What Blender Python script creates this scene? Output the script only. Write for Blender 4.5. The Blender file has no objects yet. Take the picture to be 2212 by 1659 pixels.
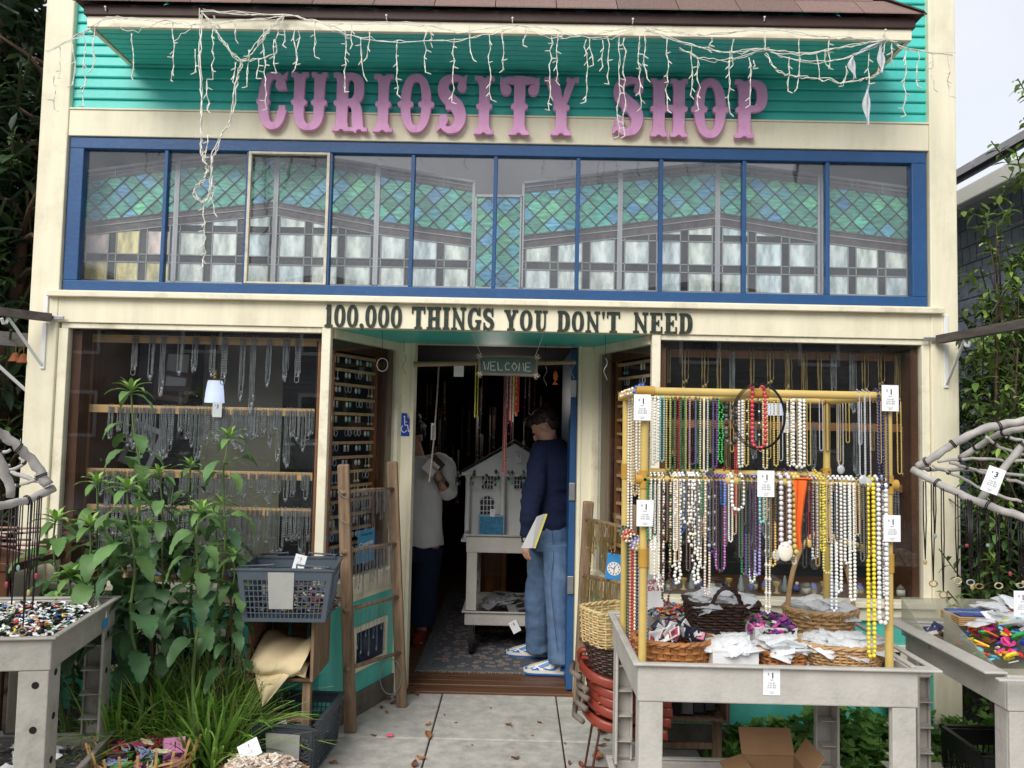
import bpy, bmesh, math, random
import numpy as np
from mathutils import Vector, Matrix
random.seed(7)
S = bpy.context.scene
COL = S.collection
# ---------------------------------------------------------------- camera
PITCH, YAW, ROLL = 0.05641, 0.00861, -0.02118
CAM = Vector((0.0, -4.1, 1.65))
FPX = 1878.0 / 1.1302            # focal length in pixels of a 2212 x 1659 picture
def cam_matrix():
    c, s = math.cos, math.sin
    rx = Matrix(((1,0,0),(0,c(PITCH),-s(PITCH)),(0,s(PITCH),c(PITCH))))
    rz = Matrix(((c(YAW),-s(YAW),0),(s(YAW),c(YAW),0),(0,0,1)))
    ry = Matrix(((c(ROLL),0,s(ROLL)),(0,1,0),(-s(ROLL),0,c(ROLL))))
    return rz @ rx @ ry
RC = cam_matrix()
cd = bpy.data.cameras.new('camera'); cam = bpy.data.objects.new('camera', cd); COL.objects.link(cam)
cd.sensor_width = 36; cd.lens = 36 * 1878.0 / 2500; cd.clip_end = 500; cd.clip_start = 0.05
mm = Matrix((RC.col[0], RC.col[2], -RC.col[1])).transposed().to_4x4()
mm.translation = CAM; cam.matrix_world = mm
S.camera = cam
# ---------------------------------------------------------------- world: bright overcast sky
SUN_EL, SUN_ROT = math.radians(40), math.radians(205)
w = bpy.data.worlds.new("World"); S.world = w; w.use_nodes = True
nt = w.node_tree; bg = nt.nodes['Background']
sky = nt.nodes.new('ShaderNodeTexSky'); sky.sky_type = 'NISHITA'; sky.sun_disc = False
sky.sun_elevation = SUN_EL; sky.sun_rotation = SUN_ROT
tc = nt.nodes.new('ShaderNodeTexCoord'); nz = nt.nodes.new('ShaderNodeTexNoise')
nz.inputs['Scale'].default_value = 2.2; nz.inputs['Detail'].default_value = 6; nz.inputs['Roughness'].default_value = .55
nt.links.new(tc.outputs['Generated'], nz.inputs['Vector'])
rp = nt.nodes.new('ShaderNodeValToRGB'); rp.color_ramp.elements[0].position = .3; rp.color_ramp.elements[1].position = .7
rp.color_ramp.elements[0].color = (6.9, 7.3, 8.0, 1); rp.color_ramp.elements[1].color = (8.3, 8.5, 9.0, 1)
nt.links.new(nz.outputs['Fac'], rp.inputs['Fac'])
mx = nt.nodes.new('ShaderNodeMix'); mx.data_type = 'RGBA'; mx.inputs['Factor'].default_value = .88
nt.links.new(sky.outputs[0], mx.inputs['A']); nt.links.new(rp.outputs[0], mx.inputs['B'])
nt.links.new(mx.outputs['Result'], bg.inputs['Color']); bg.inputs['Strength'].default_value = 0.050
sl = bpy.data.lights.new('sun', 'SUN'); sl.energy = 1.3; sl.angle = math.radians(36); sl.color = (1, .97, .92)
so = bpy.data.objects.new('sun', sl); COL.objects.link(so)
_d = Vector((math.sin(SUN_ROT)*math.cos(SUN_EL), math.cos(SUN_ROT)*math.cos(SUN_EL), math.sin(SUN_EL)))
so.rotation_euler = _d.to_track_quat('Z', 'Y').to_euler(); so.location = (0, 0, 20)
S.view_settings.view_transform = 'Standard'; S.view_settings.look = 'None'
S.view_settings.exposure = 1.30; S.view_settings.gamma = 1
S.render.engine = 'CYCLES'
S.cycles.max_bounces = 8; S.cycles.transparent_max_bounces = 16; S.cycles.diffuse_bounces = 4
S.cycles.caustics_reflective = False; S.cycles.caustics_refractive = False
# ---------------------------------------------------------------- placing
def ray(x, y):
    return RC @ Vector(((x - 1106) / FPX, 1.0, -(y - 829.5) / FPX))
def at(x, y, Y=0.0):
    "point of the plane at depth Y seen at (x, y) of the 2212 x 1659 photograph"
    d = ray(x, y); return CAM + d * ((Y - CAM.y) / d.y)
def gr(x, y, z=0.0):
    d = ray(x, y); return CAM + d * ((z - CAM.z) / d.z)
# ---------------------------------------------------------------- colours and materials
def lin(c):
    return c / 12.92 if c <= .04045 else ((c + .055) / 1.055) ** 2.4
def C(r, g, b): return (lin(r/255), lin(g/255), lin(b/255))
def M(name, col=None, rough=.6, var=.12, scale=6, bump=0, metal=0, stretch=(1,1,1), spec=.4,
      dirt=0, dirtcol=(.12,.1,.07), dscale=2.5, trans=0, sub=0, coat=0, detail=5, bscale=None, attr=False, lowdirt=None):
    m = bpy.data.materials.new(name); m.use_nodes = True
    t = m.node_tree; N = t.nodes; L = t.links; b = N['Principled BSDF']
    b.inputs['Roughness'].default_value = rough; b.inputs['Metallic'].default_value = metal
    b.inputs['Specular IOR Level'].default_value = spec; b.inputs['Coat Weight'].default_value = coat
    co = N.new('ShaderNodeTexCoord'); mp = N.new('ShaderNodeMapping'); mp.inputs['Scale'].default_value = stretch
    L.new(co.outputs['Object'], mp.inputs['Vector'])
    n = N.new('ShaderNodeTexNoise'); n.inputs['Scale'].default_value = scale; n.inputs['Detail'].default_value = detail
    n.inputs['Roughness'].default_value = .6
    L.new(mp.outputs[0], n.inputs['Vector'])
    mr = N.new('ShaderNodeMapRange'); mr.inputs['From Min'].default_value = .3; mr.inputs['From Max'].default_value = .7
    mr.inputs['To Min'].default_value = 1 - var * 1.4; mr.inputs['To Max'].default_value = 1 + var * .6
    L.new(n.outputs['Fac'], mr.inputs['Value'])
    if attr:
        a = N.new('ShaderNodeAttribute'); a.attribute_name = 'Col'; src = a.outputs['Color']
    else:
        a = N.new('ShaderNodeRGB'); a.outputs[0].default_value = (*col, 1); src = a.outputs[0]
    v = N.new('ShaderNodeVectorMath'); v.operation = 'SCALE'
    L.new(src, v.inputs[0]); L.new(mr.outputs[0], v.inputs['Scale'])
    out = v.outputs[0]
    if dirt:
        n2 = N.new('ShaderNodeTexNoise'); n2.inputs['Scale'].default_value = dscale; n2.inputs['Detail'].default_value = 8
        n2.inputs['Roughness'].default_value = .7
        L.new(co.outputs['Object'], n2.inputs['Vector'])
        r2 = N.new('ShaderNodeMapRange'); r2.inputs['From Min'].default_value = .52; r2.inputs['From Max'].default_value = .78
        r2.inputs['To Max'].default_value = dirt
        L.new(n2.outputs['Fac'], r2.inputs['Value'])
        mxx = N.new('ShaderNodeMix'); mxx.data_type = 'RGBA'; mxx.inputs['B'].default_value = (*dirtcol, 1)
        L.new(r2.outputs[0], mxx.inputs['Factor']); L.new(out, mxx.inputs['A']); out = mxx.outputs['Result']
    L.new(out, b.inputs['Base Color'])
    if bump:
        bp = N.new('ShaderNodeBump'); bp.inputs['Strength'].default_value = min(1, bump); bp.inputs['Distance'].default_value = .01
        if bscale:
            n3 = N.new('ShaderNodeTexNoise'); n3.inputs['Scale'].default_value = bscale; n3.inputs['Detail'].default_value = 4
            L.new(mp.outputs[0], n3.inputs['Vector']); L.new(n3.outputs['Fac'], bp.inputs['Height'])
        else: L.new(n.outputs['Fac'], bp.inputs['Height'])
        L.new(bp.outputs[0], b.inputs['Normal'])
    if sub:
        tr = N.new('ShaderNodeBsdfTranslucent'); L.new(out, tr.inputs['Color'])
        ms = N.new('ShaderNodeMixShader'); ms.inputs[0].default_value = sub
        L.new(b.outputs[0], ms.inputs[1]); L.new(tr.outputs[0], ms.inputs[2]); L.new(ms.outputs[0], N['Material Output'].inputs['Surface'])
    if trans:
        tr = N.new('ShaderNodeBsdfTransparent'); tr.inputs[0].default_value = (.97, .98, .98, 1)
        ms = N.new('ShaderNodeMixShader'); ms.inputs[0].default_value = trans
        L.new(b.outputs[0], ms.inputs[1]); L.new(tr.outputs[0], ms.inputs[2]); L.new(ms.outputs[0], N['Material Output'].inputs['Surface'])
    m.diffuse_color = (*(col or (.5,.5,.5)), 1)
    return m
def glass_mat(name, tint=(.93,.95,.95), k=1.6, rough=0.0, dust=0.0):
    "thin window pane: sees through, mirrors the street by the angle"
    m = bpy.data.materials.new(name); m.use_nodes = True; t = m.node_tree; N = t.nodes; L = t.links
    N.remove(N['Principled BSDF'])
    tr = N.new('ShaderNodeBsdfTransparent'); tr.inputs[0].default_value = (*tint, 1)
    g = N.new('ShaderNodeBsdfGlossy'); g.inputs['Roughness'].default_value = rough; g.inputs['Color'].default_value = (1,1,1,1)
    fr = N.new('ShaderNodeLayerWeight'); fr.inputs['Blend'].default_value = .5     # same from both sides
    pw_ = N.new('ShaderNodeMath'); pw_.operation = 'POWER'; pw_.inputs[1].default_value = 4; L.new(fr.outputs['Facing'], pw_.inputs[0])
    mu = N.new('ShaderNodeMath'); mu.operation = 'MULTIPLY_ADD'; mu.inputs[1].default_value = .45; mu.inputs[2].default_value = .045*k; mu.use_clamp = True
    L.new(pw_.outputs[0], mu.inputs[0])
    ms = N.new('ShaderNodeMixShader'); L.new(mu.outputs[0], ms.inputs[0]); L.new(tr.outputs[0], ms.inputs[1]); L.new(g.outputs[0], ms.inputs[2])
    out = ms.outputs[0]
    if dust:
        d = N.new('ShaderNodeBsdfDiffuse'); d.inputs[0].default_value = (.6,.6,.58,1)
        co = N.new('ShaderNodeTexCoord'); n = N.new('ShaderNodeTexNoise'); n.inputs['Scale'].default_value = 5; n.inputs['Detail'].default_value = 8
        L.new(co.outputs['Object'], n.inputs['Vector'])
        r = N.new('ShaderNodeMapRange'); r.inputs['From Min'].default_value = .35; r.inputs['From Max'].default_value = .8; r.inputs['To Max'].default_value = dust
        L.new(n.outputs['Fac'], r.inputs['Value'])
        m2 = N.new('ShaderNodeMixShader'); L.new(r.outputs[0], m2.inputs[0]); L.new(out, m2.inputs[1]); L.new(d.outputs[0], m2.inputs[2]); out = m2.outputs[0]
    L.new(out, N['Material Output'].inputs['Surface'])
    return m
# ---------------------------------------------------------------- mesh builder
WORLD = {}
class MB:
    def __init__(s): s.v = []; s.f = []; s.c = []; s.col = (.5,.5,.5)
    def add(s, vs, fs, col=None):
        o = len(s.v); s.v.extend([tuple(p) for p in vs]); col = col or s.col
        for f in fs: s.f.append(tuple(i + o for i in f)); s.c.append(col)
        return s
    def box(s, a, b, col=None):
        x0,x1 = sorted((a[0],b[0])); y0,y1 = sorted((a[1],b[1])); z0,z1 = sorted((a[2],b[2]))
        return s.add([(x0,y0,z0),(x1,y0,z0),(x1,y1,z0),(x0,y1,z0),(x0,y0,z1),(x1,y0,z1),(x1,y1,z1),(x0,y1,z1)],
                     [(0,3,2,1),(4,5,6,7),(0,1,5,4),(1,2,6,5),(2,3,7,6),(3,0,4,7)], col)
    def bbox(s, a, b, r=.004, col=None):
        "box with chamfered edges"
        bm = bmesh.new(); bmesh.ops.create_cube(bm, size=1)
        ce = [(a[i]+b[i])/2 for i in range(3)]; sz = [abs(b[i]-a[i]) for i in range(3)]
        for v in bm.verts: v.co = Vector([ce[i] + v.co[i]*sz[i] for i in range(3)])
        bmesh.ops.bevel(bm, geom=bm.edges[:], offset=min(r, min(sz)*.45), segments=2, affect='EDGES', profile=.5)
        return s.bm(bm, col)
    def bm(s, bm, col=None, mat=None):
        bm.verts.ensure_lookup_table(); bm.verts.index_update()
        vs = [(mat @ v.co) if mat else v.co.copy() for v in bm.verts]
        s.add(vs, [[v.index for v in f.verts] for f in bm.faces], col); bm.free(); return s
    def beam(s, p, q, w, h, up=(0,0,1), col=None, taper=1):
        "bar of section w x h from p to q"
        p, q = Vector(p), Vector(q); d = (q-p).normalized(); u = Vector(up)
        if abs(d.dot(u)) > .98: u = Vector((0,1,0))
        r = d.cross(u).normalized(); u = r.cross(d).normalized(); vs = []
        for e, k in ((p,1),(q,taper)):
            for a, b in ((-1,-1),(1,-1),(1,1),(-1,1)): vs.append(e + r*(a*w*k/2) + u*(b*h*k/2))
        return s.add(vs, [(0,3,2,1),(4,5,6,7),(0,1,5,4),(1,2,6,5),(2,3,7,6),(3,0,4,7)], col)
    def tube(s, pts, r, n=6, col=None, cap=True, squash=1):
        pts = [Vector(p) for p in pts]; m = len(pts)
        if m < 2: return s
        rs = r if isinstance(r, (list, tuple)) else [r]*m
        vs = []; u = None
        for i, p in enumerate(pts):
            d = (pts[min(i+1,m-1)] - pts[max(i-1,0)])
            if d.length < 1e-9: d = Vector((0,0,1))
            d.normalize()
            if u is None: u = d.orthogonal().normalized()
            else:
                u = u - d*u.dot(d)
                u = u.normalized() if u.length > 1e-6 else d.orthogonal().normalized()
            w_ = d.cross(u)
            for k in range(n):
                a = 2*math.pi*k/n; vs.append(p + (u*math.cos(a) + w_*math.sin(a)*squash)*rs[i])
        fs = [(i*n+k, i*n+(k+1)%n, (i+1)*n+(k+1)%n, (i+1)*n+k) for i in range(m-1) for k in range(n)]
        if cap: fs += [tuple(range(n-1,-1,-1)), tuple((m-1)*n+k for k in range(n))]
        return s.add(vs, fs, col)
    def loft(s, rings, n=16, col=None, cap=True):
        "rings: (centre, rx, ry[, rot, tilt]) ellipses in horizontal planes or with own axes (ax, ay)"
        vs = []
        for R_ in rings:
            c, rx, ry = Vector(R_[0]), R_[1], R_[2]
            ax, ay = (Vector(R_[3]), Vector(R_[4])) if len(R_) > 3 else (Vector((1,0,0)), Vector((0,1,0)))
            for k in range(n):
                a = 2*math.pi*k/n; vs.append(c + ax*(rx*math.cos(a)) + ay*(ry*math.sin(a)))
        m = len(rings)
        fs = [(i*n+k, i*n+(k+1)%n, (i+1)*n+(k+1)%n, (i+1)*n+k) for i in range(m-1) for k in range(n)]
        if cap: fs += [tuple(range(n-1,-1,-1)), tuple((m-1)*n+k for k in range(n))]
        return s.add(vs, fs, col)
    def lathe(s, prof, c=(0,0,0), n=24, col=None, sx=1, sy=1, cap=False):
        return s.loft([((c[0],c[1],c[2]+z), r*sx, r*sy) for r, z in prof], n, col, cap)
    def ball(s, c, r, col=None, n=6, m=4, sq=(1,1,1)):
        vs = [(c[0],c[1],c[2]-r*sq[2])]; fs = []
        for i in range(1, m):
            t = math.pi*i/m - math.pi/2
            for k in range(n):
                a = 2*math.pi*k/n
                vs.append((c[0]+r*sq[0]*math.cos(t)*math.cos(a), c[1]+r*sq[1]*math.cos(t)*math.sin(a), c[2]+r*sq[2]*math.sin(t)))
        vs.append((c[0],c[1],c[2]+r*sq[2])); T = len(vs)-1
        for k in range(n):
            fs.append((0, 1+(k+1)%n, 1+k)); fs.append((T, 1+(m-2)*n+k, 1+(m-2)*n+(k+1)%n))
        for i in range(m-2):
            for k in range(n): fs.append((1+i*n+k, 1+i*n+(k+1)%n, 1+(i+1)*n+(k+1)%n, 1+(i+1)*n+k))
        return s.add(vs, fs, col)
    def grid(s, fn, nu, nv, col=None):
        vs = [fn(i/nu, j/nv) for j in range(nv+1) for i in range(nu+1)]
        return s.add(vs, [(j*(nu+1)+i, j*(nu+1)+i+1, (j+1)*(nu+1)+i+1, (j+1)*(nu+1)+i) for j in range(nv) for i in range(nu)], col)
    def sheet(s, fn, nu, nv, th=.002, col=None):
        "thin surface with thickness"
        A = [Vector(fn(i/nu, j/nv)) for j in range(nv+1) for i in range(nu+1)]; W = nu+1
        nn = []
        for j in range(nv+1):
            for i in range(nu+1):
                du = A[j*W+min(i+1,nu)] - A[j*W+max(i-1,0)]; dv = A[min(j+1,nv)*W+i] - A[max(j-1,0)*W+i]
                c = du.cross(dv); nn.append(c.normalized() if c.length > 1e-12 else Vector((0,0,1)))
        B = [a - n_*th for a, n_ in zip(A, nn)]; T = len(A)
        fs = [(j*W+i, j*W+i+1, (j+1)*W+i+1, (j+1)*W+i) for j in range(nv) for i in range(nu)]
        fs += [tuple(T+q for q in reversed(f)) for f in fs]
        for i in range(nu): fs += [(i+1, i, T+i, T+i+1), (nv*W+i, nv*W+i+1, T+nv*W+i+1, T+nv*W+i)]
        for j in range(nv): fs += [(j*W, (j+1)*W, T+(j+1)*W, T+j*W), ((j+1)*W+nu, j*W+nu, T+j*W+nu, T+(j+1)*W+nu)]
        return s.add(A+B, fs, col)
    def prism(s, poly, y0, y1, col=None):
        "polygon in XZ extruded along Y"
        n = len(poly); vs = [(x,y0,z) for x,z in poly] + [(x,y1,z) for x,z in poly]
        ar = sum(poly[i][0]*poly[(i+1)%n][1]-poly[(i+1)%n][0]*poly[i][1] for i in range(n))
        fs = [tuple(range(n)), tuple(range(2*n-1,n-1,-1))] + [(i,i+n,(i+1)%n+n,(i+1)%n) for i in range(n)]
        if (ar > 0) == (y1 < y0): fs = [tuple(reversed(f)) for f in fs]
        return s.add(vs, fs, col)
    def build(s, name, mat, parent=None, world=True, smooth=False, loc=None):
        me = bpy.data.meshes.new(name); o = bpy.data.objects.new(name, me); COL.objects.link(o)
        vs = s.v
        if parent is not None:
            o.parent = parent
            if world:
                W = wmat(parent).inverted(); vs = [tuple(W @ Vector(p)) for p in vs]
        elif loc is None and vs:
            A = np.array(vs); lo, hi = A.min(0), A.max(0); c = ((lo[0]+hi[0])/2, (lo[1]+hi[1])/2, lo[2])
            o.location = c; vs = (A - np.array(c)).tolist()
        elif loc is not None:
            o.location = loc
            if world: vs = [tuple(Vector(p)-Vector(loc)) for p in vs]
        WORLD[o.name] = o.location.copy()
        me.from_pydata(vs, [], s.f)
        if mat: me.materials.append(mat)
        at_ = me.color_attributes.new('Col', 'FLOAT_COLOR', 'CORNER')
        cols = []
        for f, c in zip(s.f, s.c): cols.extend((c[0],c[1],c[2],1.0)*len(f))
        if len(cols) == len(at_.data)*4: at_.data.foreach_set('color', cols)
        if smooth:
            me.polygons.foreach_set('use_smooth', [True]*len(me.polygons))
            if smooth != 'all':
                try: me.set_sharp_from_angle(angle=math.radians(40 if smooth is True else smooth))
                except Exception: pass
        me.update(); return o
def wmat(o):
    m = Matrix.LocRotScale(o.location, o.rotation_euler, o.scale)
    return wmat(o.parent) @ m if o.parent else m
def tag(o, label, cat=None, group=None, kind=None):
    if label: o['label'] = label
    if cat: o['category'] = cat
    if group: o['group'] = group
    if kind: o['kind'] = kind
    return o
def thing(name, label, cat, loc=(0,0,0), rz=0, group=None):
    o = bpy.data.objects.new(name, None); COL.objects.link(o); o.empty_display_size = .1
    o.location = loc; o.rotation_euler = (0,0,rz); return tag(o, label, cat, group)
def dup(root, loc=None, rot=None, label=None, group=None, parent=None):
    r = root.copy(); COL.objects.link(r)
    if parent: r.parent = parent
    if loc is not None: r.location = loc
    if rot is not None: r.rotation_euler = rot
    if label: r['label'] = label
    if group: r['group'] = group
    for ch in list(root.children): dup(ch, parent=r)
    return r
def struct(mb, name, mat, **k): return tag(mb.build(name, mat, **k), None, kind='structure')
def bez(p0, p1, p2, p3, n):
    o = []
    for i in range(n+1):
        t = i/n; u = 1-t; o.append(Vector(p0)*u**3 + Vector(p1)*3*u*u*t + Vector(p2)*3*u*t*t + Vector(p3)*t**3)
    return o
def catmull(pts, k=6):
    P = [Vector(p) for p in pts]; P = [P[0]*2-P[1]] + P + [P[-1]*2-P[-2]]; o = []
    for i in range(1, len(P)-2):
        for j in range(k):
            t = j/k
            o.append(.5*((2*P[i]) + (P[i+1]-P[i-1])*t + (2*P[i-1]-5*P[i]+4*P[i+1]-P[i+2])*t*t + (3*P[i]-P[i-1]-3*P[i+1]+P[i+2])*t**3))
    o.append(P[-2]); return o
def sag(a, b, d, n=10):
    a, b = Vector(a), Vector(b); return [a.lerp(b, i/n) - Vector((0,0,d*4*(i/n)*(1-i/n))) for i in range(n+1)]
R = random.uniform
# ---------------------------------------------------------------- flat lettering cut from boards
def marching(F, xs, ys):
    "closed contours of F = 0"
    ny, nx = F.shape; seg = {}
    def ip(a, b, fa, fb): t = fa/(fa-fb); return (a[0]+(b[0]-a[0])*t, a[1]+(b[1]-a[1])*t)
    pts = {}
    def key(i,j,e):
        if e == 0: k = ('h',i,j); a,b,fa,fb = (xs[i],ys[j]),(xs[i+1],ys[j]),F[j,i],F[j,i+1]
        elif e == 1: k = ('v',i+1,j); a,b,fa,fb = (xs[i+1],ys[j]),(xs[i+1],ys[j+1]),F[j,i+1],F[j+1,i+1]
        elif e == 2: k = ('h',i,j+1); a,b,fa,fb = (xs[i],ys[j+1]),(xs[i+1],ys[j+1]),F[j+1,i],F[j+1,i+1]
        else: k = ('v',i,j); a,b,fa,fb = (xs[i],ys[j]),(xs[i],ys[j+1]),F[j,i],F[j+1,i]
        if k not in pts: pts[k] = ip(a,b,fa,fb)
        return k
    T = {1:[(3,0)],2:[(0,1)],3:[(3,1)],4:[(1,2)],5:[(3,2),(1,0)],6:[(0,2)],7:[(3,2)],8:[(2,3)],9:[(2,0)],10:[(0,3),(2,1)],11:[(2,1)],12:[(1,3)],13:[(1,0)],14:[(0,3)]}
    for j in range(ny-1):
        for i in range(nx-1):
            c = (F[j,i]>0) | (F[j,i+1]>0)<<1 | (F[j+1,i+1]>0)<<2 | (F[j+1,i]>0)<<3
            for a,b in T.get(int(c), ()): seg[key(i,j,a)] = key(i,j,b)
    loops = []
    while seg:
        k0 = next(iter(seg)); k = k0; lp = []
        while k in seg: lp.append(pts[k]); k = seg.pop(k)
        if len(lp) > 5: loops.append(lp)
    return loops
class Glyph:
    def __init__(s, w, res=70):
        s.w = w; s.xs = np.linspace(-.12, w+.12, int((w+.24)*res)); s.ys = np.linspace(-.12, 1.12, int(1.24*res))
        s.X, s.Y = np.meshgrid(s.xs, s.ys); s.F = np.full(s.X.shape, -1.0)
    def u(s, f): s.F = np.maximum(s.F, f); return s
    def cut(s, f): s.F = np.minimum(s.F, -f); return s
    def box(s, x0,y0,x1,y1): return np.minimum(np.minimum(s.X-x0, x1-s.X), np.minimum(s.Y-y0, y1-s.Y))
    def disc(s, x,y,r): return r - np.hypot(s.X-x, s.Y-y)
    def ell(s, x,y,rx,ry, p=2):
        return (1 - (np.abs((s.X-x)/rx)**p + np.abs((s.Y-y)/ry)**p)**(1/p)) * min(rx, ry)
    def stroke(s, pts, rs):
        f = np.full(s.X.shape, -1.0); m = len(pts)
        if not isinstance(rs, (list,tuple)): rs = [rs]*m
        sm = catmull([(p[0],p[1],r) for p, r in zip(pts, rs)], 6)
        for a, b in zip(sm, sm[1:]):
            dx, dy = b.x-a.x, b.y-a.y; l = dx*dx+dy*dy+1e-12
            t = np.clip(((s.X-a.x)*dx+(s.Y-a.y)*dy)/l, 0, 1)
            f = np.maximum(f, (a.z+(b.z-a.z)*t) - np.hypot(s.X-a.x-dx*t, s.Y-a.y-dy*t))
        return f
    def poly(s, P):
        f = np.full(s.X.shape, 9.0); n = len(P)
        for i in range(n):
            (x0,y0),(x1,y1) = P[i], P[(i+1)%n]; l = math.hypot(x1-x0,y1-y0)
            f = np.minimum(f, ((x1-x0)*(s.Y-y0)-(y1-y0)*(s.X-x0))/l)
        return f
def glyph_obj(g, name, mat, parent, x0, z0, wid, hei, y, depth, bevel=.002):
    F = g.F.copy(); F[0,:] = F[-1,:] = -.1; F[:,0] = F[:,-1] = -.1
    F = np.clip(F, -.05, .05); F = np.where(np.abs(F) < 1e-6, 1e-6, F)
    cu = bpy.data.curves.new(name, 'CURVE'); cu.dimensions = '2D'; cu.fill_mode = 'BOTH'
    for lp in marching(F, g.xs, g.ys):
        q = [lp[i] for i in range(len(lp))]
        sp = cu.splines.new('POLY'); sp.points.add(len(q)-1); sp.use_cyclic_u = True
        for i, (px, py) in enumerate(q): sp.points[i].co = (px/g.w*wid, py*hei, 0, 1)
    cu.extrude = depth/2; cu.bevel_depth = bevel; cu.bevel_resolution = 1; cu.offset = -bevel
    tmp = bpy.data.objects.new('tmp', cu); COL.objects.link(tmp)
    dg = bpy.context.evaluated_depsgraph_get(); me = bpy.data.meshes.new_from_object(tmp.evaluated_get(dg))
    bpy.data.objects.remove(tmp); bpy.data.curves.remove(cu)
    me.name = name; me.materials.clear(); me.materials.append(mat)
    me.transform(Matrix.Rotation(math.pi/2, 4, 'X'))
    o = bpy.data.objects.new(name, me); COL.objects.link(o); o.parent = parent
    o.location = wmat(parent).inverted() @ Vector((x0, y, z0)); return o
def text_mesh(txt, size, font_bold=0.0, align='CENTER', space=1.0):
    cu = bpy.data.curves.new('t', 'FONT'); cu.body = txt; cu.size = size; cu.align_x = align; cu.align_y = 'CENTER'
    cu.offset = font_bold; cu.space_line = space; cu.resolution_u = 2
    tmp = bpy.data.objects.new('tmp', cu); COL.objects.link(tmp)
    dg = bpy.context.evaluated_depsgraph_get(); me = bpy.data.meshes.new_from_object(tmp.evaluated_get(dg))
    bpy.data.objects.remove(tmp); bpy.data.curves.remove(cu); me.materials.clear(); return me
def put_text(txt, size, mat, parent, mw, name='lettering', bold=0.0, space=1.0):
    "mw: world matrix; text lies in its XY plane"
    me = text_mesh(txt, size, bold, space=space); me.materials.append(mat); me.name = name
    o = bpy.data.objects.new(name, me); COL.objects.link(o); o.parent = parent
    me.transform(wmat(parent).inverted() @ mw if parent else mw); return o
def facing(loc, rz=0.0, tilt=0.0, roll=0.0):
    "matrix of an upright sheet facing -Y (the street) turned by rz"
    return Matrix.Translation(loc) @ Matrix.Rotation(rz, 4, 'Z') @ Matrix.Rotation(math.pi/2 + tilt, 4, 'X') @ Matrix.Rotation(roll, 4, 'Z')
# ================================================================ materials of the building
m_cream = M('cream_paint', C(236,228,200), .55, .08, 9, .2, bscale=60, dirt=.38, dirtcol=C(160,142,110), dscale=2.8, stretch=(1,1,.12))
m_cream2 = M('cream_trim', C(238,230,204), .5, .07, 5, .15, bscale=80, dirt=.6, dirtcol=C(120,100,72), dscale=4)
m_teal = M('teal_paint', C(82,206,194), .42, .08, 4, .12, bscale=40, dirt=.25, dirtcol=C(20,90,84), dscale=3)
m_teal2 = M('teal_panel', C(92,200,186), .5, .14, 9, .15, bscale=50, stretch=(1,1,.15), dirt=.4, dirtcol=C(70,90,78), dscale=5)
m_blue = M('blue_paint', C(40,82,130), .45, .08, 4, .12, bscale=50, dirt=.3, dirtcol=C(70,110,150), dscale=14)
m_navy = M('navy_paint', C(20,52,92), .5, .1, 4)
m_pane_navy = M('navy_pane', C(14,38,68), .15, .1, 4, spec=.6)
m_brown = M('brown_gutter', C(62,40,36), .6, .12, 9, .15, bscale=60, dirt=.3, dirtcol=C(100,84,76), dscale=6)
m_shingle = M('roof_shingle', None, .9, .25, 120, .5, attr=True)
m_pink = M('pink_paint', C(236,170,216), .5, .06, 6, .15, bscale=70, dirt=.5, dirtcol=C(160,96,140), dscale=16)
m_letter = M('dark_green_letter', C(34,48,40), .6, .1, 20, .2, dirt=.7, dirtcol=C(120,104,60), dscale=38)
m_glass = glass_mat('window_glass', k=1.0, dust=.012)
m_glass_up = glass_mat('transom_glass', tint=(.97,.98,.98), k=1.3, dust=.05)
m_woodin = M('varnished_wood', C(150,98,58), .5, .25, 5, .1, stretch=(6,6,.6))
m_woodrail = M('rail_wood', C(222,176,120), .5, .2, 6, .05, stretch=(.6,6,6))
m_wooddk = M('dark_brown_wood', C(92,56,34), .5, .3, 5, .1, stretch=(7,7,.5))
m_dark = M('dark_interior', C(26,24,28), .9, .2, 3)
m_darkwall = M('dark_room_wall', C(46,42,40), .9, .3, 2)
m_greywall = M('attic_wall', C(112,108,112), .9, .1, 2)
m_floor = M('floor_boards', C(104,72,50), .45, .35, 5, .2, stretch=(.5,9,9))
m_concrete = M('concrete', C(186,182,174), .9, .2, 14, .4, bscale=120, dirt=.6, dirtcol=C(104,98,90), dscale=3.2, detail=10)
m_found = M('foundation_concrete', C(112,104,94), .95, .3, 9, .5, bscale=40)
m_soil = M('soil', C(62,50,40), 1, .4, 9, .8, bscale=30)
m_asphalt = M('asphalt', C(88,88,90), .9, .15, 40, .3)
m_white = M('white_plastic', C(235,235,232), .35, .04, 8)
m_wire = M('white_wire', C(226,222,208), .4, .1, 20)
m_paper = M('white_paper', C(240,240,242), .7, .02, 8)
m_ink = M('black_ink', C(28,28,30), .8, 0)
m_steel = M('galvanised_steel', C(170,172,174), .4, .15, 12, metal=.8)
m_black = M('black_plastic', C(20,20,22), .4, .1, 8)
m_rope = M('dark_cord', C(22,18,20), .8, .1, 8)
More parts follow.
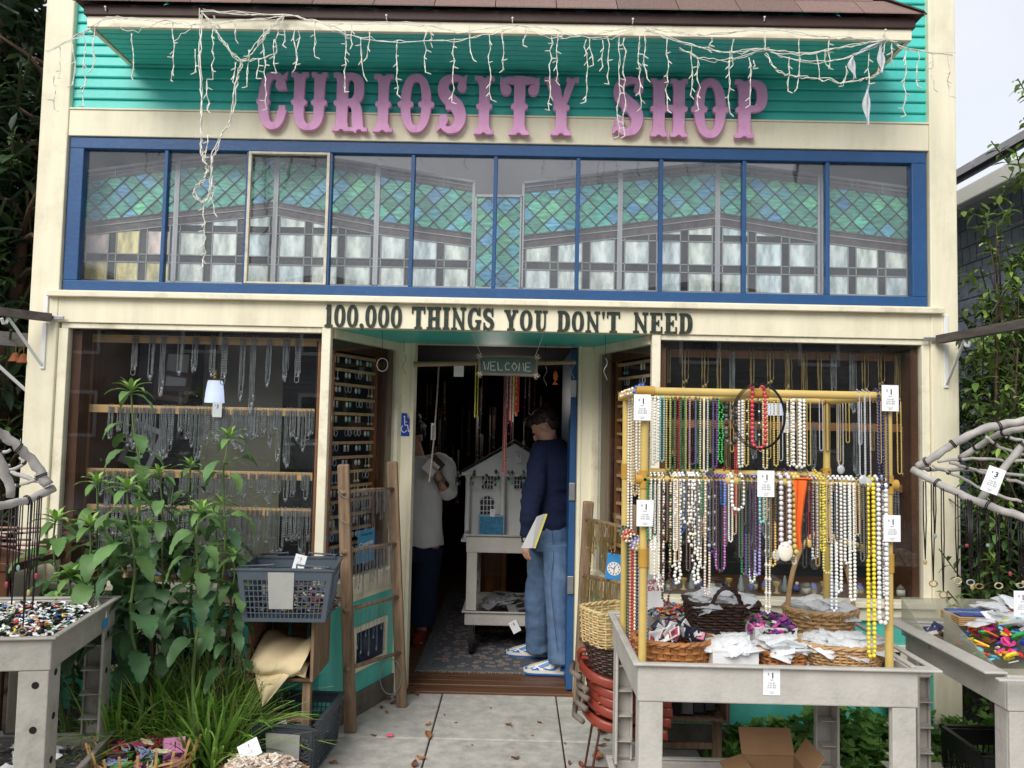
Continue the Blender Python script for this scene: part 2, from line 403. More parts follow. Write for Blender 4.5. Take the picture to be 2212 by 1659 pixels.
# ================================================================ ground, walk, street
g = MB(); g.grid(lambda u,v: (-120+240*u, -120+240*v, -.045), 8, 8); struct(g, 'ground', m_soil)
g = MB(); g.box((-120,-16,-.04),(120,-5.2,-.015)); struct(g, 'street', m_asphalt)
g = MB(); g.bbox((-60,-5.22,-.06),(60,-5.06,.02), .015); struct(g, 'kerb', m_concrete)
g = MB()
def slab(x0,x1,y0,y1): g.bbox((x0+.004,y0+.004,-.08),(x1-.004,y1-.004,R(-.001,.002)), .006)
xs_ = [-1.13+.70*i for i in range(4)]; ys_ = [.78,.065,-.64]
for i in range(3):
    for j in range(2): slab(xs_[i], xs_[i+1] if i < 2 else .97, ys_[j+1], ys_[j])
for i in range(-6,7):
    for j in range(6): slab(-1.13+.7*i, -1.13+.7*(i+1), -.64-.72*(j+1), -.64-.72*j)
struct(g, 'sidewalk', m_concrete)
g = MB(); g.box((-1.13,-5.05,-.05),(.97,.78,-.012)); struct(g, 'slab_bed', m_soil)
# ================================================================ the shop building
XL, XR = -2.64, 2.335
shop = thing('shop_building', 'cream and turquoise wooden shopfront with long blue transom window', 'building', (-.15,0,0))
def part(mb, name, mat, parent=None, **k): return mb.build(name, mat, parent or shop, **k)
for x0, x1 in ((XL, XL+.155), (XR-.145, XR)):
    b = MB(); b.bbox((x0,-.012,0),(x1,.14,4.7), .006); part(b, 'corner_post', m_cream)
# lap siding
b = MB()
z = 3.345; k = 0
while z < 4.7:
    h = .0615
    prof = [(.0,z),(-.010,z+.001),(-.0125,z+.006),(-.009,z+.048),(-.003,z+.053),(.0,z+h-.002)]
    vs = [(x, .03+yy, zz) for x in (XL+.155, XR-.145) for yy, zz in prof]; n = len(prof)
    b.add(vs, [(i, i+1, n+i+1, n+i) for i in range(n-1)]); z += h
b.box((XL+.155,.032,3.3),(XR-.145,.06,4.7)); part(b, 'siding', m_teal)
b = MB(); b.bbox((XL+.155,-.004,3.19),(XR-.145,.03,3.335), .003); b.bbox((XL+.155,-.010,3.3352),(XR-.145,.04,3.3445), .002); part(b, 'fascia_board', m_cream)
# transom window
tw = MB(); FX0, FX1, FZ0, FZ1 = -2.478, 2.181, 2.338, 3.186
ix0, ix1, iz0, iz1 = FX0+.078, FX1-.078, FZ0+.058, FZ1-.062
tw.bbox((FX0,.006,FZ0),(FX1,.055,iz0), .004); tw.bbox((FX0,.006,iz1),(FX1,.055,FZ1), .004)
tw.bbox((FX0,.0061,iz0),(ix0,.055,iz1), .004); tw.bbox((ix1,.0061,iz0),(FX1,.055,iz1), .004)
frame = part(tw, 'transom_window', m_blue)
pw = (ix1-ix0)/10
for i in range(1, 10):
    q = MB(); q.bbox((ix0+pw*i-.0105,.012,iz0),(ix0+pw*i+.0105,.05,iz1), .003); q.build('muntin', m_blue, frame)
for i in range(10):
    q = MB(); q.box((ix0+pw*i,.034,iz0),(ix0+pw*(i+1),.0375,iz1)); q.build('pane', m_glass_up, frame)
m_peel = M('peeling_cream_paint', C(214,206,184), .7, .15, 18, .4, dirt=.7, dirtcol=C(110,96,80), dscale=22)
q = MB(); x0, x1 = ix0+pw*2+.003, ix0+pw*3-.003
q.bbox((x0,.004,iz0+.001),(x0+.016,.03,iz1), .002); q.bbox((x1-.016,.004,iz0+.001),(x1,.03,iz1), .002)
q.bbox((x0+.016,.004,iz0+.001),(x1-.016,.03,iz0+.012), .002); q.bbox((x0+.016,.004,iz1-.013),(x1-.016,.03,iz1), .002)
tag(q.build('sash', m_peel, frame), 'sash edge with peeling cream paint on the third pane')
b = MB(); b.bbox((-2.535,-.045,2.300),(2.245,.05,2.330), .004); b.bbox((-2.52,-.02,2.3302),(2.225,.05,2.3375), .001); part(b, 'transom_sill', m_cream2)
b = MB(); b.bbox((XL+.155,-.008,2.165),(XR-.145,.06,2.2998), .003); part(b, 'sign_board', m_cream)
# window casings and glass
wz0, wz1 = .79, 2.135
def dwin(x0, x1, name, labelled):
    b = MB()
    b.bbox((x0-.04 if x0 < -1 else x0, .004, wz1),(x1 if x0 < -1 else x1+.04, .05, 2.1645), .003)
    b.build('window_head', m_cream2, shop)
    g = MB(); g.box((x0,.028,wz0),(x1,.034,wz1)); tag(g.build('display_glass', m_glass, shop), labelled)
dwin(-2.43, -1.062, 'l', 'wide pane of the left display window'); dwin(.757, 2.145, 'r', 'wide pane of the right display window')
for x0, x1 in ((-2.4845,-2.432),(2.147,2.1885)):
    b = MB(); b.bbox((x0,.004,wz0-.05),(x1,.05,wz1), .004); part(b, 'window_casing', m_cream2)
for x0, x1 in ((-1.060,-1.012),(.709,.755)):
    b = MB(); b.bbox((x0,-.006,.785),(x1,.045,2.164), .004); part(b, 'window_corner_post', m_cream2)
# recess side walls (slanted)
Y2 = .72
recess = {}
for sgn, (ax, bx) in ((-1, (-1.015, -.735)), (1, (.712, .47))):
    A = Vector((ax, .03, 0)); B = Vector((bx, Y2, 0)); d = (B-A); L = d.length; d.normalize(); nrm = Vector((-d.y, d.x, 0)) * (-1 if sgn > 0 else 1)
    recess[sgn] = (A, d, L, nrm)         # nrm points out of the recess wall towards the entry... (see use)
    def P3(u, n_, z): p = A + d*u + nrm*n_; return (p.x, p.y, z)
    def pl(b, u0, u1, z0, z1, n0, n1, col=None):
        vs = [P3(u, n_, z) for z in (z0, z1) for u, n_ in ((u0,n0),(u1,n0),(u1,n1),(u0,n1))]
        b.add(vs, [(0,3,2,1),(4,5,6,7),(0,1,5,4),(1,2,6,5),(2,3,7,6),(3,0,4,7)], col)
    recess[sgn] = (A, d, L, nrm, P3)
    b = MB(); pl(b, L-.055, L, .785, 2.164, -.012, .04); pl(b, .02, L-.055, 2.115, 2.164, -.008, .04); part(b, 'side_window_frame', m_cream2)
    b = MB(); pl(b, .0, L, .70, .785, -.03, .05); pl(b, .0, L, .655, .7, -.015, .05); part(b, 'side_sill', m_cream2)
    b = MB(); pl(b, .0, L, .13, .655, 0, .05); wall = part(b, 'side_panel', m_teal2)
    b = MB(); pl(b, .0, L, 0, .13, -.012, .05); part(b, 'side_footing', m_found)
    b = MB(); pl(b, .02, L-.055, .785, 2.115, .012, .018); part(b, 'side_glass', m_glass)
    b = MB(); u0, u1, z0, z1 = (L*.38, L*.86, .25, .50)
    for a in ((u0,u1,z0,z0+.03),(u0,u1,z1-.03,z1),(u0,u0+.03,z0+.03,z1-.03),(u1-.03,u1,z0+.03,z1-.03)): pl(b, *a, -.014, .01)
    fr = part(b, 'cellar_window', m_cream2)
    b = MB(); pl(b, u0+.03, u1-.03, z0+.03, z1-.03, -.004, .01); b.build('pane', m_pane_navy, fr)
    # wooden inner lining of the side window
    b = MB(); pl(b, L-.17, L-.056, .79, 2.11, .03, .06); pl(b, .03, L-.1, 2.06, 2.11, .03, .055); part(b, 'side_lining', m_wooddk)
# low front walls
for (x0, x1) in ((-2.485, -1.012), (.709, 2.19)):
    b = MB(); b.bbox((x0,-.05,.755),(x1,.05,.787), .004); b.bbox((x0,-.025,.685),(x1,.05,.7548), .004); part(b, 'window_sill', m_cream2)
    b = MB(); b.bbox((x0,.0,.13),(x1,.06,.6848), .003)
    n_ = int((x1-x0)/.14)
    part(b, 'front_panel', m_teal2)
    b = MB(); b.box((x0,-.006,-.02),(x1,.07,.13)); part(b, 'footing', m_found)
for x0, x1, z0, z1 in ((-2.30,-1.42,.33,.56), (1.2,2.05,.33,.56)):
    b = MB(); b.bbox((x0,-.016,z0),(x1,.0,z0+.035), .003); b.bbox((x0,-.016,z1-.035),(x1,.0,z1), .003)
    b.bbox((x0,-.0158,z0+.035),(x0+.035,.0,z1-.035), .003); b.bbox((x1-.035,-.0158,z0+.035),(x1,.0,z1-.035), .003)
    b.bbox((x0+.43,-.0158,z0+.035),(x0+.465,.0,z1-.035), .003)
    fr = part(b, 'cellar_window', m_cream2)
    b = MB(); b.box((x0+.035,-.006,z0+.035),(x1-.035,-.002,z1-.035)); b.build('pane', m_pane_navy, fr)
# recess ceiling and door surround
b = MB(); b.add([(-1.015,.0,2.166),(.712,.0,2.166),(.49,Y2,2.166),(-.745,Y2,2.166),(-1.015,.0,2.19),(.712,.0,2.19),(.49,Y2,2.19),(-.745,Y2,2.19)],
    [(0,3,2,1),(4,5,6,7),(0,1,5,4),(1,2,6,5),(2,3,7,6),(3,0,4,7)]); part(b, 'recess_ceiling', m_teal)
DL, DR, DT = -.635, .405, 2.105
pL = at(894,900,Y2); pR = at(1248,900,Y2); pT = at(1070,745,Y2); DL, DR, DT = pL.x, pR.x, pT.z
print('door', DL, DR, DT)
b = MB(); b.bbox((-.742,Y2-.012,0),(DL-.012,Y2+.03,2.166), .003); b.bbox((DL-.022,Y2-.02,0),(DL,Y2+.10,DT+.015), .003); part(b, 'door_casing', m_cream)
b = MB(); b.bbox((DR+.012,Y2-.012,0),(.478,Y2+.03,2.166), .003); b.bbox((DR,Y2-.02,0),(DR+.022,Y2+.10,DT+.015), .003); part(b, 'door_casing', m_cream)
b = MB(); b.bbox((DL-.012,Y2-.012,DT+.016),(DR+.012,Y2+.03,2.166), .003); b.bbox((DL,Y2-.02,DT),(DR,Y2+.1,DT+.015), .003); part(b, 'door_head', m_cream2)
# door leaf, open inward along the right
b = MB(); b.bbox((DR-.042,Y2+.06,.03),(DR-.002,Y2+1.0,DT-.01), .004)
dl = part(b, 'door', m_blue)
for z in (.62, 1.2, 1.85): q = MB(); q.bbox((DR-.044,Y2+.045,z),(DR-.006,Y2+.0595,z+.11), .003); q.build('hinge', m_steel, dl)
# threshold and floor
b = MB()
for i in range(2): b.bbox((-.70,Y2+.02+.085*i,-.02),(.45,Y2+.10+.085*i,.018+.016*i), .006)
part(b, 'threshold', m_floor)
b = MB(); y = Y2+.19
while y < 6.5: b.bbox((-2.6,y,-.02),(2.3,y+.083,.034), .002); y += .085
part(b, 'floor', m_floor)
# inside walls, ceilings, attic
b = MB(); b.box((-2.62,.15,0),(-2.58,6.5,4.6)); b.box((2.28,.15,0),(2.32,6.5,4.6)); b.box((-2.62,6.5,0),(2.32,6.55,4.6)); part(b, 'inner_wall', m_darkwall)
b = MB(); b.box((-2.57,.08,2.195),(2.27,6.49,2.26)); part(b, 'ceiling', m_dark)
b = MB(); b.box((-2.57,2.2,2.262),(2.27,2.25,4.5)); b.box((-2.57,.08,2.2605),(2.27,2.2,2.275)); part(b, 'attic_wall', m_greywall)
b = MB(); b.box((XL+.01,2.25,4.6),(XR-.01,6.6,4.7)); b.box((XL,.141,-.02),(XL+.02,6.6,4.6)); b.box((XR-.02,.141,-.02),(XR,6.6,4.6)); b.box((XL,6.6,0),(XR,6.65,4.7)); part(b, 'outer_wall', m_cream)  # roof left open over the attic to let sky light behind the leaded glass
# ================================================================ canopy
cY = -.40
p0 = at(187,60,cY); p1 = at(1970,85,cY); cx0, cx1, cz = p0.x, p1.x, (p0.z+p1.z)/2
print('canopy', cx0, cx1, cz)
can = thing('roof_canopy', 'shallow shingled canopy with cream fascia and teal underside above the pink lettering', 'canopy', ((cx0+cx1)/2,.0,cz))
b = MB(); b.box((cx0+.03,cY+.02,cz+.012),(cx1-.03,.015,cz+.02))
for i in range(7): b.box((cx0+.03,cY+.03+i*.052,cz+.006),(cx1-.03,cY+.075+i*.052,cz+.0115))
b.build('soffit', m_teal, can)
b = MB(); b.bbox((cx0,cY,cz),(cx1,cY+.022,cz+.056), .003)
b.bbox((cx0,cY+.0222,cz),(cx0+.022,.012,cz+.056), .003); b.bbox((cx1-.022,cY+.0222,cz),(cx1,.012,cz+.056), .003); b.build('fascia', m_cream2, can)
b = MB(); b.bbox((cx0-.012,cY-.014,cz+.057),(cx1+.012,.012,cz+.110), .003); b.build('gutter_board', m_brown, can)
b = MB(); ez = cz+.1105; ov = .03; run = cY-.014; sl_ = 1.05
e0, e1 = cx0-.012-ov, cx1+.012+ov; yf = cY-.014-ov
nrow = 4; rows = .115
for r_ in range(nrow):
    ya, yb = yf + r_*rows, yf + (r_+1)*rows + .01
    ia, ib = (ya-yf)*.95, (yb-yf)*.95
    x = e0 + ia - R(0,.2)
    while x < e1 - ia:
        x2 = x + .30
        xa, xb = max(x, e0+ia), min(x2-.004, e1-ia)
        if xb > xa + .01:
            xc, xd = max(x, e0+ib), min(x2-.004, e1-ib)
            if xd > xc:
                za, zb = ez + (ya-yf)*sl_, ez + (yb-yf)*sl_
                k_ = R(.75,1.25); c_ = tuple(v*k_ for v in C(128,104,96))
                b.add([(xa,ya,za+.006),(xb,ya,za+.006),(xd,yb,zb+.002),(xc,yb,zb+.002),(xa,ya,za),(xb,ya,za),(xd,yb,zb-.002),(xc,yb,zb-.002)],
                      [(0,1,2,3),(7,6,5,4),(4,5,1,0),(5,6,2,1),(6,7,3,2),(7,4,0,3)], c_)
        x = x2
# hip ends
for sx, xe in ((1, e0), (-1, e1)):
    top = nrow*rows
    for r_ in range(8):
        ta, tb = r_/8, (r_+1)/8
        def hp(t, yy): return (xe + sx*t*top*.95, yy, ez + t*top*sl_)
        yE = .02
        k_ = R(.75,1.2); c_ = tuple(v*k_ for v in C(128,104,96))
        b.add([hp(ta, yf+ta*top), hp(tb, yf+tb*top), hp(tb, yE), hp(ta, yE)], [(0,1,2,3)], c_)
    b.beam((xe, yf, ez+.008), (xe+sx*top*.95, yf+top, ez+top*sl_+.008), .05, .006, col=C(96,78,72))
b.build('shingles', m_shingle, can)
# ================================================================ shop sign
def stem(g, cx, w=.105, base=.2, top=.2, bump=True, y0=0, y1=1):
    g.u(g.box(cx-w, y0, cx+w, y1))
    for yy, hw, s_ in ((y0, base, 1), (y1, top, -1)):
        if hw:
            g.u(g.box(cx-hw, min(yy, yy+s_*.075), cx+hw, max(yy, yy+s_*.075)))
            g.u(g.poly([(cx-hw*.75, yy+s_*.07), (cx+hw*.75, yy+s_*.07), (cx+w, yy+s_*.17), (cx-w, yy+s_*.17)][::s_]))
            g.cut(g.disc(cx, yy-s_*.015, .05))
    if bump: g.u(g.disc(cx-w, .48, .052)); g.u(g.disc(cx+w, .48, .052))
def circus(ch):
    if ch == 'C':
        g = Glyph(.53); g.u(g.ell(.29,.5,.27,.5,2.3)); g.cut(g.ell(.30,.5,.085,.37,2.5)); g.cut(g.box(.30,.34,.7,.68))
        g.u(g.disc(.42,.77,.095)); g.u(g.box(.40,.28,.53,.42)); g.u(g.poly([(.42,.9),(.53,.86),(.56,1.02)])); g.u(g.disc(.04,.48,.055)); g.u(g.disc(.19,.48,.05))
    elif ch == 'U':
        g = Glyph(.66); g.u(g.ell(.33,.30,.27,.30,2.3)); g.cut(g.box(-.1,.42,.8,1.1))
        stem(g,.15,.1,0,.16,y0=.25); stem(g,.51,.1,0,.15,y0=.25); g.cut(g.box(.245,.28,.415,.9)); g.cut(g.ell(.33,.28,.085,.16))
        g.u(g.disc(.25,.48,.05)); g.u(g.disc(.41,.48,.05))
    elif ch in 'RP':
        g = Glyph(.64 if ch == 'R' else .58); g.u(g.ell(.33,.72,.25,.275,2.6)); g.cut(g.box(-.1,.3,.18,1.1)); g.cut(g.ell(.31,.72,.09,.17,2.4)) ; g.u(g.box(.1,.88,.35,.995)); g.u(g.box(.1,.45,.33,.56))
        if ch == 'R':
            g.u(g.stroke([(.33,.5),(.44,.42),(.47,.2),(.49,.06)], [.06,.09,.1,.1])); g.u(g.box(.36,0,.66,.075)); g.cut(g.disc(.51,-.015,.05))
        stem(g,.19,.105,.17,.17)
        if ch == 'P': g.cut(g.box(.295,.1,.40,.44))
    elif ch == 'I': g = Glyph(.37); stem(g,.185,.1,.185,.185)
    elif ch == 'O':
        g = Glyph(.62); g.u(g.ell(.31,.5,.27,.5,2.2)); g.cut(g.ell(.31,.5,.095,.37,2.4))
        for x in (.04,.215,.405,.58): g.u(g.disc(x,.48,.055))
    elif ch == 'S':
        g = Glyph(.53); g.u(g.stroke([(.44,.78),(.43,.9),(.28,.93),(.13,.86),(.11,.70),(.22,.57),(.36,.45),(.42,.28),(.36,.12),(.22,.07),(.11,.13),(.12,.24)],
                                      [.085,.05,.06,.085,.105,.12,.12,.105,.085,.06,.05,.09]))
        g.u(g.poly([(.40,.9),(.52,.86),(.53,1.0)])); g.u(g.poly([(.0,.02),(.1,.13),(-.01,.16)])); g.u(g.disc(.27,.60,.05)); g.u(g.disc(.20,.44,.05))
    elif ch == 'T':
        g = Glyph(.69); stem(g,.345,.1,.18,0); g.u(g.box(.12,.86,.57,.985))
        for s_ in (-1,1):
            g.u(g.disc(.345+s_*.24,.76,.095)); g.u(g.stroke([(.345+s_*.16,.93),(.345+s_*.29,.9),(.345+s_*.30,.78)], [.06,.05,.04])); g.u(g.poly([(.345+s_*.22,.88),(.345+s_*.33,.84),(.345+s_*.35,1.0)][::s_]))
    elif ch == 'Y':
        g = Glyph(.60); stem(g,.30,.095,.18,0,y1=.5); g.u(g.stroke([(.13,.93),(.22,.68),(.30,.48)], .1)); g.u(g.stroke([(.47,.93),(.38,.68),(.30,.48)], .065))
        for cx in (.13,.47): g.u(g.box(cx-.14,.925,cx+.13,1.0)); g.cut(g.disc(cx,1.02,.045))
        g.cut(g.poly([(.245,1.0),(.32,.64),(.385,1.0)]))
    elif ch == 'H':
        g = Glyph(.66); stem(g,.16,.1,.15,.15); stem(g,.50,.1,.15,.15); g.u(g.box(.15,.44,.5,.55))
    return g
sign = thing('shop_sign', 'pink painted CURIOSITY SHOP in western circus letters on the teal siding', 'sign', (-.1,-.02,3.24))
LET = [('C',554,621,156,281),('U',627,710,158,283),('R',715,796,159,285),('I',805,852,162,287),('O',859,939,161,288),('S',943,1010,161,291),
       ('I',1023,1069,166,292),('T',1078,1166,166,293),('Y',1174,1251,169,294),('S',1323,1391,166,296),('H',1402,1487,172,297),('O',1493,1573,171,300),('P',1583,1657,174,300)]
for ch, xa, xb, yt, yb in LET:
    a = at(xa, yb, -.03); c_ = at(xb, yt, -.03)
    glyph_obj(circus(ch), 'letter', m_pink, sign, a.x, a.z, c_.x-a.x, c_.z-a.z, -.03, .020, .003)
def slab_glyph(ch):
    def st(g, cx, w=.115, y0=0, y1=1, lo=.2, hi=.2):
        g.u(g.box(cx-w,y0,cx+w,y1))
        if lo: g.u(g.box(cx-lo,y0,cx+lo,y0+.11))
        if hi: g.u(g.box(cx-hi,y1-.11,cx+hi,y1))
    if ch == '1': g = Glyph(.42); st(g,.22,.11,hi=0); g.u(g.poly([(.05,.84),(.15,.7),(.3,.86),(.3,1.0)]))
    elif ch == '0': g = Glyph(.58); g.u(g.ell(.29,.5,.28,.5,2.3)); g.cut(g.ell(.29,.5,.10,.37,2.3))
    elif ch == 'O': g = Glyph(.66); g.u(g.ell(.33,.5,.32,.5,2.3)); g.cut(g.ell(.33,.5,.12,.38,2.3))
    elif ch == ',': g = Glyph(.22); g.u(g.disc(.11,.09,.1)); g.u(g.stroke([(.15,.08),(.14,-.03),(.05,-.1)],[.07,.05,.02]))
    elif ch == 'T': g = Glyph(.72); st(g,.36,.115,hi=0); g.u(g.box(.01,.87,.71,1)); g.u(g.box(.01,.7,.09,1)); g.u(g.box(.63,.7,.71,1))
    elif ch == 'H': g = Glyph(.76); st(g,.19,.1,lo=.18,hi=.18); st(g,.57,.1,lo=.18,hi=.18); g.u(g.box(.19,.43,.57,.56))
    elif ch == 'I': g = Glyph(.38); st(g,.19,.11,lo=.18,hi=.18)
    elif ch == 'N': g = Glyph(.78); st(g,.16,.055,lo=.15,hi=.1); st(g,.62,.055,lo=0,hi=.15); g.u(g.stroke([(.13,.96),(.37,.5),(.62,.06)],.085)); g.cut(g.box(-.1,1,1,1.2)); g.cut(g.box(-.1,-.2,1,0))
    elif ch == 'G': g = Glyph(.72); g.u(g.ell(.35,.5,.34,.5,2.3)); g.cut(g.ell(.36,.5,.14,.37,2.3)); g.cut(g.box(.4,.47,.9,.70)); g.u(g.box(.50,.05,.66,.46)); g.u(g.box(.40,.38,.72,.47)); g.u(g.box(.58,.66,.67,1.0))
    elif ch == 'S': g = Glyph(.6); g.u(g.stroke([(.47,.8),(.36,.92),(.2,.91),(.11,.78),(.15,.62),(.3,.52),(.45,.42),(.5,.27),(.42,.1),(.26,.07),(.12,.2)],[.05,.06,.08,.1,.1,.11,.1,.1,.08,.06,.05])); g.u(g.box(.46,.64,.55,1)); g.u(g.box(.04,0,.13,.36))
    elif ch == 'Y': g = Glyph(.74); st(g,.37,.11,y1=.45,hi=0); g.u(g.stroke([(.17,.95),(.26,.7),(.37,.42)],.11)); g.u(g.stroke([(.57,.95),(.48,.7),(.37,.42)],.07)); g.u(g.box(.01,.89,.33,1)); g.u(g.box(.43,.89,.73,1)); g.cut(g.box(-.1,1,1,1.2))
    elif ch == 'U': g = Glyph(.72); g.u(g.ell(.36,.32,.25,.33,2.3)); g.cut(g.box(-.1,.35,1,1.2)); g.u(g.box(.11,.3,.33,.95)); g.u(g.box(.52,.3,.61,.95)); g.cut(g.ell(.42,.36,.095,.24)); g.u(g.box(.02,.89,.4,1)); g.u(g.box(.44,.89,.7,1))
    elif ch == 'D': g = Glyph(.70); g.u(g.ell(.28,.5,.40,.5,2.6)); g.cut(g.ell(.27,.5,.18,.38,2.6)); g.cut(g.box(-.3,-.1,.1,1.1)); g.cut(g.box(.1,.12,.25,.88)) ; st(g,.17,.105,lo=.15,hi=.15)
    elif ch == 'E': g = Glyph(.66); st(g,.19,.11,lo=.18,hi=.18); g.u(g.box(.15,.89,.62,1)); g.u(g.box(.15,0,.63,.11)); g.u(g.box(.54,.68,.62,1)); g.u(g.box(.55,0,.63,.33)); g.u(g.box(.2,.45,.45,.56)); g.u(g.box(.4,.36,.47,.65))
    else: g = Glyph(.2); g.u(g.stroke([(.1,.93),(.1,.68)],[.08,.03]))
    return g
slogan = thing('slogan_sign', 'dark green 100,000 THINGS YOU DON\'T NEED in slab letters on the cream board', 'sign', (0,-.012,2.18))
for word, xa, xb, yt, yb in (('100,000',700,869,661,706),('THINGS',888,1068,666,711),('YOU',1088,1184,671,714),("DON'T",1203,1340,674,717),('NEED',1367,1497,677,719)):
    gl = [slab_glyph(c) for c in word]; tot = sum(g.w for g in gl) + .07*(len(gl)-1)
    a = at(xa, yb, -.014); c_ = at(xb, yt, -.014); u = (c_.x-a.x)/tot; x = a.x
    for g in gl:
        glyph_obj(g, 'letter', m_letter, slogan, x, a.z, g.w*u, c_.z-a.z, -.012, .006, .001); x += (g.w+.07)*u
# ================================================================ across the street (mirrored in the panes)
m_house = M('lilac_siding', C(150,146,156), .7, .1, 3)
m_roofdark = M('dark_shingle_roof', C(122,118,124), .9, .2, 30)
m_wtrim = M('white_trim', C(225,225,222), .5, .05, 5)
m_wdark = M('dark_pane', C(30,34,40), .1, .1, 4, spec=.8)
def gable_house(name, label, x0, x1, y0, y1, wh, rh, mw, front=1, group=None):
    t = thing(name, label, 'house', ((x0+x1)/2, (y0+y1)/2, 0), group=group)
    yf = max(y0,y1) if front > 0 else min(y0,y1); yb = y0+y1-yf; s_ = front
    b = MB(); b.box((x0,y0,0),(x1,y1,wh)); xm = (x0+x1)/2
    b.prism([(x0,wh),(x1,wh),(xm,wh+rh)], yf-.01*s_, yb+.01*s_)
    z = .2
    while z < wh: b.box((x0-.01,yf,z),(x1+.01,yf+.018*s_,z+.10)); z += .16
    b.build('wall', mw, t)
    b = MB()
    for a in (x0, x1):
        dx = -.35 if a == x0 else .35; dz = -.35*rh/((x1-x0)/2)
        b.add([(a+dx,yf+.3*s_,wh+dz),(xm,yf+.3*s_,wh+rh+.05),(xm,yb,wh+rh+.05),(a+dx,yb,wh+dz),(a+dx,yf+.3*s_,wh+dz-.12),(xm,yf+.3*s_,wh+rh-.07),(xm,yb,wh+rh-.07),(a+dx,yb,wh+dz-.12)],
              [(0,1,2,3),(7,6,5,4),(4,5,1,0),(5,6,2,1),(6,7,3,2),(7,4,0,3)])
    b.build('roof', m_roofdark, t)
    for wx in (x0+1.2, xm-.6, x1-2.4):
        for wz in (1.1, 3.6):
            if wz+1.4 > wh: continue
            b = MB(); 
            for a in ((wx,wz,wx+1.2,wz+.1),(wx,wz+1.3,wx+1.2,wz+1.4),(wx,wz+.1,wx+.1,wz+1.3),(wx+1.1,wz+.1,wx+1.2,wz+1.3)):
                b.box((a[0],yf+.02*s_,a[1]),(a[2],yf+.06*s_,a[3]))
            w_ = b.build('window', m_wtrim, t); b = MB(); b.box((wx+.1,yf+.02*s_,wz+.1),(wx+1.1,yf+.03*s_,wz+1.3)); b.build('pane', m_wdark, w_)
    return t
gable_house('gabled_house', 'lilac grey two storey gabled house across the street, mirrored in the shop windows', -11,-.5,-26,-18,5.0,.9,m_house)
gable_house('gabled_house', 'cream grey gabled house across the street beside the lilac one', 0,10.5,-26,-18.2,5.1,.9,M('pale_siding', C(150,148,140), .7, .1, 3))
gable_house('gabled_house', 'pale far house across the street at the end of the row', 11,20,-27,-19,5.2,1.8,M('green_grey_siding', C(120,128,122), .7, .1, 3))
gable_house('gabled_house', 'brown far house across the street at the start of the row', -21,-11.5,-27,-19,5.6,1.8,M('brown_siding', C(112,98,88), .7, .1, 3))
# parked car across the kerb
m_carp = M('silver_car_paint', C(176,180,186), .25, .03, 3, metal=.6, coat=.6)
m_tyre = M('tyre_rubber', C(24,24,24), .8, .1, 9)
car = thing('parked_car', 'silver parked saloon car at the far kerb, mirrored low in the left window', 'car', (-2.6,-7.6,0))
b = MB(); prof = [(-2.2,.35),(-2.25,.6),(-2.1,.78),(-1.4,.9),(-.75,1.36),(.55,1.38),(1.3,.95),(2.1,.85),(2.25,.6),(2.2,.35)]
def carx(p, dy, k): return [(-2.6+x, -7.6+dy, (.35+(z-.35)*k)) for x, z in p]
n_ = len(prof); vs = carx(prof,-.86,.97)+carx(prof,-.7,1)+carx(prof,.7,1)+carx(prof,.86,.97)
fs = [(i+r_*n_, i+1+r_*n_, i+1+(r_+1)*n_, i+(r_+1)*n_) for r_ in range(3) for i in range(n_-1)] + [tuple(range(n_-1,-1,-1)), tuple(3*n_+i for i in range(n_)), (0,n_,2*n_,3*n_,4*n_-1,3*n_-1,2*n_-1,n_-1)]
b.add(vs, fs); b.build('body', m_carp, car, smooth=True)
for s_ in (-1,1):
    b = MB(); y = -7.6+s_*.868; b.add([(-2.6-1.25,y,.93),(-2.6-.72,y-.04*s_,1.27),(-2.6+.5,y-.04*s_,1.28),(-2.6+1.1,y,.95)], [(0,1,2,3)]); b.build('side_window', m_wdark, car)
    for wx in (-1.4, 1.4):
        b = MB(); b.loft([((-2.6+wx,-7.6+s_*.72,.33),.33,.33,(1,0,0),(0,0,1)),((-2.6+wx,-7.6+s_*.9,.33),.33,.33,(1,0,0),(0,0,1))], 20); wh_ = b.build('wheel', m_tyre, car)
        b = MB(); b.loft([((-2.6+wx,-7.6+s_*.9,.33),.2,.2,(1,0,0),(0,0,1)),((-2.6+wx,-7.6+s_*.912,.33),.19,.19,(1,0,0),(0,0,1))], 16); b.build('rim', m_steel, wh_)
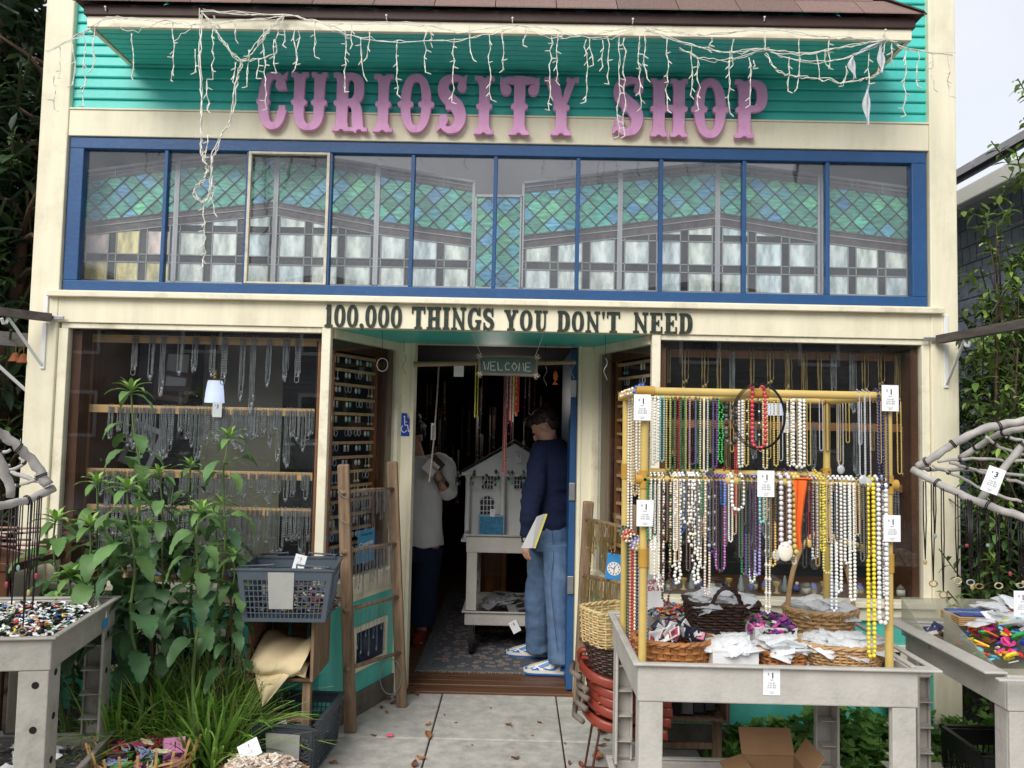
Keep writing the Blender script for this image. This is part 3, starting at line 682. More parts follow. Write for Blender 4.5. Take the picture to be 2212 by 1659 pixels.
# ================================================================ leaded glass panels standing behind the transom
def glass_piece(name, rough=.35, scale=14, stretch=(1,1,1)):
    m = M(name, None, rough, .0, 4, .3, attr=True, spec=.6, bscale=40, sub=.3); t = m.node_tree; N = t.nodes; L = t.links
    a = [n for n in N if n.type == 'ATTRIBUTE'][0]; co = [n for n in N if n.type == 'TEX_COORD'][0]
    mp = N.new('ShaderNodeMapping'); mp.inputs['Scale'].default_value = stretch; mp.inputs['Rotation'].default_value = (0, .8, 0)
    L.new(co.outputs['Object'], mp.inputs['Vector'])
    n = N.new('ShaderNodeTexNoise'); n.inputs['Scale'].default_value = scale; n.inputs['Detail'].default_value = 6; L.new(mp.outputs[0], n.inputs['Vector'])
    r = N.new('ShaderNodeValToRGB'); r.color_ramp.elements[0].position = .38; r.color_ramp.elements[1].position = .66
    r.color_ramp.elements[0].color = (.62,.70,.68,1); r.color_ramp.elements[1].color = (1.45,1.5,1.45,1)
    L.new(n.outputs['Fac'], r.inputs['Fac'])
    mu = N.new('ShaderNodeMix'); mu.data_type = 'RGBA'; mu.blend_type = 'MULTIPLY'; mu.inputs['Factor'].default_value = 1
    L.new(a.outputs['Color'], mu.inputs['A']); L.new(r.outputs[0], mu.inputs['B']); L.new(mu.outputs['Result'], N['Principled BSDF'].inputs['Base Color']); L.new(mu.outputs['Result'], [n for n in N if n.type == 'BSDF_TRANSLUCENT'][0].inputs['Color'])
    return m
m_marble = glass_piece('marbled_glass', scale=16, stretch=(1,1,5)); m_opal = glass_piece('opal_glass', scale=7, stretch=(3,1,1))
m_lead = M('zinc_came', C(170,170,172), .45, .1, 30, metal=.3)
m_lead2 = M('lead_line', C(150,152,150), .5, .1, 30)
GY = .15
def clip(poly, conv):
    out = poly
    for i in range(len(conv)):
        (ax,az),(bx,bz) = conv[i], conv[(i+1)%len(conv)]
        side = lambda p: (bx-ax)*(p[1]-az)-(bz-az)*(p[0]-ax)
        nw = []
        for j in range(len(out)):
            p, q = out[j], out[(j+1)%len(out)]; sp, sq = side(p), side(q)
            if sp >= 0: nw.append(p)
            if sp*sq < 0: t = sp/(sp-sq); nw.append((p[0]+(q[0]-p[0])*t, p[1]+(q[1]-p[1])*t))
        out = nw
        if len(out) < 3: return []
    return out
def inset(poly, k):
    cx = sum(p[0] for p in poly)/len(poly); cz_ = sum(p[1] for p in poly)/len(poly)
    return [(cx+(x-cx)*k, cz_+(z_-cz_)*k) for x, z_ in poly]
GREENS = [(c[0]*.62+.04, c[1]*1.05+.12, c[2]*1.0+.12) for c in [C(110,178,150),C(96,160,140),C(120,190,180),C(88,150,128),C(130,190,165),C(104,165,185),C(96,140,196),C(120,170,210),C(80,140,110),C(140,200,150)]]
Zb = at(1000,622,GY).z
def panel(xl, xr, tl, tr, bl, br, label, greens=False, warm=False):
    "ov px: left/right edges, top y at both, lower edge of the green band at both"
    A, B = at(xl, tl, GY), at(xr, tr, GY); Al, Bl = at(xl, bl, GY), at(xr, br, GY)
    x0, x1 = A.x, B.x; t = thing('leaded_glass_panel', label, 'stained glass', ((x0+x1)/2, GY, Zb), group='leaded glass panels standing behind the transom')
    lerp = lambda z0, z1, x: z0 + (z1-z0)*(x-x0)/(x1-x0)
    fr = MB(); r_ = .007
    for p, q in (((x0,Zb),(x0,A.z)),((x0,A.z),(x1,B.z)),((x1,B.z),(x1,Zb)),((x1,Zb),(x0,Zb))): fr.beam((p[0],GY,p[1]),(q[0],GY,q[1]), .014, .014, up=(0,1,0))
    fr.build('frame', m_lead, t)
    ld = MB(); mg = MB(); bg_ = MB(); wg = MB()
    flat = lambda mb, poly, yy, col: mb.add([(px, yy, pz) for px, pz in poly], [tuple(range(len(poly)))], col)
    def lead(p, q, w_=.0055): ld.beam((p[0],GY-.003,p[1]),(q[0],GY-.003,q[1]), w_, .006, up=(0,1,0))
    dkb = C(112,92,98)
    bh = 0 if greens else .055     # dark double border on top
    gb0, gb1 = (Zb, Zb) if greens else (Al.z, Bl.z)
    band = [(x0,gb0),(x1,gb1),(x1,B.z-bh),(x0,A.z-bh)]
    if bh:
        for k in (.5,1):
            lead((x0,A.z-bh*k),(x1,B.z-bh*k))
        bg_.prism([(x0,A.z-bh),(x1,B.z-bh),(x1,B.z),(x0,A.z)], GY, GY+.004, dkb)
        for f in (.33,.68): xx = x0+(x1-x0)*f; lead((xx,lerp(A.z,B.z,xx)-bh),(xx,lerp(A.z,B.z,xx)))
    sx_, sz_ = .098, .098; ox, oz = x0-.03, 2.30
    for i in range(-1, 40):
        for j in range(-2, 40):
            cx_ = ox + (i + (j%2)*.5)*sx_; cz_ = oz + j*sz_*.5
            d = [(cx_-sx_/2,cz_),(cx_,cz_-sz_/2),(cx_+sx_/2,cz_),(cx_,cz_+sz_/2)]
            c = clip(d, band)
            if len(c) < 3: continue
            col = random.choice(GREENS); k_ = R(.75,1.1)
            flat(mg, c, GY+R(0,.002), tuple(min(.95,v*k_) for v in col))
            for q in range(len(c)): lead(c[q], c[(q+1)%len(c)], .0032)
    if not greens:
        dz = .075
        for k in (0,.4,1): lead((x0,Al.z-dz*k),(x1,Bl.z-dz*k))
        bg_.prism([(x0,Al.z-dz),(x1,Bl.z-dz),(x1,Bl.z),(x0,Al.z)], GY, GY+.004, C(92,74,74))
        low = [(x0,Zb),(x1,Zb),(x1,Bl.z-dz),(x0,Al.z-dz)]
        sq, gap = .142, .045; nq = max(1, round((x1-x0)/(sq+gap))); sq = (x1-x0)/nq - gap
        rows_ = [(Zb, Zb+.11),(Zb+.155, Zb+.285),(Zb+.325, Zb+.46)]
        strips = [(x0,Zb+.11,x1,Zb+.155),(x0,Zb+.285,x1,Zb+.325)] + [(a_, Zb, b_, Zb+.8) for a_, b_ in [(x0,x0+gap/2)]+[(x0+gap/2+i*(sq+gap)+sq, x0+gap/2+i*(sq+gap)+sq+gap) for i in range(nq)]]
        for k_, (a_,e_,b_,f_) in enumerate(strips):
            c = clip([(a_,e_),(min(b_,x1),e_),(min(b_,x1),f_),(a_,f_)], low)
            if len(c) > 2: flat(bg_, c, GY+.001+.001*(k_ > 1), C(30,26,26))
        for (z0, z1) in rows_:
            lead((x0,z0),(x1,z0)) if min(Al.z,Bl.z)-dz > z0 else None
            if min(Al.z,Bl.z)-dz > z1: lead((x0,z1),(x1,z1))
        for i in range(nq):
            a = x0 + gap/2 + i*(sq+gap)
            for e in (a, a+sq): lead((e,Zb),(e,lerp(Al.z,Bl.z,e)-dz))
            for ri, (z0, z1) in enumerate(rows_):
                c = clip([(a,z0),(a+sq,z0),(a+sq,z1),(a,z1)], low)
                if len(c) < 3: continue
                col = random.choice([C(246,250,250),C(238,246,252),C(248,248,242),C(242,244,238)])
                if warm and ri < 2: col = random.choice([C(250,190,160),C(244,214,208),C(244,222,160)]) if i < 3 else col
                flat(wg, c, GY-.001, col)
    ld.build('lead_lines', m_lead2, t)
    mg.build('marbled_roof_glass', m_marble, t)
    if bg_.v: bg_.build('dark_border_glass', m_opal, t)
    if wg.v: wg.build('opal_squares', m_opal, t)
panel(186,384,371,344,481,458,'leaded panel with orange tinted squares, at the far left of the transom', warm=True)
panel(389,598,343,326,458,437,'leaded panel rising towards the left gable peak, behind the long loop of lights')
panel(603,815,326,358,437,477,'leaded panel falling from the left gable peak, seen through the peeling sash')
panel(820,1024,360,393,478,505,'lowest right panel of the left leaded gable, beside the all green strip')
panel(1028,1127,423,424,470,470,'narrow all green diamond leaded panel between the two gables', greens=True)
panel(1131,1338,395,371,509,486,'leaded panel starting the right gable, beside the all green strip')
panel(1343,1548,371,352,485,460,'leaded panel with blue diamonds rising to the right gable peak')
panel(1553,1768,352,379,460,495,'leaded panel falling from the right gable peak, behind the eighth pane')
panel(1776,1966,380,406,496,519,'leaded panel with dark green diamonds at the far right of the transom')
# ================================================================ icicle lights
LY = cY-.03
def wiggle(mb, pts, r=.0022, amp=.006, k=5):
    out = []
    for i, p in enumerate(catmull(pts, k)): out.append(p + Vector((R(-amp,amp), R(-amp,amp), R(-amp,amp))))
    mb.tube(out, r, 4)
    return out
def drop(t, x, y0, y1, Y=LY, bul=None, heavy=1):
    a, b = at(x, y0, Y), at(x+R(-6,6), y1, Y); n_ = max(3, int((a-b).length/.035)); mb = MB(); pts = []
    for i in range(n_+1):
        p = a.lerp(b, i/n_); pts.append(p + Vector((R(-.008,.008)*(i > 0), R(-.008,.008), 0)))
    for s_ in range(2):
        mb.tube([p + Vector((R(-.002,.002)+.002*(-1)**(j+s_), R(-.002,.002), 0)) for j, p in enumerate(pts)], .0017*heavy, 4)
    for i in range(1, n_+1, 1):
        if R(0,1) < .5 or i == n_:
            p = pts[i]; d = Vector((random.choice((-1,1))*R(.4,1), R(-.6,.3), R(-1.1,.1))).normalized()
            mb.tube([p, p+d*.010, p+d*.026], [.0018,.0032,.0022], 5)
    mb.build('icicle_drop', m_wire, t)
z1x = lambda x: x*.42666; z2x = lambda x: 734.4+x*.42666; z3x = lambda x: 1468.8+x*.42666
lsA = thing('icicle_lights', 'tangled white icicle light string along the left part of the canopy', 'string lights', at(500,60,LY), group='icicle lights hung from the canopy')
lsB = thing('icicle_lights', 'white icicle light string above the word CURIOSITY and the door', 'string lights', at(1000,60,LY), group='icicle lights hung from the canopy')
lsC = thing('icicle_lights', 'white icicle light string with torn cloth rags on the right part of the canopy', 'string lights', at(1700,60,LY), group='icicle lights hung from the canopy')
def cable(t, P, n=1, r=.0018, amp=.007, Y=LY):
    mb = MB()
    for i in range(n): wiggle(mb, [at(x+R(-3,3)*(i > 0), y+R(-4,4)*(i > 0), Y+R(-.012,.006)) for x, y in P], r, amp)
    mb.build('cable', m_wire, t)
def zz(P, s_): return [(s_+x*.42666, y*.42666) for x, y in P]
cable(lsA, zz([(235,265),(380,190),(470,140),(545,88),(700,100),(850,110),(960,118),(1200,108),(1435,82)],0), 3)
cable(lsA, zz([(560,90),(670,160),(800,112)],0)); cable(lsA, zz([(880,210),(975,125)],0))
cable(lsA, zz([(1018,55),(1070,120),(1130,215),(1225,312),(1300,230),(1370,140),(1435,82)],0), 4)
cable(lsA, zz([(1018,55),(1180,70),(1435,75),(1600,110),(1742,160)],0), 3)
cable(lsA, zz([(1018,55),(1012,250),(1018,500),(1020,650),(1025,780),(1045,840),(1040,900),(1000,940),(985,980),(1020,1018),(1058,1000),(1065,900),(1080,800),(1120,690),(1165,610),(1190,450),(1205,360),(1225,312)],0), 3, .0026)
cable(lsA, zz([(1225,312),(1300,300),(1390,270),(1400,190),(1435,85)],0), 2)
for x,a,b in ((300,235,395),(275,385,550),(370,225,430),(430,150,540),(480,140,350),(665,170,385),(880,110,405),(1085,80,400),(1045,400,560),(1050,640,800),(1035,1020,1350),(1075,900,1080),(990,250,370),(1190,310,420),(1260,250,440),(1335,140,550),(1390,200,370),(1310,300,400),(1440,150,230),(1490,150,350),(1510,150,330),(1600,100,285),(1190,120,195)):
    drop(lsA, z1x(x), a*.42666, b*.42666)
cable(lsB, zz([(-60,130),(240,112),(440,130),(640,160),(873,128),(1050,150),(1260,180),(1483,130)],734.4), 2)
cable(lsB, zz([(-40,155),(120,195),(300,212),(580,200),(745,172),(870,140)],734.4), 2); cable(lsB, zz([(940,150),(1070,190),(1200,185),(1350,190),(1480,140)],734.4), 2)
for x,a,b in ((25,150,470),(60,120,230),(105,190,390),(150,160,290),(290,200,480),(430,130,370),(465,150,215),(580,195,520),(655,130,305),(755,175,505),(825,140,350),(940,150,230),(1070,180,560),(1100,150,415),(1245,200,520),(1265,190,330),(1330,200,340),(1355,185,430)):
    drop(lsB, z2x(x), a*.42666, b*.42666)
cable(lsC, zz([(-177,140),(0,170),(120,180),(427,142),(650,175),(800,190),(1040,200),(1150,245),(1380,278)],1468.8), 3)
cable(lsC, zz([(-177,150),(60,230),(250,262),(427,245),(600,272),(740,258),(900,225),(1040,200)],1468.8), 3)
cable(lsC, zz([(0,245),(120,295),(250,300),(427,250),(500,280),(700,315),(900,270),(1040,200)],1468.8), 2)
cable(lsC, zz([(427,265),(480,340),(570,390),(700,400),(830,418),(940,400),(1000,360),(1040,205)],1468.8), 2, .0022, .008)
cable(lsC, zz([(427,142),(425,250)],1468.8), 2)
for x,a,b,k in ((1410,140,690,2),(1440,190,690,2),(1515,160,545,2),(1540,170,400,2),(1655,200,560,2),(60,235,485,3),(90,290,560,3),(160,190,250,3),(250,260,570,3),(270,200,330,3),(350,290,535,3),(375,300,350,3),(550,290,460,3),(605,190,450,3),(690,270,400,3),(735,255,330,3),(760,180,350,3),(845,330,435,3),(960,260,430,3),(1075,210,300,3),(1150,250,585,3),(1205,260,440,3),(1280,270,450,3),(1360,280,490,3)):
    drop(lsC, (z2x if k == 2 else z3x)(x), a*.42666, b*.42666)
m_rag = M('white_rag', C(225,228,230), .8, .15, 20, sub=.3)
for P in ([(880,270),(870,330),(885,400)],[(1015,220),(1020,300),(1018,370)],[(955,430),(945,530),(950,640)],[(1040,205),(960,240),(880,280)]):
    pts = [at(*q, LY-.01) for q in zz(P,1468.8)]; cs = catmull(pts, 6); m_ = MB(); n_ = len(cs)-1
    m_.sheet(lambda u,v: cs[int(round(v*n_))] + Vector(((u-.5)*.030*(1-.75*abs(2*v-1)**2)+.004*math.sin(9*v+u*4), .008*math.sin(u*7+v*5), .004*math.sin(u*11))), 5, n_, .0008)
    m_.build('rag', m_rag, lsC)
for x, y in ((228,22),(834.7,40),(1107,46),(1367,48),(1651,44),(1912,72)):
    b = MB(); p = at(x, y, cY-.022); b.tube([p+Vector((0,.02,0)), p, p+Vector((0,-.003,.012))], .0025, 5); b.ball(p+Vector((0,-.004,.014)), .006, n=8, m=5); b.build('hook', m_white, can)
# ================================================================ necklaces
m_bead = M('bead_mix', None, .25, .05, 8, attr=True, spec=.6, coat=.3)
m_silver = M('silver_chain', C(158,158,158), .35, .3, 30, metal=.6)
m_gold = M('brass_chain', C(176,150,96), .35, .15, 30, metal=.7)
m_matte = M('matte_goods', None, .6, .12, 20, attr=True)
PROTO = {}
def strand_path(w, L, n, bar=.014, tw=0.0):
    "over a bar along X at the origin, down both sides, joined by a loop"
    pts = []
    r = w/2
    for i in range(n+1):
        t = i/n; z = -t*(L-r); pts.append(Vector((-r + .4*r*math.sin(t*2)*0, -bar*1.15 - .004*t, z)))
    for i in range(1, 8):
        a = math.pi*i/8; pts.append(Vector((-r*math.cos(a), -bar*1.15-.004, -(L-r) - r*1.25*math.sin(a))))
    for i in range(n, -1, -1):
        t = i/n; z = -t*(L-r); pts.append(Vector((r, -bar*1.15 - .004*t, z)))
    return pts
def resample(pts, step):
    out = [pts[0]]; acc = 0
    for a, b in zip(pts, pts[1:]):
        l = (b-a).length; d = step-acc
        while d <= l: out.append(a.lerp(b, d/l)); d += step
        acc = (acc + l) % step
    return out
def over_bar(w, bar):
    r = w/2; o = []
    for s_ in (-1, 1):
        for i in range(5):
            a = math.pi*i/4 ; o.append(Vector((s_*r*.9, -bar*1.15*math.cos(a), bar*1.15*math.sin(a))))
    return o
def beads(col, L, r=.0055, w=.016, alt=None, every=2, bar=.014, sq=(1,1,1), big=None, jit=0.0, mat=None, tail=None):
    key = ('b', col, round(L,3), r, w, alt, every, bar, sq, big, jit, tail)
    if key in PROTO: return PROTO[key]
    mb = MB(); pts = resample(strand_path(w, L, 12, bar), r*2.0*max(.7, sq[2]))
    for i, p in enumerate(pts):
        c = alt if (alt and i % every == 0) else col; k = R(.88,1.1); rr = r
        if big and i % big == 0: rr = r*1.7
        mb.ball((p.x+R(-jit,jit), p.y+R(-jit,jit), p.z), rr, tuple(min(1,v*k) for v in c), 6, 4, sq)
    for p in over_bar(w, bar): mb.ball(p, r, col, 5, 4)
    if tail:
        z = -L-w*.3; mb.ball((0,-bar-.006,z-.012), tail[1], tail[0], 10, 6, (1,.35,1.25))
    me = _mesh(mb, 'beads', mat or m_bead); PROTO[key] = me; return me
def chains(metal, L, n=2, w=.016, r=.0012, bar=.012, pend=None, spread=.01, knots=False):
    mb = MB(); col = (.6,.6,.58)
    for q in range(n):
        Lq = L*R(.75,1); pts = strand_path(w*R(.5,1.1), Lq, 5, bar+.001*q); dx = R(-spread,spread)
        pts = [p + Vector((dx+R(-.0012,.0012), R(-.002,.002), 0)) for p in pts]
        mb.tube(pts, r, 4, col, cap=False)
        if knots:
            for p in resample(pts, .011): mb.ball(p, r*2.1, col, 5, 3)
        if pend or R(0,1) < .4: 
            z = min(p.z for p in pts); mb.ball((dx,-bar-.006,z-.008), R(.004,.008), col, 7, 5, (1,.4,R(1,1.8)))
    for p in over_bar(w, bar): mb.ball(p, r*1.6, col, 4, 3)
    return _mesh(mb, 'chain', metal)
def _mesh(mb, name, mat, smooth=True):
    o = mb.build(name, mat, None, loc=(0,0,0)); me = o.data
    if smooth: me.polygons.foreach_set('use_smooth', [True]*len(me.polygons))
    bpy.data.objects.remove(o); return me
def put(me, name, label, cat, loc, rz=0, group=None, mat=None, sc=None):
    o = bpy.data.objects.new(name, me); COL.objects.link(o); o.location = loc; o.rotation_euler = (0,0,rz)
    if sc: o.scale = sc
    return tag(o, label, cat, group)
SIL = [chains(m_silver, L, n, pend=p, knots=k, r=.0015) for L, n, p, k in ((.22,4,0,0),(.18,3,1,1),(.26,4,1,0),(.15,4,0,1),(.20,3,0,1),(.24,4,1,0),(.13,4,1,1),(.17,5,0,0))]
GLD = [chains(m_gold, L, n+1, r=.0014, pend=p, knots=k) for L, n, p, k in ((.22,3,0,0),(.18,2,1,0),(.26,3,1,0),(.15,3,0,1),(.20,3,0,0))]
# price cards ------------------------------------------------------------
def price_card(label, loc, rz=0, w=.062, h=.105, tilt=0, roll=0, price='$1', lines=True, mat=None, name='price_card', group='white price cards', small='each'):
    t = thing(name, label, 'price tag', loc, group=group)
    mw = facing(loc, rz, tilt, roll); mb = MB(); P_ = lambda x, y, z: mw @ Vector((x, y, z))
    vs = [P_(x, y, z) for z in (0,-.0012) for x, y in ((-w/2,-h/2),(w/2,-h/2),(w/2,h/2),(-w/2,h/2))]
    mb.add(vs, [(0,1,2,3),(7,6,5,4),(4,5,1,0),(5,6,2,1),(6,7,3,2),(7,4,0,3)]); mb.build('card', mat or m_paper, t)
    k = h/.105
    put_text(price[0], .012*k, m_ink, t, mw @ Matrix.Translation((-.013*k, .030*k, .0006)), 'price')
    put_text(price[1:], .030*k, m_ink, t, mw @ Matrix.Translation((.004*k, .024*k, .0006)), 'price', bold=.0008*k)
    if small: put_text(small, .008*k, m_ink, t, mw @ Matrix.Translation((0, .008*k, .0006)), 'lettering')
    if lines: put_text('7 for $5\n15 for $10\n35 for $20', .0085*k, m_ink, t, mw @ Matrix.Translation((0, -.014*k, .0006)), 'lettering')
    if lines: put_text('Curiosity\nShop', .006*k, m_ink, t, mw @ Matrix.Translation((0, -.042*k, .0006)), 'lettering')
    return t
# ================================================================ left display window
RY = .15
def rail(parent, xa, xb, y, Y, h=.044, name='rail', mat=None, slope=0):
    a, b = at(xa, y, Y), at(xb, y, Y); q = MB(); zc = (a.z+b.z)/2 if not slope else a.z
    q.bbox((a.x, Y, zc-h/2),(b.x, Y+.018, zc+h/2), .002); q.build(name, mat or m_woodrail, parent); return a.x, b.x, zc
rackL = thing('necklace_rack', 'light wood rail rack filling the left display window', 'display rack', (at(445,900,RY).x, RY, .80))
YR = [735, 887, 1025, 1103, 1185]
rows = []
for y in YR[:4]: rows.append(rail(rackL, 186, 703, y, RY))
for x0, x1 in ((163,189),(698,717)):
    a, b = at(x0, 950, RY), at(x1, 950, RY); q = MB(); q.bbox((a.x,RY-.003,.80),(b.x,RY+.022,2.13), .002); q.build('stile', m_woodin, rackL)
b = MB(); b.box((-2.44,.05,.79),(-2.38,.60,2.16)); b.build('window_side', m_wooddk, shop); 
b = MB(); b.box((2.11,.05,.79),(2.17,.60,2.16)); b.build('window_side', m_wooddk, shop)
b = MB(); b.box((-2.44,.051,.76),(-1.02,.62,.79)); b.build('window_shelf', m_wooddk, shop)
b = MB(); b.box((.72,.051,.76),(2.17,.62,.79)); b.build('window_shelf', m_wooddk, shop)
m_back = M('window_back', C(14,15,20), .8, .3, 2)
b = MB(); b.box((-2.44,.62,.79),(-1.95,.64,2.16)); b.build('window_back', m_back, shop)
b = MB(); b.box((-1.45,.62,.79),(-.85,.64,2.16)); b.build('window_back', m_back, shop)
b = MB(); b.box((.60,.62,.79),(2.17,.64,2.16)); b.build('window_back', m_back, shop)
b = MB(); b.box((-1.949,.63,.79),(-1.451,.65,2.16)); b.build('plaster_wall', M('plaster', C(140,136,118), .8, .1, 4), shop)
GL = 'silver necklaces hanging in the left display window'; RN = ['top','second','third','lowest']
cnt = [12, 36, 36, 42]
for ri, (xa, xb, zc) in enumerate(rows):
    for i in range(cnt[ri]):
        u = (i+.5)/cnt[ri] + R(-.012,.012)
        if ri == 0: x = xa + (xb-xa)*(.18+.75*u)
        else: x = xa + (xb-xa)*(.04+.95*u) if ri != 1 else xa + (xb-xa)*(.08+.9*u**.85)
        me = random.choice(SIL); sc = (1.3, 1, R(1.1,1.6)) if ri in (0,) else (1.2,1,R(.75,1.25)) if ri == 1 else ((1.2,1,R(.55,.9)) if ri == 2 else (1.4,1,R(.9,1.3)))
        put(me, 'necklace', 'thin silver chain necklace on the %s rail of the left display window' % RN[ri], 'necklace', (x, RY+.008, zc+.01), group='silver necklaces on the %s left window rail' % RN[ri], sc=sc)
def frame_pic(label, x, y, Y, w, h, roll, mw=m_wtrim, gp=None):
    p = at(x, y, Y); t = thing('picture_frame', label, 'picture frame', p); mt = facing(p, 0, -.1, roll)
    b = MB()
    for (a0,b0,a1,b1) in ((-w/2,-h/2,w/2,-h/2+.03),(-w/2,h/2-.03,w/2,h/2),(-w/2,-h/2+.03,-w/2+.03,h/2-.03),(w/2-.03,-h/2+.03,w/2,h/2-.03)):
        vs = [mt @ Vector((xx,yy,zz)) for zz in (.0,.02) for xx, yy in ((a0,b0),(a1,b0),(a1,b1),(a0,b1))]
        b.add(vs, [(0,3,2,1),(4,5,6,7),(0,1,5,4),(1,2,6,5),(2,3,7,6),(3,0,4,7)])
    b.build('frame', mw, t); b = MB(); b.add([mt @ Vector((xx,yy,.006)) for xx, yy in ((-w/2+.02,-h/2+.02),(w/2-.02,-h/2+.02),(w/2-.02,h/2-.02),(-w/2+.02,h/2-.02))], [(0,1,2,3)]); b.build('picture', gp or m_back, t)
m_greyfr = M('grey_frame', C(150,150,150), .5, .1, 9)
frame_pic('tilted grey picture frame leaning inside the left window behind the second rail', 310, 965, .5, .20, .26, -.35, m_greyfr)
frame_pic('dark wood picture frame on the plaster wall inside the left window', 375, 835, .6, .22, .18, -.1, m_wooddk)
frame_pic('dark framed print high inside the left window behind the silver chains', 385, 800, .61, .2, .26, 0, m_wooddk, m_paper)
def pendant_lamp(x, y0, y1, w, Y, label):
    a, b = at(x, y0, Y), at(x, y1, Y); t = thing('pendant_lamp', label, 'lamp', b); h = a.z-b.z; ww = w
    m_shade = bpy.data.materials.get('lamp_glass') or M('lamp_glass', C(206,214,236), .3, .03, 4, sub=.3)
    bs = m_shade.node_tree.nodes['Principled BSDF']; bs.inputs['Emission Color'].default_value = (.75,.8,1,1); bs.inputs['Emission Strength'].default_value = .45
    q = MB(); q.lathe([(ww*.55,0),(ww*.5,h*.3),(ww*.42,h*.62),(ww*.40,h*.64),(ww*.40,h*.66)], (b.x,Y,b.z), 20); q.build('lamp_shade', m_shade, t, smooth=True)
    q = MB(); q.lathe([(ww*.41,h*.665),(ww*.36,h*.70),(ww*.16,h*.74),(ww*.14,h*.80),(ww*.20,h*.84),(ww*.16,h*.96),(.004,h)], (b.x,Y,b.z), 16, cap=True); q.build('brass_fitting', m_gold, t, smooth=True)
    q = MB(); q.tube([(b.x,Y,b.z+h),(b.x,Y,2.19)], .003, 5); q.build('cord', m_black, t)
pendant_lamp(463, 798, 870, .10, .30, 'small bell shaped bluish glass lamp with brass neck inside the left window')
pendant_lamp(1672, 845, 897, .10, .42, 'pale glass lamp shade glowing inside the right window behind the bead rack')
price_card('white $5 price card on the second rail of the left window', at(469, 885, RY-.03), .1, .05, .082, price='$5', lines=False, small='each')
# odd pieces low on the left
for k in range(9):
    x, y = 190+R(0,130), 905+R(0,90); p = at(x, y, .3); b = MB(); b.ball((0,0,0), .012, C(190,192,196), 8, 5, (1,.5,R(.8,1.4))); b.tube([(0,0,.012),(0,0,.05)], .0015, 4, C(190,192,196))
    put(_mesh(b, 'charm', m_matte), 'glass_charm', 'little clear glass charm hanging dark inside the left window', 'charm', p, group='glass charms inside the left window')
# ================================================================ right display window
rackR = thing('necklace_rack', 'brown wood rail rack in the right display window behind the bead stand', 'display rack', (at(1700,900,RY).x, RY, .80))
rowsR = [rail(rackR, 1430, 1960, y, RY, mat=m_woodin) for y in (767, 920, 1050)]
for x0, x1, mt in ((1415,1432,m_woodin),(1955,1985,m_woodin)):
    a, b = at(x0, 950, RY), at(x1, 950, RY); q = MB(); q.bbox((a.x,RY-.003,.80),(b.x,RY+.03,2.13), .002); q.build('stile', mt, rackR)
for ri, (n_, sc0, sc1) in enumerate(((15,1.0,1.4),(17,.9,1.3),(13,1.0,1.5))):
    xa, xb, zc = rowsR[ri]
    for i in range(n_):
        x = xa + (xb-xa)*((i+.5)/n_+R(-.015,.015)); me = random.choice(GLD if R(0,1) < .75 else SIL)
        put(me, 'necklace', 'brassy chain necklace on the %s rail of the right display window' % RN[ri], 'necklace', (x, RY+.008, zc+.01), group='brass necklaces on the %s right window rail' % RN[ri], sc=(1.3,1,R(sc0,sc1)))
# knick-knacks on the shelf of the right window
cols = [C(200,196,180),C(120,120,170),C(190,160,90),C(150,160,160),C(80,90,150),C(210,210,200),C(120,150,130)]
KP = []
for s_ in range(5):
    b = MB(); c = cols[s_]
    if s_ == 0: b.box((-.02,-.015,0),(.02,.015,.035), c); b.prism([(-.025,.035),(.025,.035),(0,.06)], -.017, .017, C(120,110,90))
    elif s_ == 1: b.lathe([(.018,0),(.022,.015),(.02,.035),(.012,.04),(.014,.05)], n=10, col=c); b.lathe([(.02,.0),(.023,.016)], n=10, col=C(200,170,60))
    elif s_ == 2: b.lathe([(.02,0),(.008,.006),(.006,.03),(.018,.045),(.02,.06)], n=10, col=c)
    elif s_ == 3: b.lathe([(.016,0),(.02,.02),(.010,.05),(.012,.055),(.003,.085)], n=10, col=c)
    else: b.ball((0,0,.02), .02, c, 8, 6); b.ball((.004,0,.045), .011, C(220,215,200), 8, 5); b.tube([(-.02,0,.025),(-.035,0,.03)], .004, 5, c)
    KP.append(_mesh(b, 'trinket', m_matte))
for i in range(26):
    put(KP[i%5], 'trinket', ('tiny model house','small blue and yellow jar','small brass goblet','small pale glass bottle','small blue bird figurine')[i%5] + ' on the shelf of the right window', 'figurine', (.80+1.3*(i+.5)/26+R(-.015,.015), .10+R(0,.09), .791), R(-1,1), 'small trinkets along the shelf of the right window')
for i in range(12):
    put(KP[(i*2)%5], 'trinket', ('tiny model house','small brass goblet','small blue bird figurine','small blue and yellow jar','small pale glass bottle')[i%5] + ' on the shelf of the left window behind the plants', 'figurine', (-2.25+1.1*(i+.5)/12+R(-.015,.015), .10+R(0,.06), .791), R(-1,1), 'small trinkets along the shelf of the left window')
b = MB(); b.loft([((0,-.003,0),.06,.085,(1,0,0),(0,0,1)),((0,.003,0),.06,.085,(1,0,0),(0,0,1))], 28, C(20,22,28)); b.tube([(.06*math.cos(a),-.004,.085*math.sin(a)) for a in np.linspace(0,2*math.pi,29)], .003, 5, C(24,24,26))
put(_mesh(b, 'mirror', m_matte), 'hand_mirror', 'round dark mirror standing on the right window shelf beyond the dark brown basket', 'mirror', at(1885*.0+1882, 1400, .10) if False else at(1893, 1408, .1))
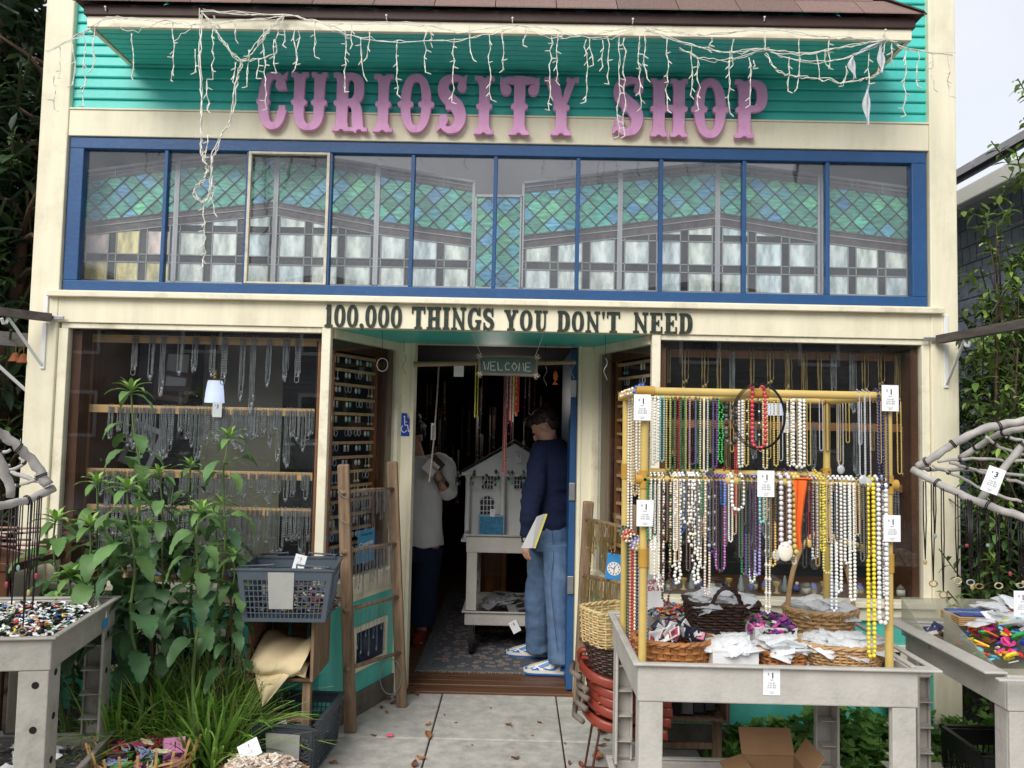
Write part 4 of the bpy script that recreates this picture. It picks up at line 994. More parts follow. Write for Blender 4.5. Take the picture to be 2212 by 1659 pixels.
# ================================================================ earring racks behind the slanted side windows
ER = []
for i in range(8):
    b = MB(); 
    for s_ in (-1,1):
        c = random.choice([C(200,202,200),C(190,190,196),C(120,180,176),C(180,170,140),C(210,208,200),C(150,152,160)])
        k = i % 4; x = s_*.011
        b.tube([(x,0,.0),(x,-.004,.006),(x,-.006,0)], .0012, 4, C(190,190,190))
        if k == 0: b.tube([(x+.010*math.cos(a),-.006,-.014+.013*math.sin(a)) for a in np.linspace(0,6.28,11)], .0014, 4, c)
        elif k == 1: b.ball((x,-.006,-.018), .008, c, 7, 5, (1,.4,1.4))
        elif k == 2: b.tube([(x,-.006,0),(x,-.006,-.03)], .0016, 4, c); b.ball((x,-.006,-.034), .006, c, 7, 5)
        else: b.box((x-.006,-.008,-.03),(x+.006,-.006,-.006), c)
    ER.append(_mesh(b, 'earring', m_matte))
for sgn, nm in ((-1,'left'),(1,'right')):
    A, d, L, nrm, P3 = recess[sgn]
    t = thing('earring_rack', 'slatted wood earring rack behind the %s slanted side window' % nm, 'display rack', P3(L/2, .10, .80))
    rz = math.atan2(d.y, d.x) + (0 if sgn < 0 else math.pi); ins = .07
    def bar(u0, u1, z0, z1, n0, n1, mat, name):
        b = MB(); vs = [P3(u, n_, z) for z in (z0, z1) for u, n_ in ((u0,n0),(u1,n0),(u1,n1),(u0,n1))]
        b.add(vs, [(0,3,2,1),(4,5,6,7),(0,1,5,4),(1,2,6,5),(2,3,7,6),(3,0,4,7)]); b.build(name, mat, t)
    for u0 in (.02, L-.19): bar(u0, u0+.03, .80, 2.1, ins, ins+.03, m_woodin, 'stile')
    bar(.02, L-.16, .80, 2.1, ins+.035, ins+.04, m_back, 'back_board')
    for k in range(15):
        z = .87 + k*.083; bar(.05, L-.19, z, z+.016, ins+.002, ins+.02, m_woodrail, 'slat')
        nE = 4 if sgn < 0 else 2
        for j in range(nE):
            u = .085 + (L-.30)*(j+.5)/nE + R(-.015,.015); p = P3(u, ins-.002, z+.004)
            put(random.choice(ER), 'earring_pair', 'small pair of earrings hooked on a slat behind the %s slanted window' % nm, 'earrings', p, rz, 'earrings on the %s slatted rack' % nm, sc=(1.5,1.5,1.5))
# ================================================================ utility carts
m_cart = M('grey_cart_plastic', C(186,182,174), .6, .1, 7, .25, bscale=70, dirt=.55, dirtcol=C(120,114,106), dscale=5)
m_cartL = M('grey_cart_plastic', C(160,156,147), .6, .12, 9, .25, bscale=60, dirt=.7, dirtcol=C(96,90,82), dscale=7)
m_hole = M('hole_dark', C(16,15,14), .9, 0)  # black for discs on the cart legs, standing in for shade inside holes
def utility_cart(label, loc, rz, w, d, h, mat, apron=.11, leg=.085, lip=.02, low=.21, casters=True, holes=False, flange=0.0, group=None, wheels_z=.12):
    "local frame: x right from the front left corner, y back"
    t = thing('utility_cart', label, 'cart', loc, rz, group)
    def tray(name, z1, ap, fl):
        b = MB(); th = .014
        b.bbox((0,0,z1-ap),(w,th,z1), .005); b.bbox((0,d-th,z1-ap),(w,d,z1), .005)
        b.bbox((0,th+.0005,z1-ap),(th,d-th-.0005,z1), .004); b.bbox((w-th,th+.0005,z1-ap),(w,d-th-.0005,z1), .004)
        b.bbox((th+.0005,th+.0005,z1-.075),(w-th-.0005,d-th-.0005,z1-.065), .002)
        b.bbox((-lip,-lip,z1+.0004),(w+lip+fl,-lip+.026,z1+.010), .004); b.bbox((-lip,d-.006,z1+.0004),(w+lip+fl,d+lip,z1+.010), .004)
        b.bbox((-lip,.0065,z1+.0004),(.006,d-.0065,z1+.010), .004); b.bbox((w-.006+fl,.0065,z1+.0004),(w+lip+fl,d-.0065,z1+.010), .004)
        if fl: b.bbox((w+.0005,-lip+.027,z1-.02),(w+fl-.007,-lip+.06,z1+.008), .003); b.bbox((w+.0005,d-.04,z1-.02),(w+fl-.007,d-.007,z1+.008), .003); b.bbox((w-.01,.03,z1+.0004),(w+.012,d-.03,z1+.009), .003)
        return b.build(name, mat, t, world=False)
    tray('top_tray', h, apron, flange); tray('lower_tray', low, .09, 0)
    for ix, x in ((0, .006), (1, w-.006)):
        for iy, y in ((0, .004), (1, d-.004)):
            b = MB(); sx = 1 if ix == 0 else -1; sy = 1 if iy == 0 else -1; z0, z1 = low+.012, h-apron-.0005
            b.bbox((x, y, z0),(x+sx*leg, y+sy*.012, z1), .004); b.bbox((x, y+sy*.0125, z0),(x+sx*.012, y+sy*leg, z1), .004)
            b.bbox((x+sx*(leg-.01), y+sy*.0125, z0),(x+sx*leg, y+sy*.03, z1), .003)
            zz_ = z0+.09
            while zz_ < z1-.05:
                b.box((x+sx*.013, y+sy*.013, zz_),(x+sx*(leg-.011), y+sy*(leg-.012), zz_+.004)); zz_ += .105
            lg = b.build('leg', mat, t, world=False)
            if holes:
                for q in range(3):
                    zc = z0+.10+q*.16; hb = MB(); yy = y-sy*.0012
                    hb.loft([((x+sx*leg*.42,yy,zc),.013,.013,(1,0,0),(0,0,1)),((x+sx*leg*.42,yy+sy*.002,zc),.013,.013,(1,0,0),(0,0,1))], 18)
                    hb.build('hole_disc', m_hole, lg, world=False)
                    hb = MB(); xx = x-sx*.0012
                    hb.loft([((xx,y+sy*leg*.55,zc+.03),.013,.013,(0,1,0),(0,0,1)),((xx+sx*.002,y+sy*leg*.55,zc+.03),.013,.013,(0,1,0),(0,0,1))], 18)
                    hb.build('hole_disc', m_hole, lg, world=False)
            if casters:
                b = MB(); cx, cy = x+sx*.045, y+sy*.045; r_ = wheels_z*.46
                b.loft([((cx-.015,cy,r_),r_,r_,(0,1,0),(0,0,1)),((cx+.015,cy,r_),r_,r_,(0,1,0),(0,0,1))], 20); cs = b.build('caster', m_tyre, t, world=False, smooth=True)
                b = MB(); b.loft([((cx-.017,cy,r_),r_*.4,r_*.4,(0,1,0),(0,0,1)),((cx+.017,cy,r_),r_*.4,r_*.4,(0,1,0),(0,0,1))], 14)
                for s2 in (-1,1): b.bbox((cx+s2*.019-.0015,cy-.016,r_-.01),(cx+s2*.019+.0015,cy+.016,low-.095), .001)
                b.bbox((cx-.022,cy-.03,low-.0945),(cx+.022,cy+.03,low-.0905), .001); b.build('fork', m_steel, cs, world=False)
    return t
# scattered goods as one uncountable heap --------------------------------
def heap(name, label, cat, x0, x1, y0, y1, z, n, palette, size=.014, hgt=.03, mat=None, shape='mix', loc=None, rz=0, dome=True):
    b = MB(); mt = Matrix.Translation(loc or (0,0,0)) @ Matrix.Rotation(rz, 4, 'Z')
    for i in range(n):
        u, v = R(-1,1), R(-1,1); x = (x0+x1)/2+u*(x1-x0)/2; y = (y0+y1)/2+v*(y1-y0)/2
        zz_ = z + (hgt*(1-max(abs(u),abs(v))**3) if dome else 0) * R(.75,1.0)
        c = random.choice(palette); k = R(.8,1.1); c = tuple(min(1,q*k) for q in c); s_ = size*R(.6,1.3)
        rot = Matrix.Translation((x,y,zz_)) @ Matrix.Rotation(R(0,6.28),4,'Z') @ Matrix.Rotation(R(-.7,.7),4,'X') @ Matrix.Rotation(R(-.5,.5),4,'Y')
        mm_ = mt @ rot; o = len(b.v); t_ = i % 4 if shape == 'mix' else shape
        if t_ == 0: b.ball((0,0,0), s_*.7, c, 6, 4, (1,1,.3))
        elif t_ == 1: b.box((-s_,-s_*.45,-s_*.12),(s_,s_*.45,s_*.12), c)
        elif t_ == 2: b.ball((0,0,0), s_*.6, c, 5, 4, (1.6,.6,.4))
        else: b.tube([(s_*.8*math.cos(a),s_*.8*math.sin(a),0) for a in np.linspace(0,5.2,8)], s_*.25, 4, c)
        for q in range(o, len(b.v)): b.v[q] = tuple(mm_ @ Vector(b.v[q]))
    return tag(b.build(name, mat or m_matte, None), label, cat, kind='stuff')
m_bag = M('clear_plastic_bag', C(246,248,250), .25, .03, 9, .7, bscale=45, spec=.7, trans=.38)
def bag_mesh(seed, w=.07, h=.05, d=.04, fill=None):
    rr = random.Random(seed); b = MB()
    N_ = 7; P = {}
    def f(u, v, s_):
        x = (u-.5)*w; y = (v-.5)*h; e = 1-max(abs(2*u-1),abs(2*v-1))**2
        return (x+rr.uniform(-.003,.003), y+rr.uniform(-.003,.003), s_*d*.5*e+rr.uniform(-.003,.003)*(e > .05))
    b.grid(lambda u,v: f(u,v,1), N_, N_); b.grid(lambda u,v: f(u,v,-.4), N_, N_)
    return b
BAGS = [_mesh(bag_mesh(i, R(.07,.11), R(.06,.09), R(.025,.045)), 'bag', m_bag) for i in range(6)]
def bag_pile(n, x0, x1, y0, y1, z, hgt, label, group, loc=(0,0,0), rz=0, s=(.9,1.25), name='plastic_bag', stand=.3, mes=None):
    mt = Matrix.Translation(loc) @ Matrix.Rotation(rz, 4, 'Z')
    for i in range(n):
        u, v = R(-1,1), R(-1,1); p = mt @ Vector(((x0+x1)/2+u*(x1-x0)/2*.85, (y0+y1)/2+v*(y1-y0)/2*.85, z+hgt*R(.3,1)*(1-.5*max(abs(u),abs(v)))))
        o = put(random.choice(mes or BAGS), name, label, 'bag', p, group=group); o.rotation_euler = (R(-stand,stand*1.6), R(-.4,.4), R(0,6.28)); k = R(*s); o.scale = (k,k,k)
# ================================================================ inside the doorway
icart = utility_cart('grey utility cart with dollhouse on it inside the doorway', (-.35,1.44,.034), 0, .86, .62, .84, m_cart, apron=.12, leg=.075, low=.30, wheels_z=.24)
m_dh = M('dollhouse_white', C(222,222,218), .6, .08, 6, .1)
m_dhroof = M('dollhouse_roof', C(40,42,44), .8, .2, 20)
dY = 1.72; zt = .876-.03
def ov(x, y, Y): return at(x, y, Y)
dh = thing('dollhouse', 'white two storey dollhouse with columns and dark gable roof on the cart', 'dollhouse', (-.02,dY,.82))
a = at(1007,1020,dY); c_ = at(1185,1145,dY); ap = at(1112,958,dY); wx0, wx1 = a.x, a.x+2*(ap.x-a.x); wz = a.z
b = MB(); b.box((wx0,dY,.82),(wx1,dY+.30,wz)); b.prism([(wx0-.02,wz),(wx1+.02,wz),(ap.x,ap.z)], dY-.07, dY+.30); b.bbox((wx0-.03,dY-.08,wz-.02),(wx1+.03,dY+.31,wz+.006), .003); b.bbox((wx0-.02,dY-.10,.80),(wx1+.02,dY+.31,.8195), .003); b.build('house_wall', m_dh, dh)
b = MB()
for s_, e in ((-1,wx0-.05),(1,wx1+.05)):
    b.beam((e,dY+.10,wz-.005),(ap.x,dY+.10,ap.z+.022), .40, .010, up=(0,0,1))
b.build('roof', m_dhroof, dh)
for cx in (wx0+.02, wx0+.02+(at(1091,1100,dY).x-at(1016,1100,dY).x), wx1-.02):
    b = MB(); b.lathe([(.026,.82),(.026,.835),(.019,.845),(.018,wz-.04),(.025,wz-.03),(.025,wz-.0205)], (cx,dY-.06,0), 16); b.build('column', m_dh, dh, smooth=True)
for (xa, ya, xb, yb, arch) in ((1040,1028,1066,1056,0),(1110,1028,1136,1056,0),(1036,1072,1068,1128,1)):
    p, q = at(xa, yb, dY-.004), at(xb, ya, dY-.004); b = MB(); xm = (p.x+q.x)/2; w_ = (q.x-p.x); hh = q.z-p.z
    poly = [(p.x,p.z),(q.x,p.z),(q.x,q.z-(w_*.5 if arch else 0))]
    if arch: poly += [(xm+w_/2*math.cos(t_), q.z-w_*.5+w_/2*math.sin(t_)) for t_ in np.linspace(.3,math.pi-.3,8)]
    poly += [(p.x,q.z-(w_*.5 if arch else 0))]
    b.prism(poly, dY-.004, dY-.001); wn = b.build('window', m_wdark, dh)
    b = MB()
    for i in range(5): x = p.x+w_*i/4; b.box((x-.003,dY-.008,p.z),(x+.003,dY-.0045,q.z-(w_*.18 if arch and i in (0,4) else 0) - (w_*.3 if arch and i in (0,4) else 0)))
    n_ = 5 if arch else 4
    for i in range(n_): z = p.z+hh*i/(n_-.4 if arch else n_-1); b.box((p.x,dY-.0085,z-.0025),(q.x,dY-.0042,z+.0025))
    if arch: b.tube([(xm+w_*.56*math.cos(t_), dY-.006, q.z-w_*.5+w_*.56*math.sin(t_)) for t_ in np.linspace(0,math.pi,12)], .006, 5)
    b.build('glazing_bars', m_dh, wn)
# keyrings hanging along the eave
for i, x in enumerate((990, 1022, 1050, 1074, 1102, 1130)):
    b = MB(); rr = random.Random(i)
    for k in range(9): b.ball((rr.uniform(-.02,.02), -.01, -rr.uniform(0,.10)), rr.uniform(.006,.013), random.choice([C(60,60,66),C(150,150,150),C(150,170,170),C(96,70,56),C(40,60,90),C(130,190,180)]), 6, 4, (1,.5,1.4))
    put(_mesh(b, 'keyrings', m_matte), 'keyring_bunch', ('bunch of keyrings at the left end of the dollhouse eave','keyring bunch with blue tag on the dollhouse eave','keyring bunch with tan tag under the dollhouse gable','small keyring bunch beside the middle dollhouse column','keyring bunch with pale green tag on the dollhouse eave','bunch of keyrings nearest the customer in the sweater')[i], 'keyrings', at(x, 1018, dY-.10))
heap('small_charms', 'heap of small dark metal charms spread in the top tray under the dollhouse', 'charms', -.28, .2, 1.50, 1.66, .83, 420, [C(60,58,56),C(150,148,144),C(90,84,76),C(30,30,30)], .010, .03)
# blue and white box with its price
b = thing('card_box', 'pale blue printed card box on the tray before the dollhouse door', 'box', at(1060,1138,1.66))
q = MB(); p0_, p1_ = at(1033,1140,1.64), at(1090,1113,1.64); q.bbox((p0_.x,1.64,.83),(p1_.x,1.70,p1_.z), .002); q.build('box_body', M('pale_blue_card', C(150,176,196), .6, .1, 9), b)
q = MB(); q.box((p0_.x+.01,1.6385,.84+.01),(p1_.x-.01,1.6395,p1_.z-.012)); q.build('front_label', M('blue_print', C(70,140,180), .6, .3, 40), b)
price_card('white $3 price card standing in the pale blue box on the inner cart', at(1064,1108,1.63), 0, .038, .055, price='$3', lines=False, small='')
price_card('white $3 price card pinned in the dollhouse gable', at(1120,990,dY-.09), .15, .05, .07, price='$3', lines=False, small='each')
price_card('crooked white $5 price card on the lower tray of the inner cart', at(1112,1354,1.42), .0, .06, .085, roll=.5, price='$5', lines=False, small='each')
# lower tray bags, cabinet behind
m_gbag = M('grey_plastic_bag', C(120,120,124), .3, .2, 9, .5, bscale=25, spec=.7)
GB = []
for i in range(4): bb = bag_mesh(20+i, .11, .08, .03); GB.append(_mesh(bb, 'bag', m_gbag, False))
bag_pile(46, -.28, .45, 1.50, 1.98, .30, .12, 'flat grey plastic bag lying in the lower tray of the inner cart', 'grey bags in the lower tray of the inner cart', name='plastic_bag', mes=GB, stand=.3)
m_cab = M('oak_cabinet', C(150,92,44), .45, .2, 4, .1, stretch=(5,5,.6))
cb = thing('wooden_cabinet', 'honey brown panelled wooden cabinet behind the inner cart', 'cabinet', (-.22,2.2,.034))
p0_, p1_ = at(1030,1330,2.2), at(1095,1190,2.2)
q = MB(); q.bbox((-.30,2.2,.034),(p1_.x,2.6,p1_.z+.12), .004); q.build('carcass', m_cab, cb)
for z0, z1 in ((p0_.z+.02,(p0_.z+p1_.z)/2+.06),((p0_.z+p1_.z)/2+.09,p1_.z+.10)):
    q = MB(); q.bbox((-.28,2.188,z0),(p1_.x-.045,2.199,z1), .004); q.build('door_panel', M('oak_panel', C(132,80,38), .45, .2, 4, .1, stretch=(5,5,.6)), cb)
q = MB(); q.bbox((p1_.x-.04,2.185,.04),(p1_.x-.005,2.199,p1_.z+.11), .003); q.build('upright', M('oak_stile', C(176,112,54), .45, .2, 4, .1, stretch=(5,5,.6)), cb)
# rug
m_rug = bpy.data.materials.new('woven_rug'); m_rug.use_nodes = True
t_ = m_rug.node_tree; N_ = t_.nodes; L_ = t_.links; co = N_.new('ShaderNodeTexCoord'); vo = N_.new('ShaderNodeTexVoronoi'); vo.inputs['Scale'].default_value = 16
wv = N_.new('ShaderNodeTexNoise'); wv.inputs['Scale'].default_value = 60; rr_ = N_.new('ShaderNodeValToRGB')
L_.new(co.outputs['Object'], vo.inputs['Vector']); L_.new(vo.outputs['Distance'], rr_.inputs['Fac'])
e = rr_.color_ramp.elements; e[0].position = .1; e[0].color = (*C(110,86,84),1); e[1].position = .75; e[1].color = (*C(84,88,96),1); e2 = e.new(.38); e2.color = (*C(150,140,132),1); e3 = e.new(.45); e3.color = (*C(82,82,88),1)
L_.new(rr_.outputs[0], N_['Principled BSDF'].inputs['Base Color']); N_['Principled BSDF'].inputs['Roughness'].default_value = .95
rg = thing('rug', 'worn grey blue patterned rug with fringe on the shop floor', 'rug', (-.1,2.4,.036))
q = MB(); A_ = gr(928,1443,.04); B_ = gr(1240,1448,.04); q.grid(lambda u,v: (A_.x+.01+u*(B_.x+.3-A_.x), A_.y+v*2.4, .040), 2, 2); q.build('carpet', m_rug, rg)
m_border = M('rug_border', C(104,106,110), .95, .3, 40)
q = MB()
for x_ in (A_.x-.10+.11, ): q.box((A_.x-.09,A_.y,.036),(A_.x+.009,A_.y+2.4,.0425))
q.box((A_.x-.09,A_.y-.05,.036),(B_.x+.31,A_.y-.001,.0425)); q.build('border', m_border, rg)
q = MB()
for i in range(150):
    x = A_.x-.09+i*(B_.x+.4-A_.x)/150; q.beam((x,A_.y-.05,.039),(x+R(-.01,.01),A_.y-.05-R(.012,.035),.037), .003, .002)
q.build('fringe', M('rug_fringe', C(170,164,150), .9, .1, 9), rg)
# stick with hanging cords, WELCOME sign
m_stick = M('peeled_stick', C(170,148,116), .7, .25, 6, .3, stretch=(1,8,8))
st = thing('hanging_stick', 'pale peeled wooden stick hung across the top of the doorway', 'stick', at(1070,783,Y2-.05))
q = MB(); q.tube([at(x, y, Y2-.05) for x, y in ((894,787),(1000,785),(1100,782),(1180,784),(1244,783))], [.016,.015,.014,.014,.012], 9); q.build('stick_rod', m_stick, st, smooth=True)
for x in (924, 1206):
    q = MB(); wiggle(q, [at(x, y, Y2-.055) for y in (735,755,786)], .0015, .003); q.build('hanger_wire', m_rope, st)
for i, (x, w_, y1, cs, n_, lab) in enumerate((
    (1031,.010,912,[C(214,196,70),C(190,170,60)],2,'yellow bead strand hanging from the stick left of the welcome sign'),
    (1094,.012,1046,[C(120,60,62),C(150,90,84)],3,'very long dusky red bead strand hanging down before the dollhouse'),
    (1106,.016,925,[C(190,50,54),C(220,214,206)],4,'red and white bead strand hanging under the welcome sign'),
    (1113,.012,905,[C(206,184,74),C(180,150,60)],3,'short yellow bead strand hanging under the welcome sign'),
    (1119,.010,900,[C(196,50,58),C(206,60,70)],3,'bright red bead strand at the right of the hanging bunch'),
    (1100,.010,895,[C(150,158,160),C(90,96,100)],2,'grey bead strand in the hanging bunch under the welcome sign'))):
    b = MB(); A_ = at(x, 784, Y2-.07); Bz = at(x, y1, Y2-.07)
    for k in range(n_):
        L_2 = (A_.z-Bz.z)*R(.86,1); xx = (k-(n_-1)/2)*w_/max(1,n_-1)*1.6; c = cs[k%2]; z = 0
        while z > -L_2: b.ball((xx+R(-.001,.001), R(-.003,.003), z), .0048, tuple(v*R(.8,1.1) for v in c), 6, 4, (1,1,1.2)); z -= .0088
    put(_mesh(b, 'strands', m_bead), 'bead_strand', lab, 'necklace', A_)
# long braided cord
q = MB(); wiggle(q, [at(x, y, Y2+.0) for x, y in ((948,790),(944,860),(938,940),(932,1000),(927,1042))], .006, .001); tag(q.build('braided_cord', M('grey_braid', C(150,138,124), .8, .4, 60)), 'long grey brown braided cord hanging in the left of the doorway', 'cord')
q = MB(); p = at(991,801,Y2-.03); q.add([tuple(p+Vector(v)) for v in ((-.031,0,-.037),(.031,0,-.037),(.031,0,.037),(-.031,0,.037),(-.031,.001,-.037),(.031,.001,-.037),(.031,.001,.037),(-.031,.001,.037))], [(0,1,2,3),(7,6,5,4),(0,4,5,1),(1,5,6,2),(2,6,7,3),(3,7,4,0)]); tag(q.build('paper_note', m_paper), 'blank white paper note taped to the hanging stick', 'note')
wl = thing('welcome_sign', 'dark green WELCOME board framed in rope tied sticks hanging over the door', 'sign', at(1096,812,.30)); WY = .30
m_wel = M('chalk_green_board', C(74,92,84), .6, .2, 14, .2); m_twig = M('grey_twig', C(120,108,100), .8, .25, 10, .3, stretch=(1,6,6)); m_jute = M('jute', C(186,172,140), .9, .1, 20); m_chalk = M('scratched_white', C(190,198,190), .7, .1, 9)
cs_ = [at(x, y, WY) for x, y in ((1036,769),(1160,772),(1158,812),(1037,808))]
q = MB(); q.add([tuple(p+Vector((0,.0,0))) for p in cs_]+[tuple(p+Vector((0,.012,0))) for p in cs_], [(3,2,1,0),(4,5,6,7),(0,1,5,4),(1,2,6,5),(2,3,7,6),(3,0,4,7)]); q.build('board', m_wel, wl)
q = MB()
for i in range(4):
    a_, b_ = cs_[i], cs_[(i+1)%4]; d_ = (b_-a_).normalized()*.022; q.tube([a_-d_+Vector((0,-.004,0)), (a_+b_)/2+Vector((0,-.007,.002)), b_+d_+Vector((0,-.004,0))], .0085, 8)
q.build('stick_frame', m_twig, wl, smooth=True)
for p in cs_:
    q = MB()
    for k in range(5):
        a_ = .78 if k % 2 else -.78; dx, dz = .016*math.cos(a_+.1*k), .016*math.sin(a_+.1*k); q.tube([p+Vector((-dx,-.016,-dz)), p+Vector((0,-.019,0)), p+Vector((dx,-.016,dz))], .0028, 5)
    q.build('rope_binding', m_jute, wl)
LT = {'W':[[(0,1),(.25,0),(.5,.7),(.75,0),(1,1)]],'E':[[(.9,1),(0,1),(0,0),(.9,0)],[(0,.5),(.7,.5)]],'L':[[(0,1),(.1,0),(.9,.05)]],'C':[[(.9,.8),(.5,1),(.1,.6),(.2,.1),(.9,.1)]],'O':[[(.5,1),(0,.5),(.5,0),(1,.5),(.5,1)]],'M':[[(0,0),(.15,1),(.5,.3),(.85,1),(1,0)]]}
q = MB(); bx = Vector(cs_[3]); ux = (cs_[2]-cs_[3]); uz = (cs_[0]-cs_[3])
for i, ch in enumerate('WELCOME'):
    for stt in LT[ch]:
        pts = [bx + ux*(.07+.125*i+.095*px) + uz*(.24+.46*pz) + Vector((0,-.003,0)) for px, pz in stt]; q.tube(pts, .0032, 5)
q.build('lettering', m_chalk, wl)
for (xa, ya, xb, yb) in ((1016,712,1040,768),(1177,713,1156,770)):
    q = MB(); q.tube([at(xa,ya,-.005), at(xb,yb,WY-.008)], .0012, 4); q.build('hanging_string', m_wire, wl)
# hooks, hoops at the recess ceiling
for x, y0, y1, Y, kind, lab in ((826,712,760,.1,'hoop','thin metal hoop hanging on a black wire before the left slanted window'),(873,716,760,.55,'wire','small looped wire ornament hanging by the left door casing'),(1178,735,785,.6,'wire','black wire hook hanging left of the right door casing'),(1237,738,770,.6,'wire','black wire hook hanging by the right door casing'),(1308,722,770,.1,'twist','twisted silver wire ornament hanging before the right slanted window')):
    q = MB(); wiggle(q, [at(x, y0, Y), at(x, (y0+y1)/2, Y), at(x, y1, Y)], .0016, .001); t2 = thing('hanging_ornament', lab, 'ornament', at(x, y1, Y)); q.build('hanger_wire', m_rope, t2)
    q = MB(); c0 = at(x, y1+28, Y)
    if kind == 'hoop': q.tube([c0+Vector((.030*math.cos(a),0,.036*math.sin(a))) for a in np.linspace(0,6.283,25)], .0019, 6)
    else: q.tube([c0+Vector((.009*math.sin(a*2),0,.06-.03*a)) for a in np.linspace(0,4,20)], .002, 5)
    q.build('ornament', m_silver, t2)
# wheelchair access sticker
sk = thing('access_sticker', 'blue and white wheelchair access sticker with peeling corner on the left door casing', 'sticker', at(874,915,Y2-.016))
c4 = [at(x, y, Y2-.014) for x, y in ((862,942),(887,941),(887,891),(862,890))]; w_ = c4[1].x-c4[0].x; h_ = c4[2].z-c4[1].z; x0_, z0_ = c4[0].x, c4[0].z
q = MB(); n0 = Vector((x0_, Y2-.0135, z0_))
q.prism([(x0_,z0_),(x0_+w_,z0_),(x0_+w_*1.0,z0_+h_*.70),(x0_+w_*.62,z0_+h_),(x0_,z0_+h_)], Y2-.0142, Y2-.0125); q.build('sticker_sheet', M('sign_blue', C(20,66,160), .35, .04, 8), sk)
q = MB(); q.add([(x0_+w_,Y2-.0143,z0_+h_*.70),(x0_+w_*.62,Y2-.0143,z0_+h_),(x0_+w_*.70,Y2-.026,z0_+h_*.80)], [(0,1,2)]); q.build('curled_corner', M('sticker_back', C(150,160,176), .5, .1, 9), sk)
q = MB(); Yk = Y2-.0146
def sp(px, pz): return Vector((x0_+w_*px, Yk, z0_+h_*pz))
q.loft([(sp(.42,.84),.0055,.0055,(1,0,0),(0,0,1)),(sp(.42,.84)+Vector((0,.0003,0)),.0055,.0055,(1,0,0),(0,0,1))], 12)
def fl(pts, wd): 
    for a_, b_ in zip(pts, pts[1:]): q.beam(a_, b_, wd, .0006, up=(0,1,0))
fl([sp(.44,.78), sp(.46,.48), sp(.72,.48), sp(.80,.2), sp(.92,.24)], .005); fl([sp(.45,.62), sp(.66,.62)], .004)
fl([sp(.42+.24*math.cos(a)*1.0, .32+.24*math.sin(a)*.62) for a in np.linspace(2.0,5.9,14)], .0045); q.build('wheelchair_symbol', m_white, sk)
# dark crowd of hanging goods deep inside
DK = []
for i in range(4):
    b = MB(); rr = random.Random(50+i)
    for k in range(6):
        L2 = rr.uniform(.15,.45); x = rr.uniform(-.03,.03); b.tube([(x,0,0),(x+.002,0,-L2)], .0022, 4, random.choice([C(120,114,100),C(84,92,110),C(150,140,120),C(110,70,64)])); b.ball((x,0,-L2), .009, random.choice([C(150,140,120),C(110,130,140),C(150,60,50)]), 6, 4)
    DK.append(_mesh(b, 'cluster', m_matte))
for i in range(44):
    put(DK[i%4], 'hanging_necklaces', 'dim cluster of necklaces hanging deep inside the dark shop', 'necklace', (-.95+1.6*R(0,1), R(2.3,3.8), R(1.35,2.15)), R(0,3), 'dim necklace clusters deep inside the shop')
q = MB(); p = at(936,930,4.2); q.box((p.x-.025,4.2,p.z-.10),(p.x+.025,4.21,p.z+.08)); fr_ = M('far_daylight', C(210,220,220), .6, .3, 30); e_ = fr_.node_tree.nodes['Principled BSDF']; e_.inputs['Emission Color'].default_value = (.8,.9,.9,1); e_.inputs['Emission Strength'].default_value = .08
tag(q.build('back_window', fr_), 'small bright rear window glimpsed behind the woman in white', 'window')
lt_ = thing('ceiling_lamp', 'small glowing white ceiling lamp inside, seen through the right slanted window', 'lamp', at(1362,770,1.15))
q = MB(); q.lathe([(.002,.0),(.05,.005),(.085,.02),(.09,.035)], tuple(lt_.location), 20, cap=True); ml_ = M('lit_lamp_glass', C(240,236,224), .4, .0, 4); ml_.node_tree.nodes['Principled BSDF'].inputs['Emission Color'].default_value = (1,.96,.88,1); ml_.node_tree.nodes['Principled BSDF'].inputs['Emission Strength'].default_value = 1.5; q.build('lamp_glass', ml_, lt_, smooth=True)
pl_ = bpy.data.lights.new('interior_fill', 'POINT'); pl_.energy = 1.2; pl_.color = (1,.94,.84); pl_.shadow_soft_size = .12; po_ = bpy.data.objects.new('interior_fill', pl_); COL.objects.link(po_); po_.location = (-.2, 2.3, 1.9)  # fill light added mid-shop to brighten the interior, apart from the ceiling lamp
# orange fish and goods hanging at right of the sign
b = MB(); b.ball((0,0,0), .022, C(206,104,40), 10, 6, (.7,.5,1.5)); b.prism([(-.006,-.03),(.02,-.055),(-.02,-.055)], -.003, .003, C(220,120,50)); b.tube([(0,0,.03),(0,0,.06)], .0015, 4, C(60,50,40))
put(_mesh(b, 'fish', m_matte), 'fish_ornament', 'orange fish ornament hanging from the stick right of the welcome sign', 'ornament', at(1200,812,Y2-.03))
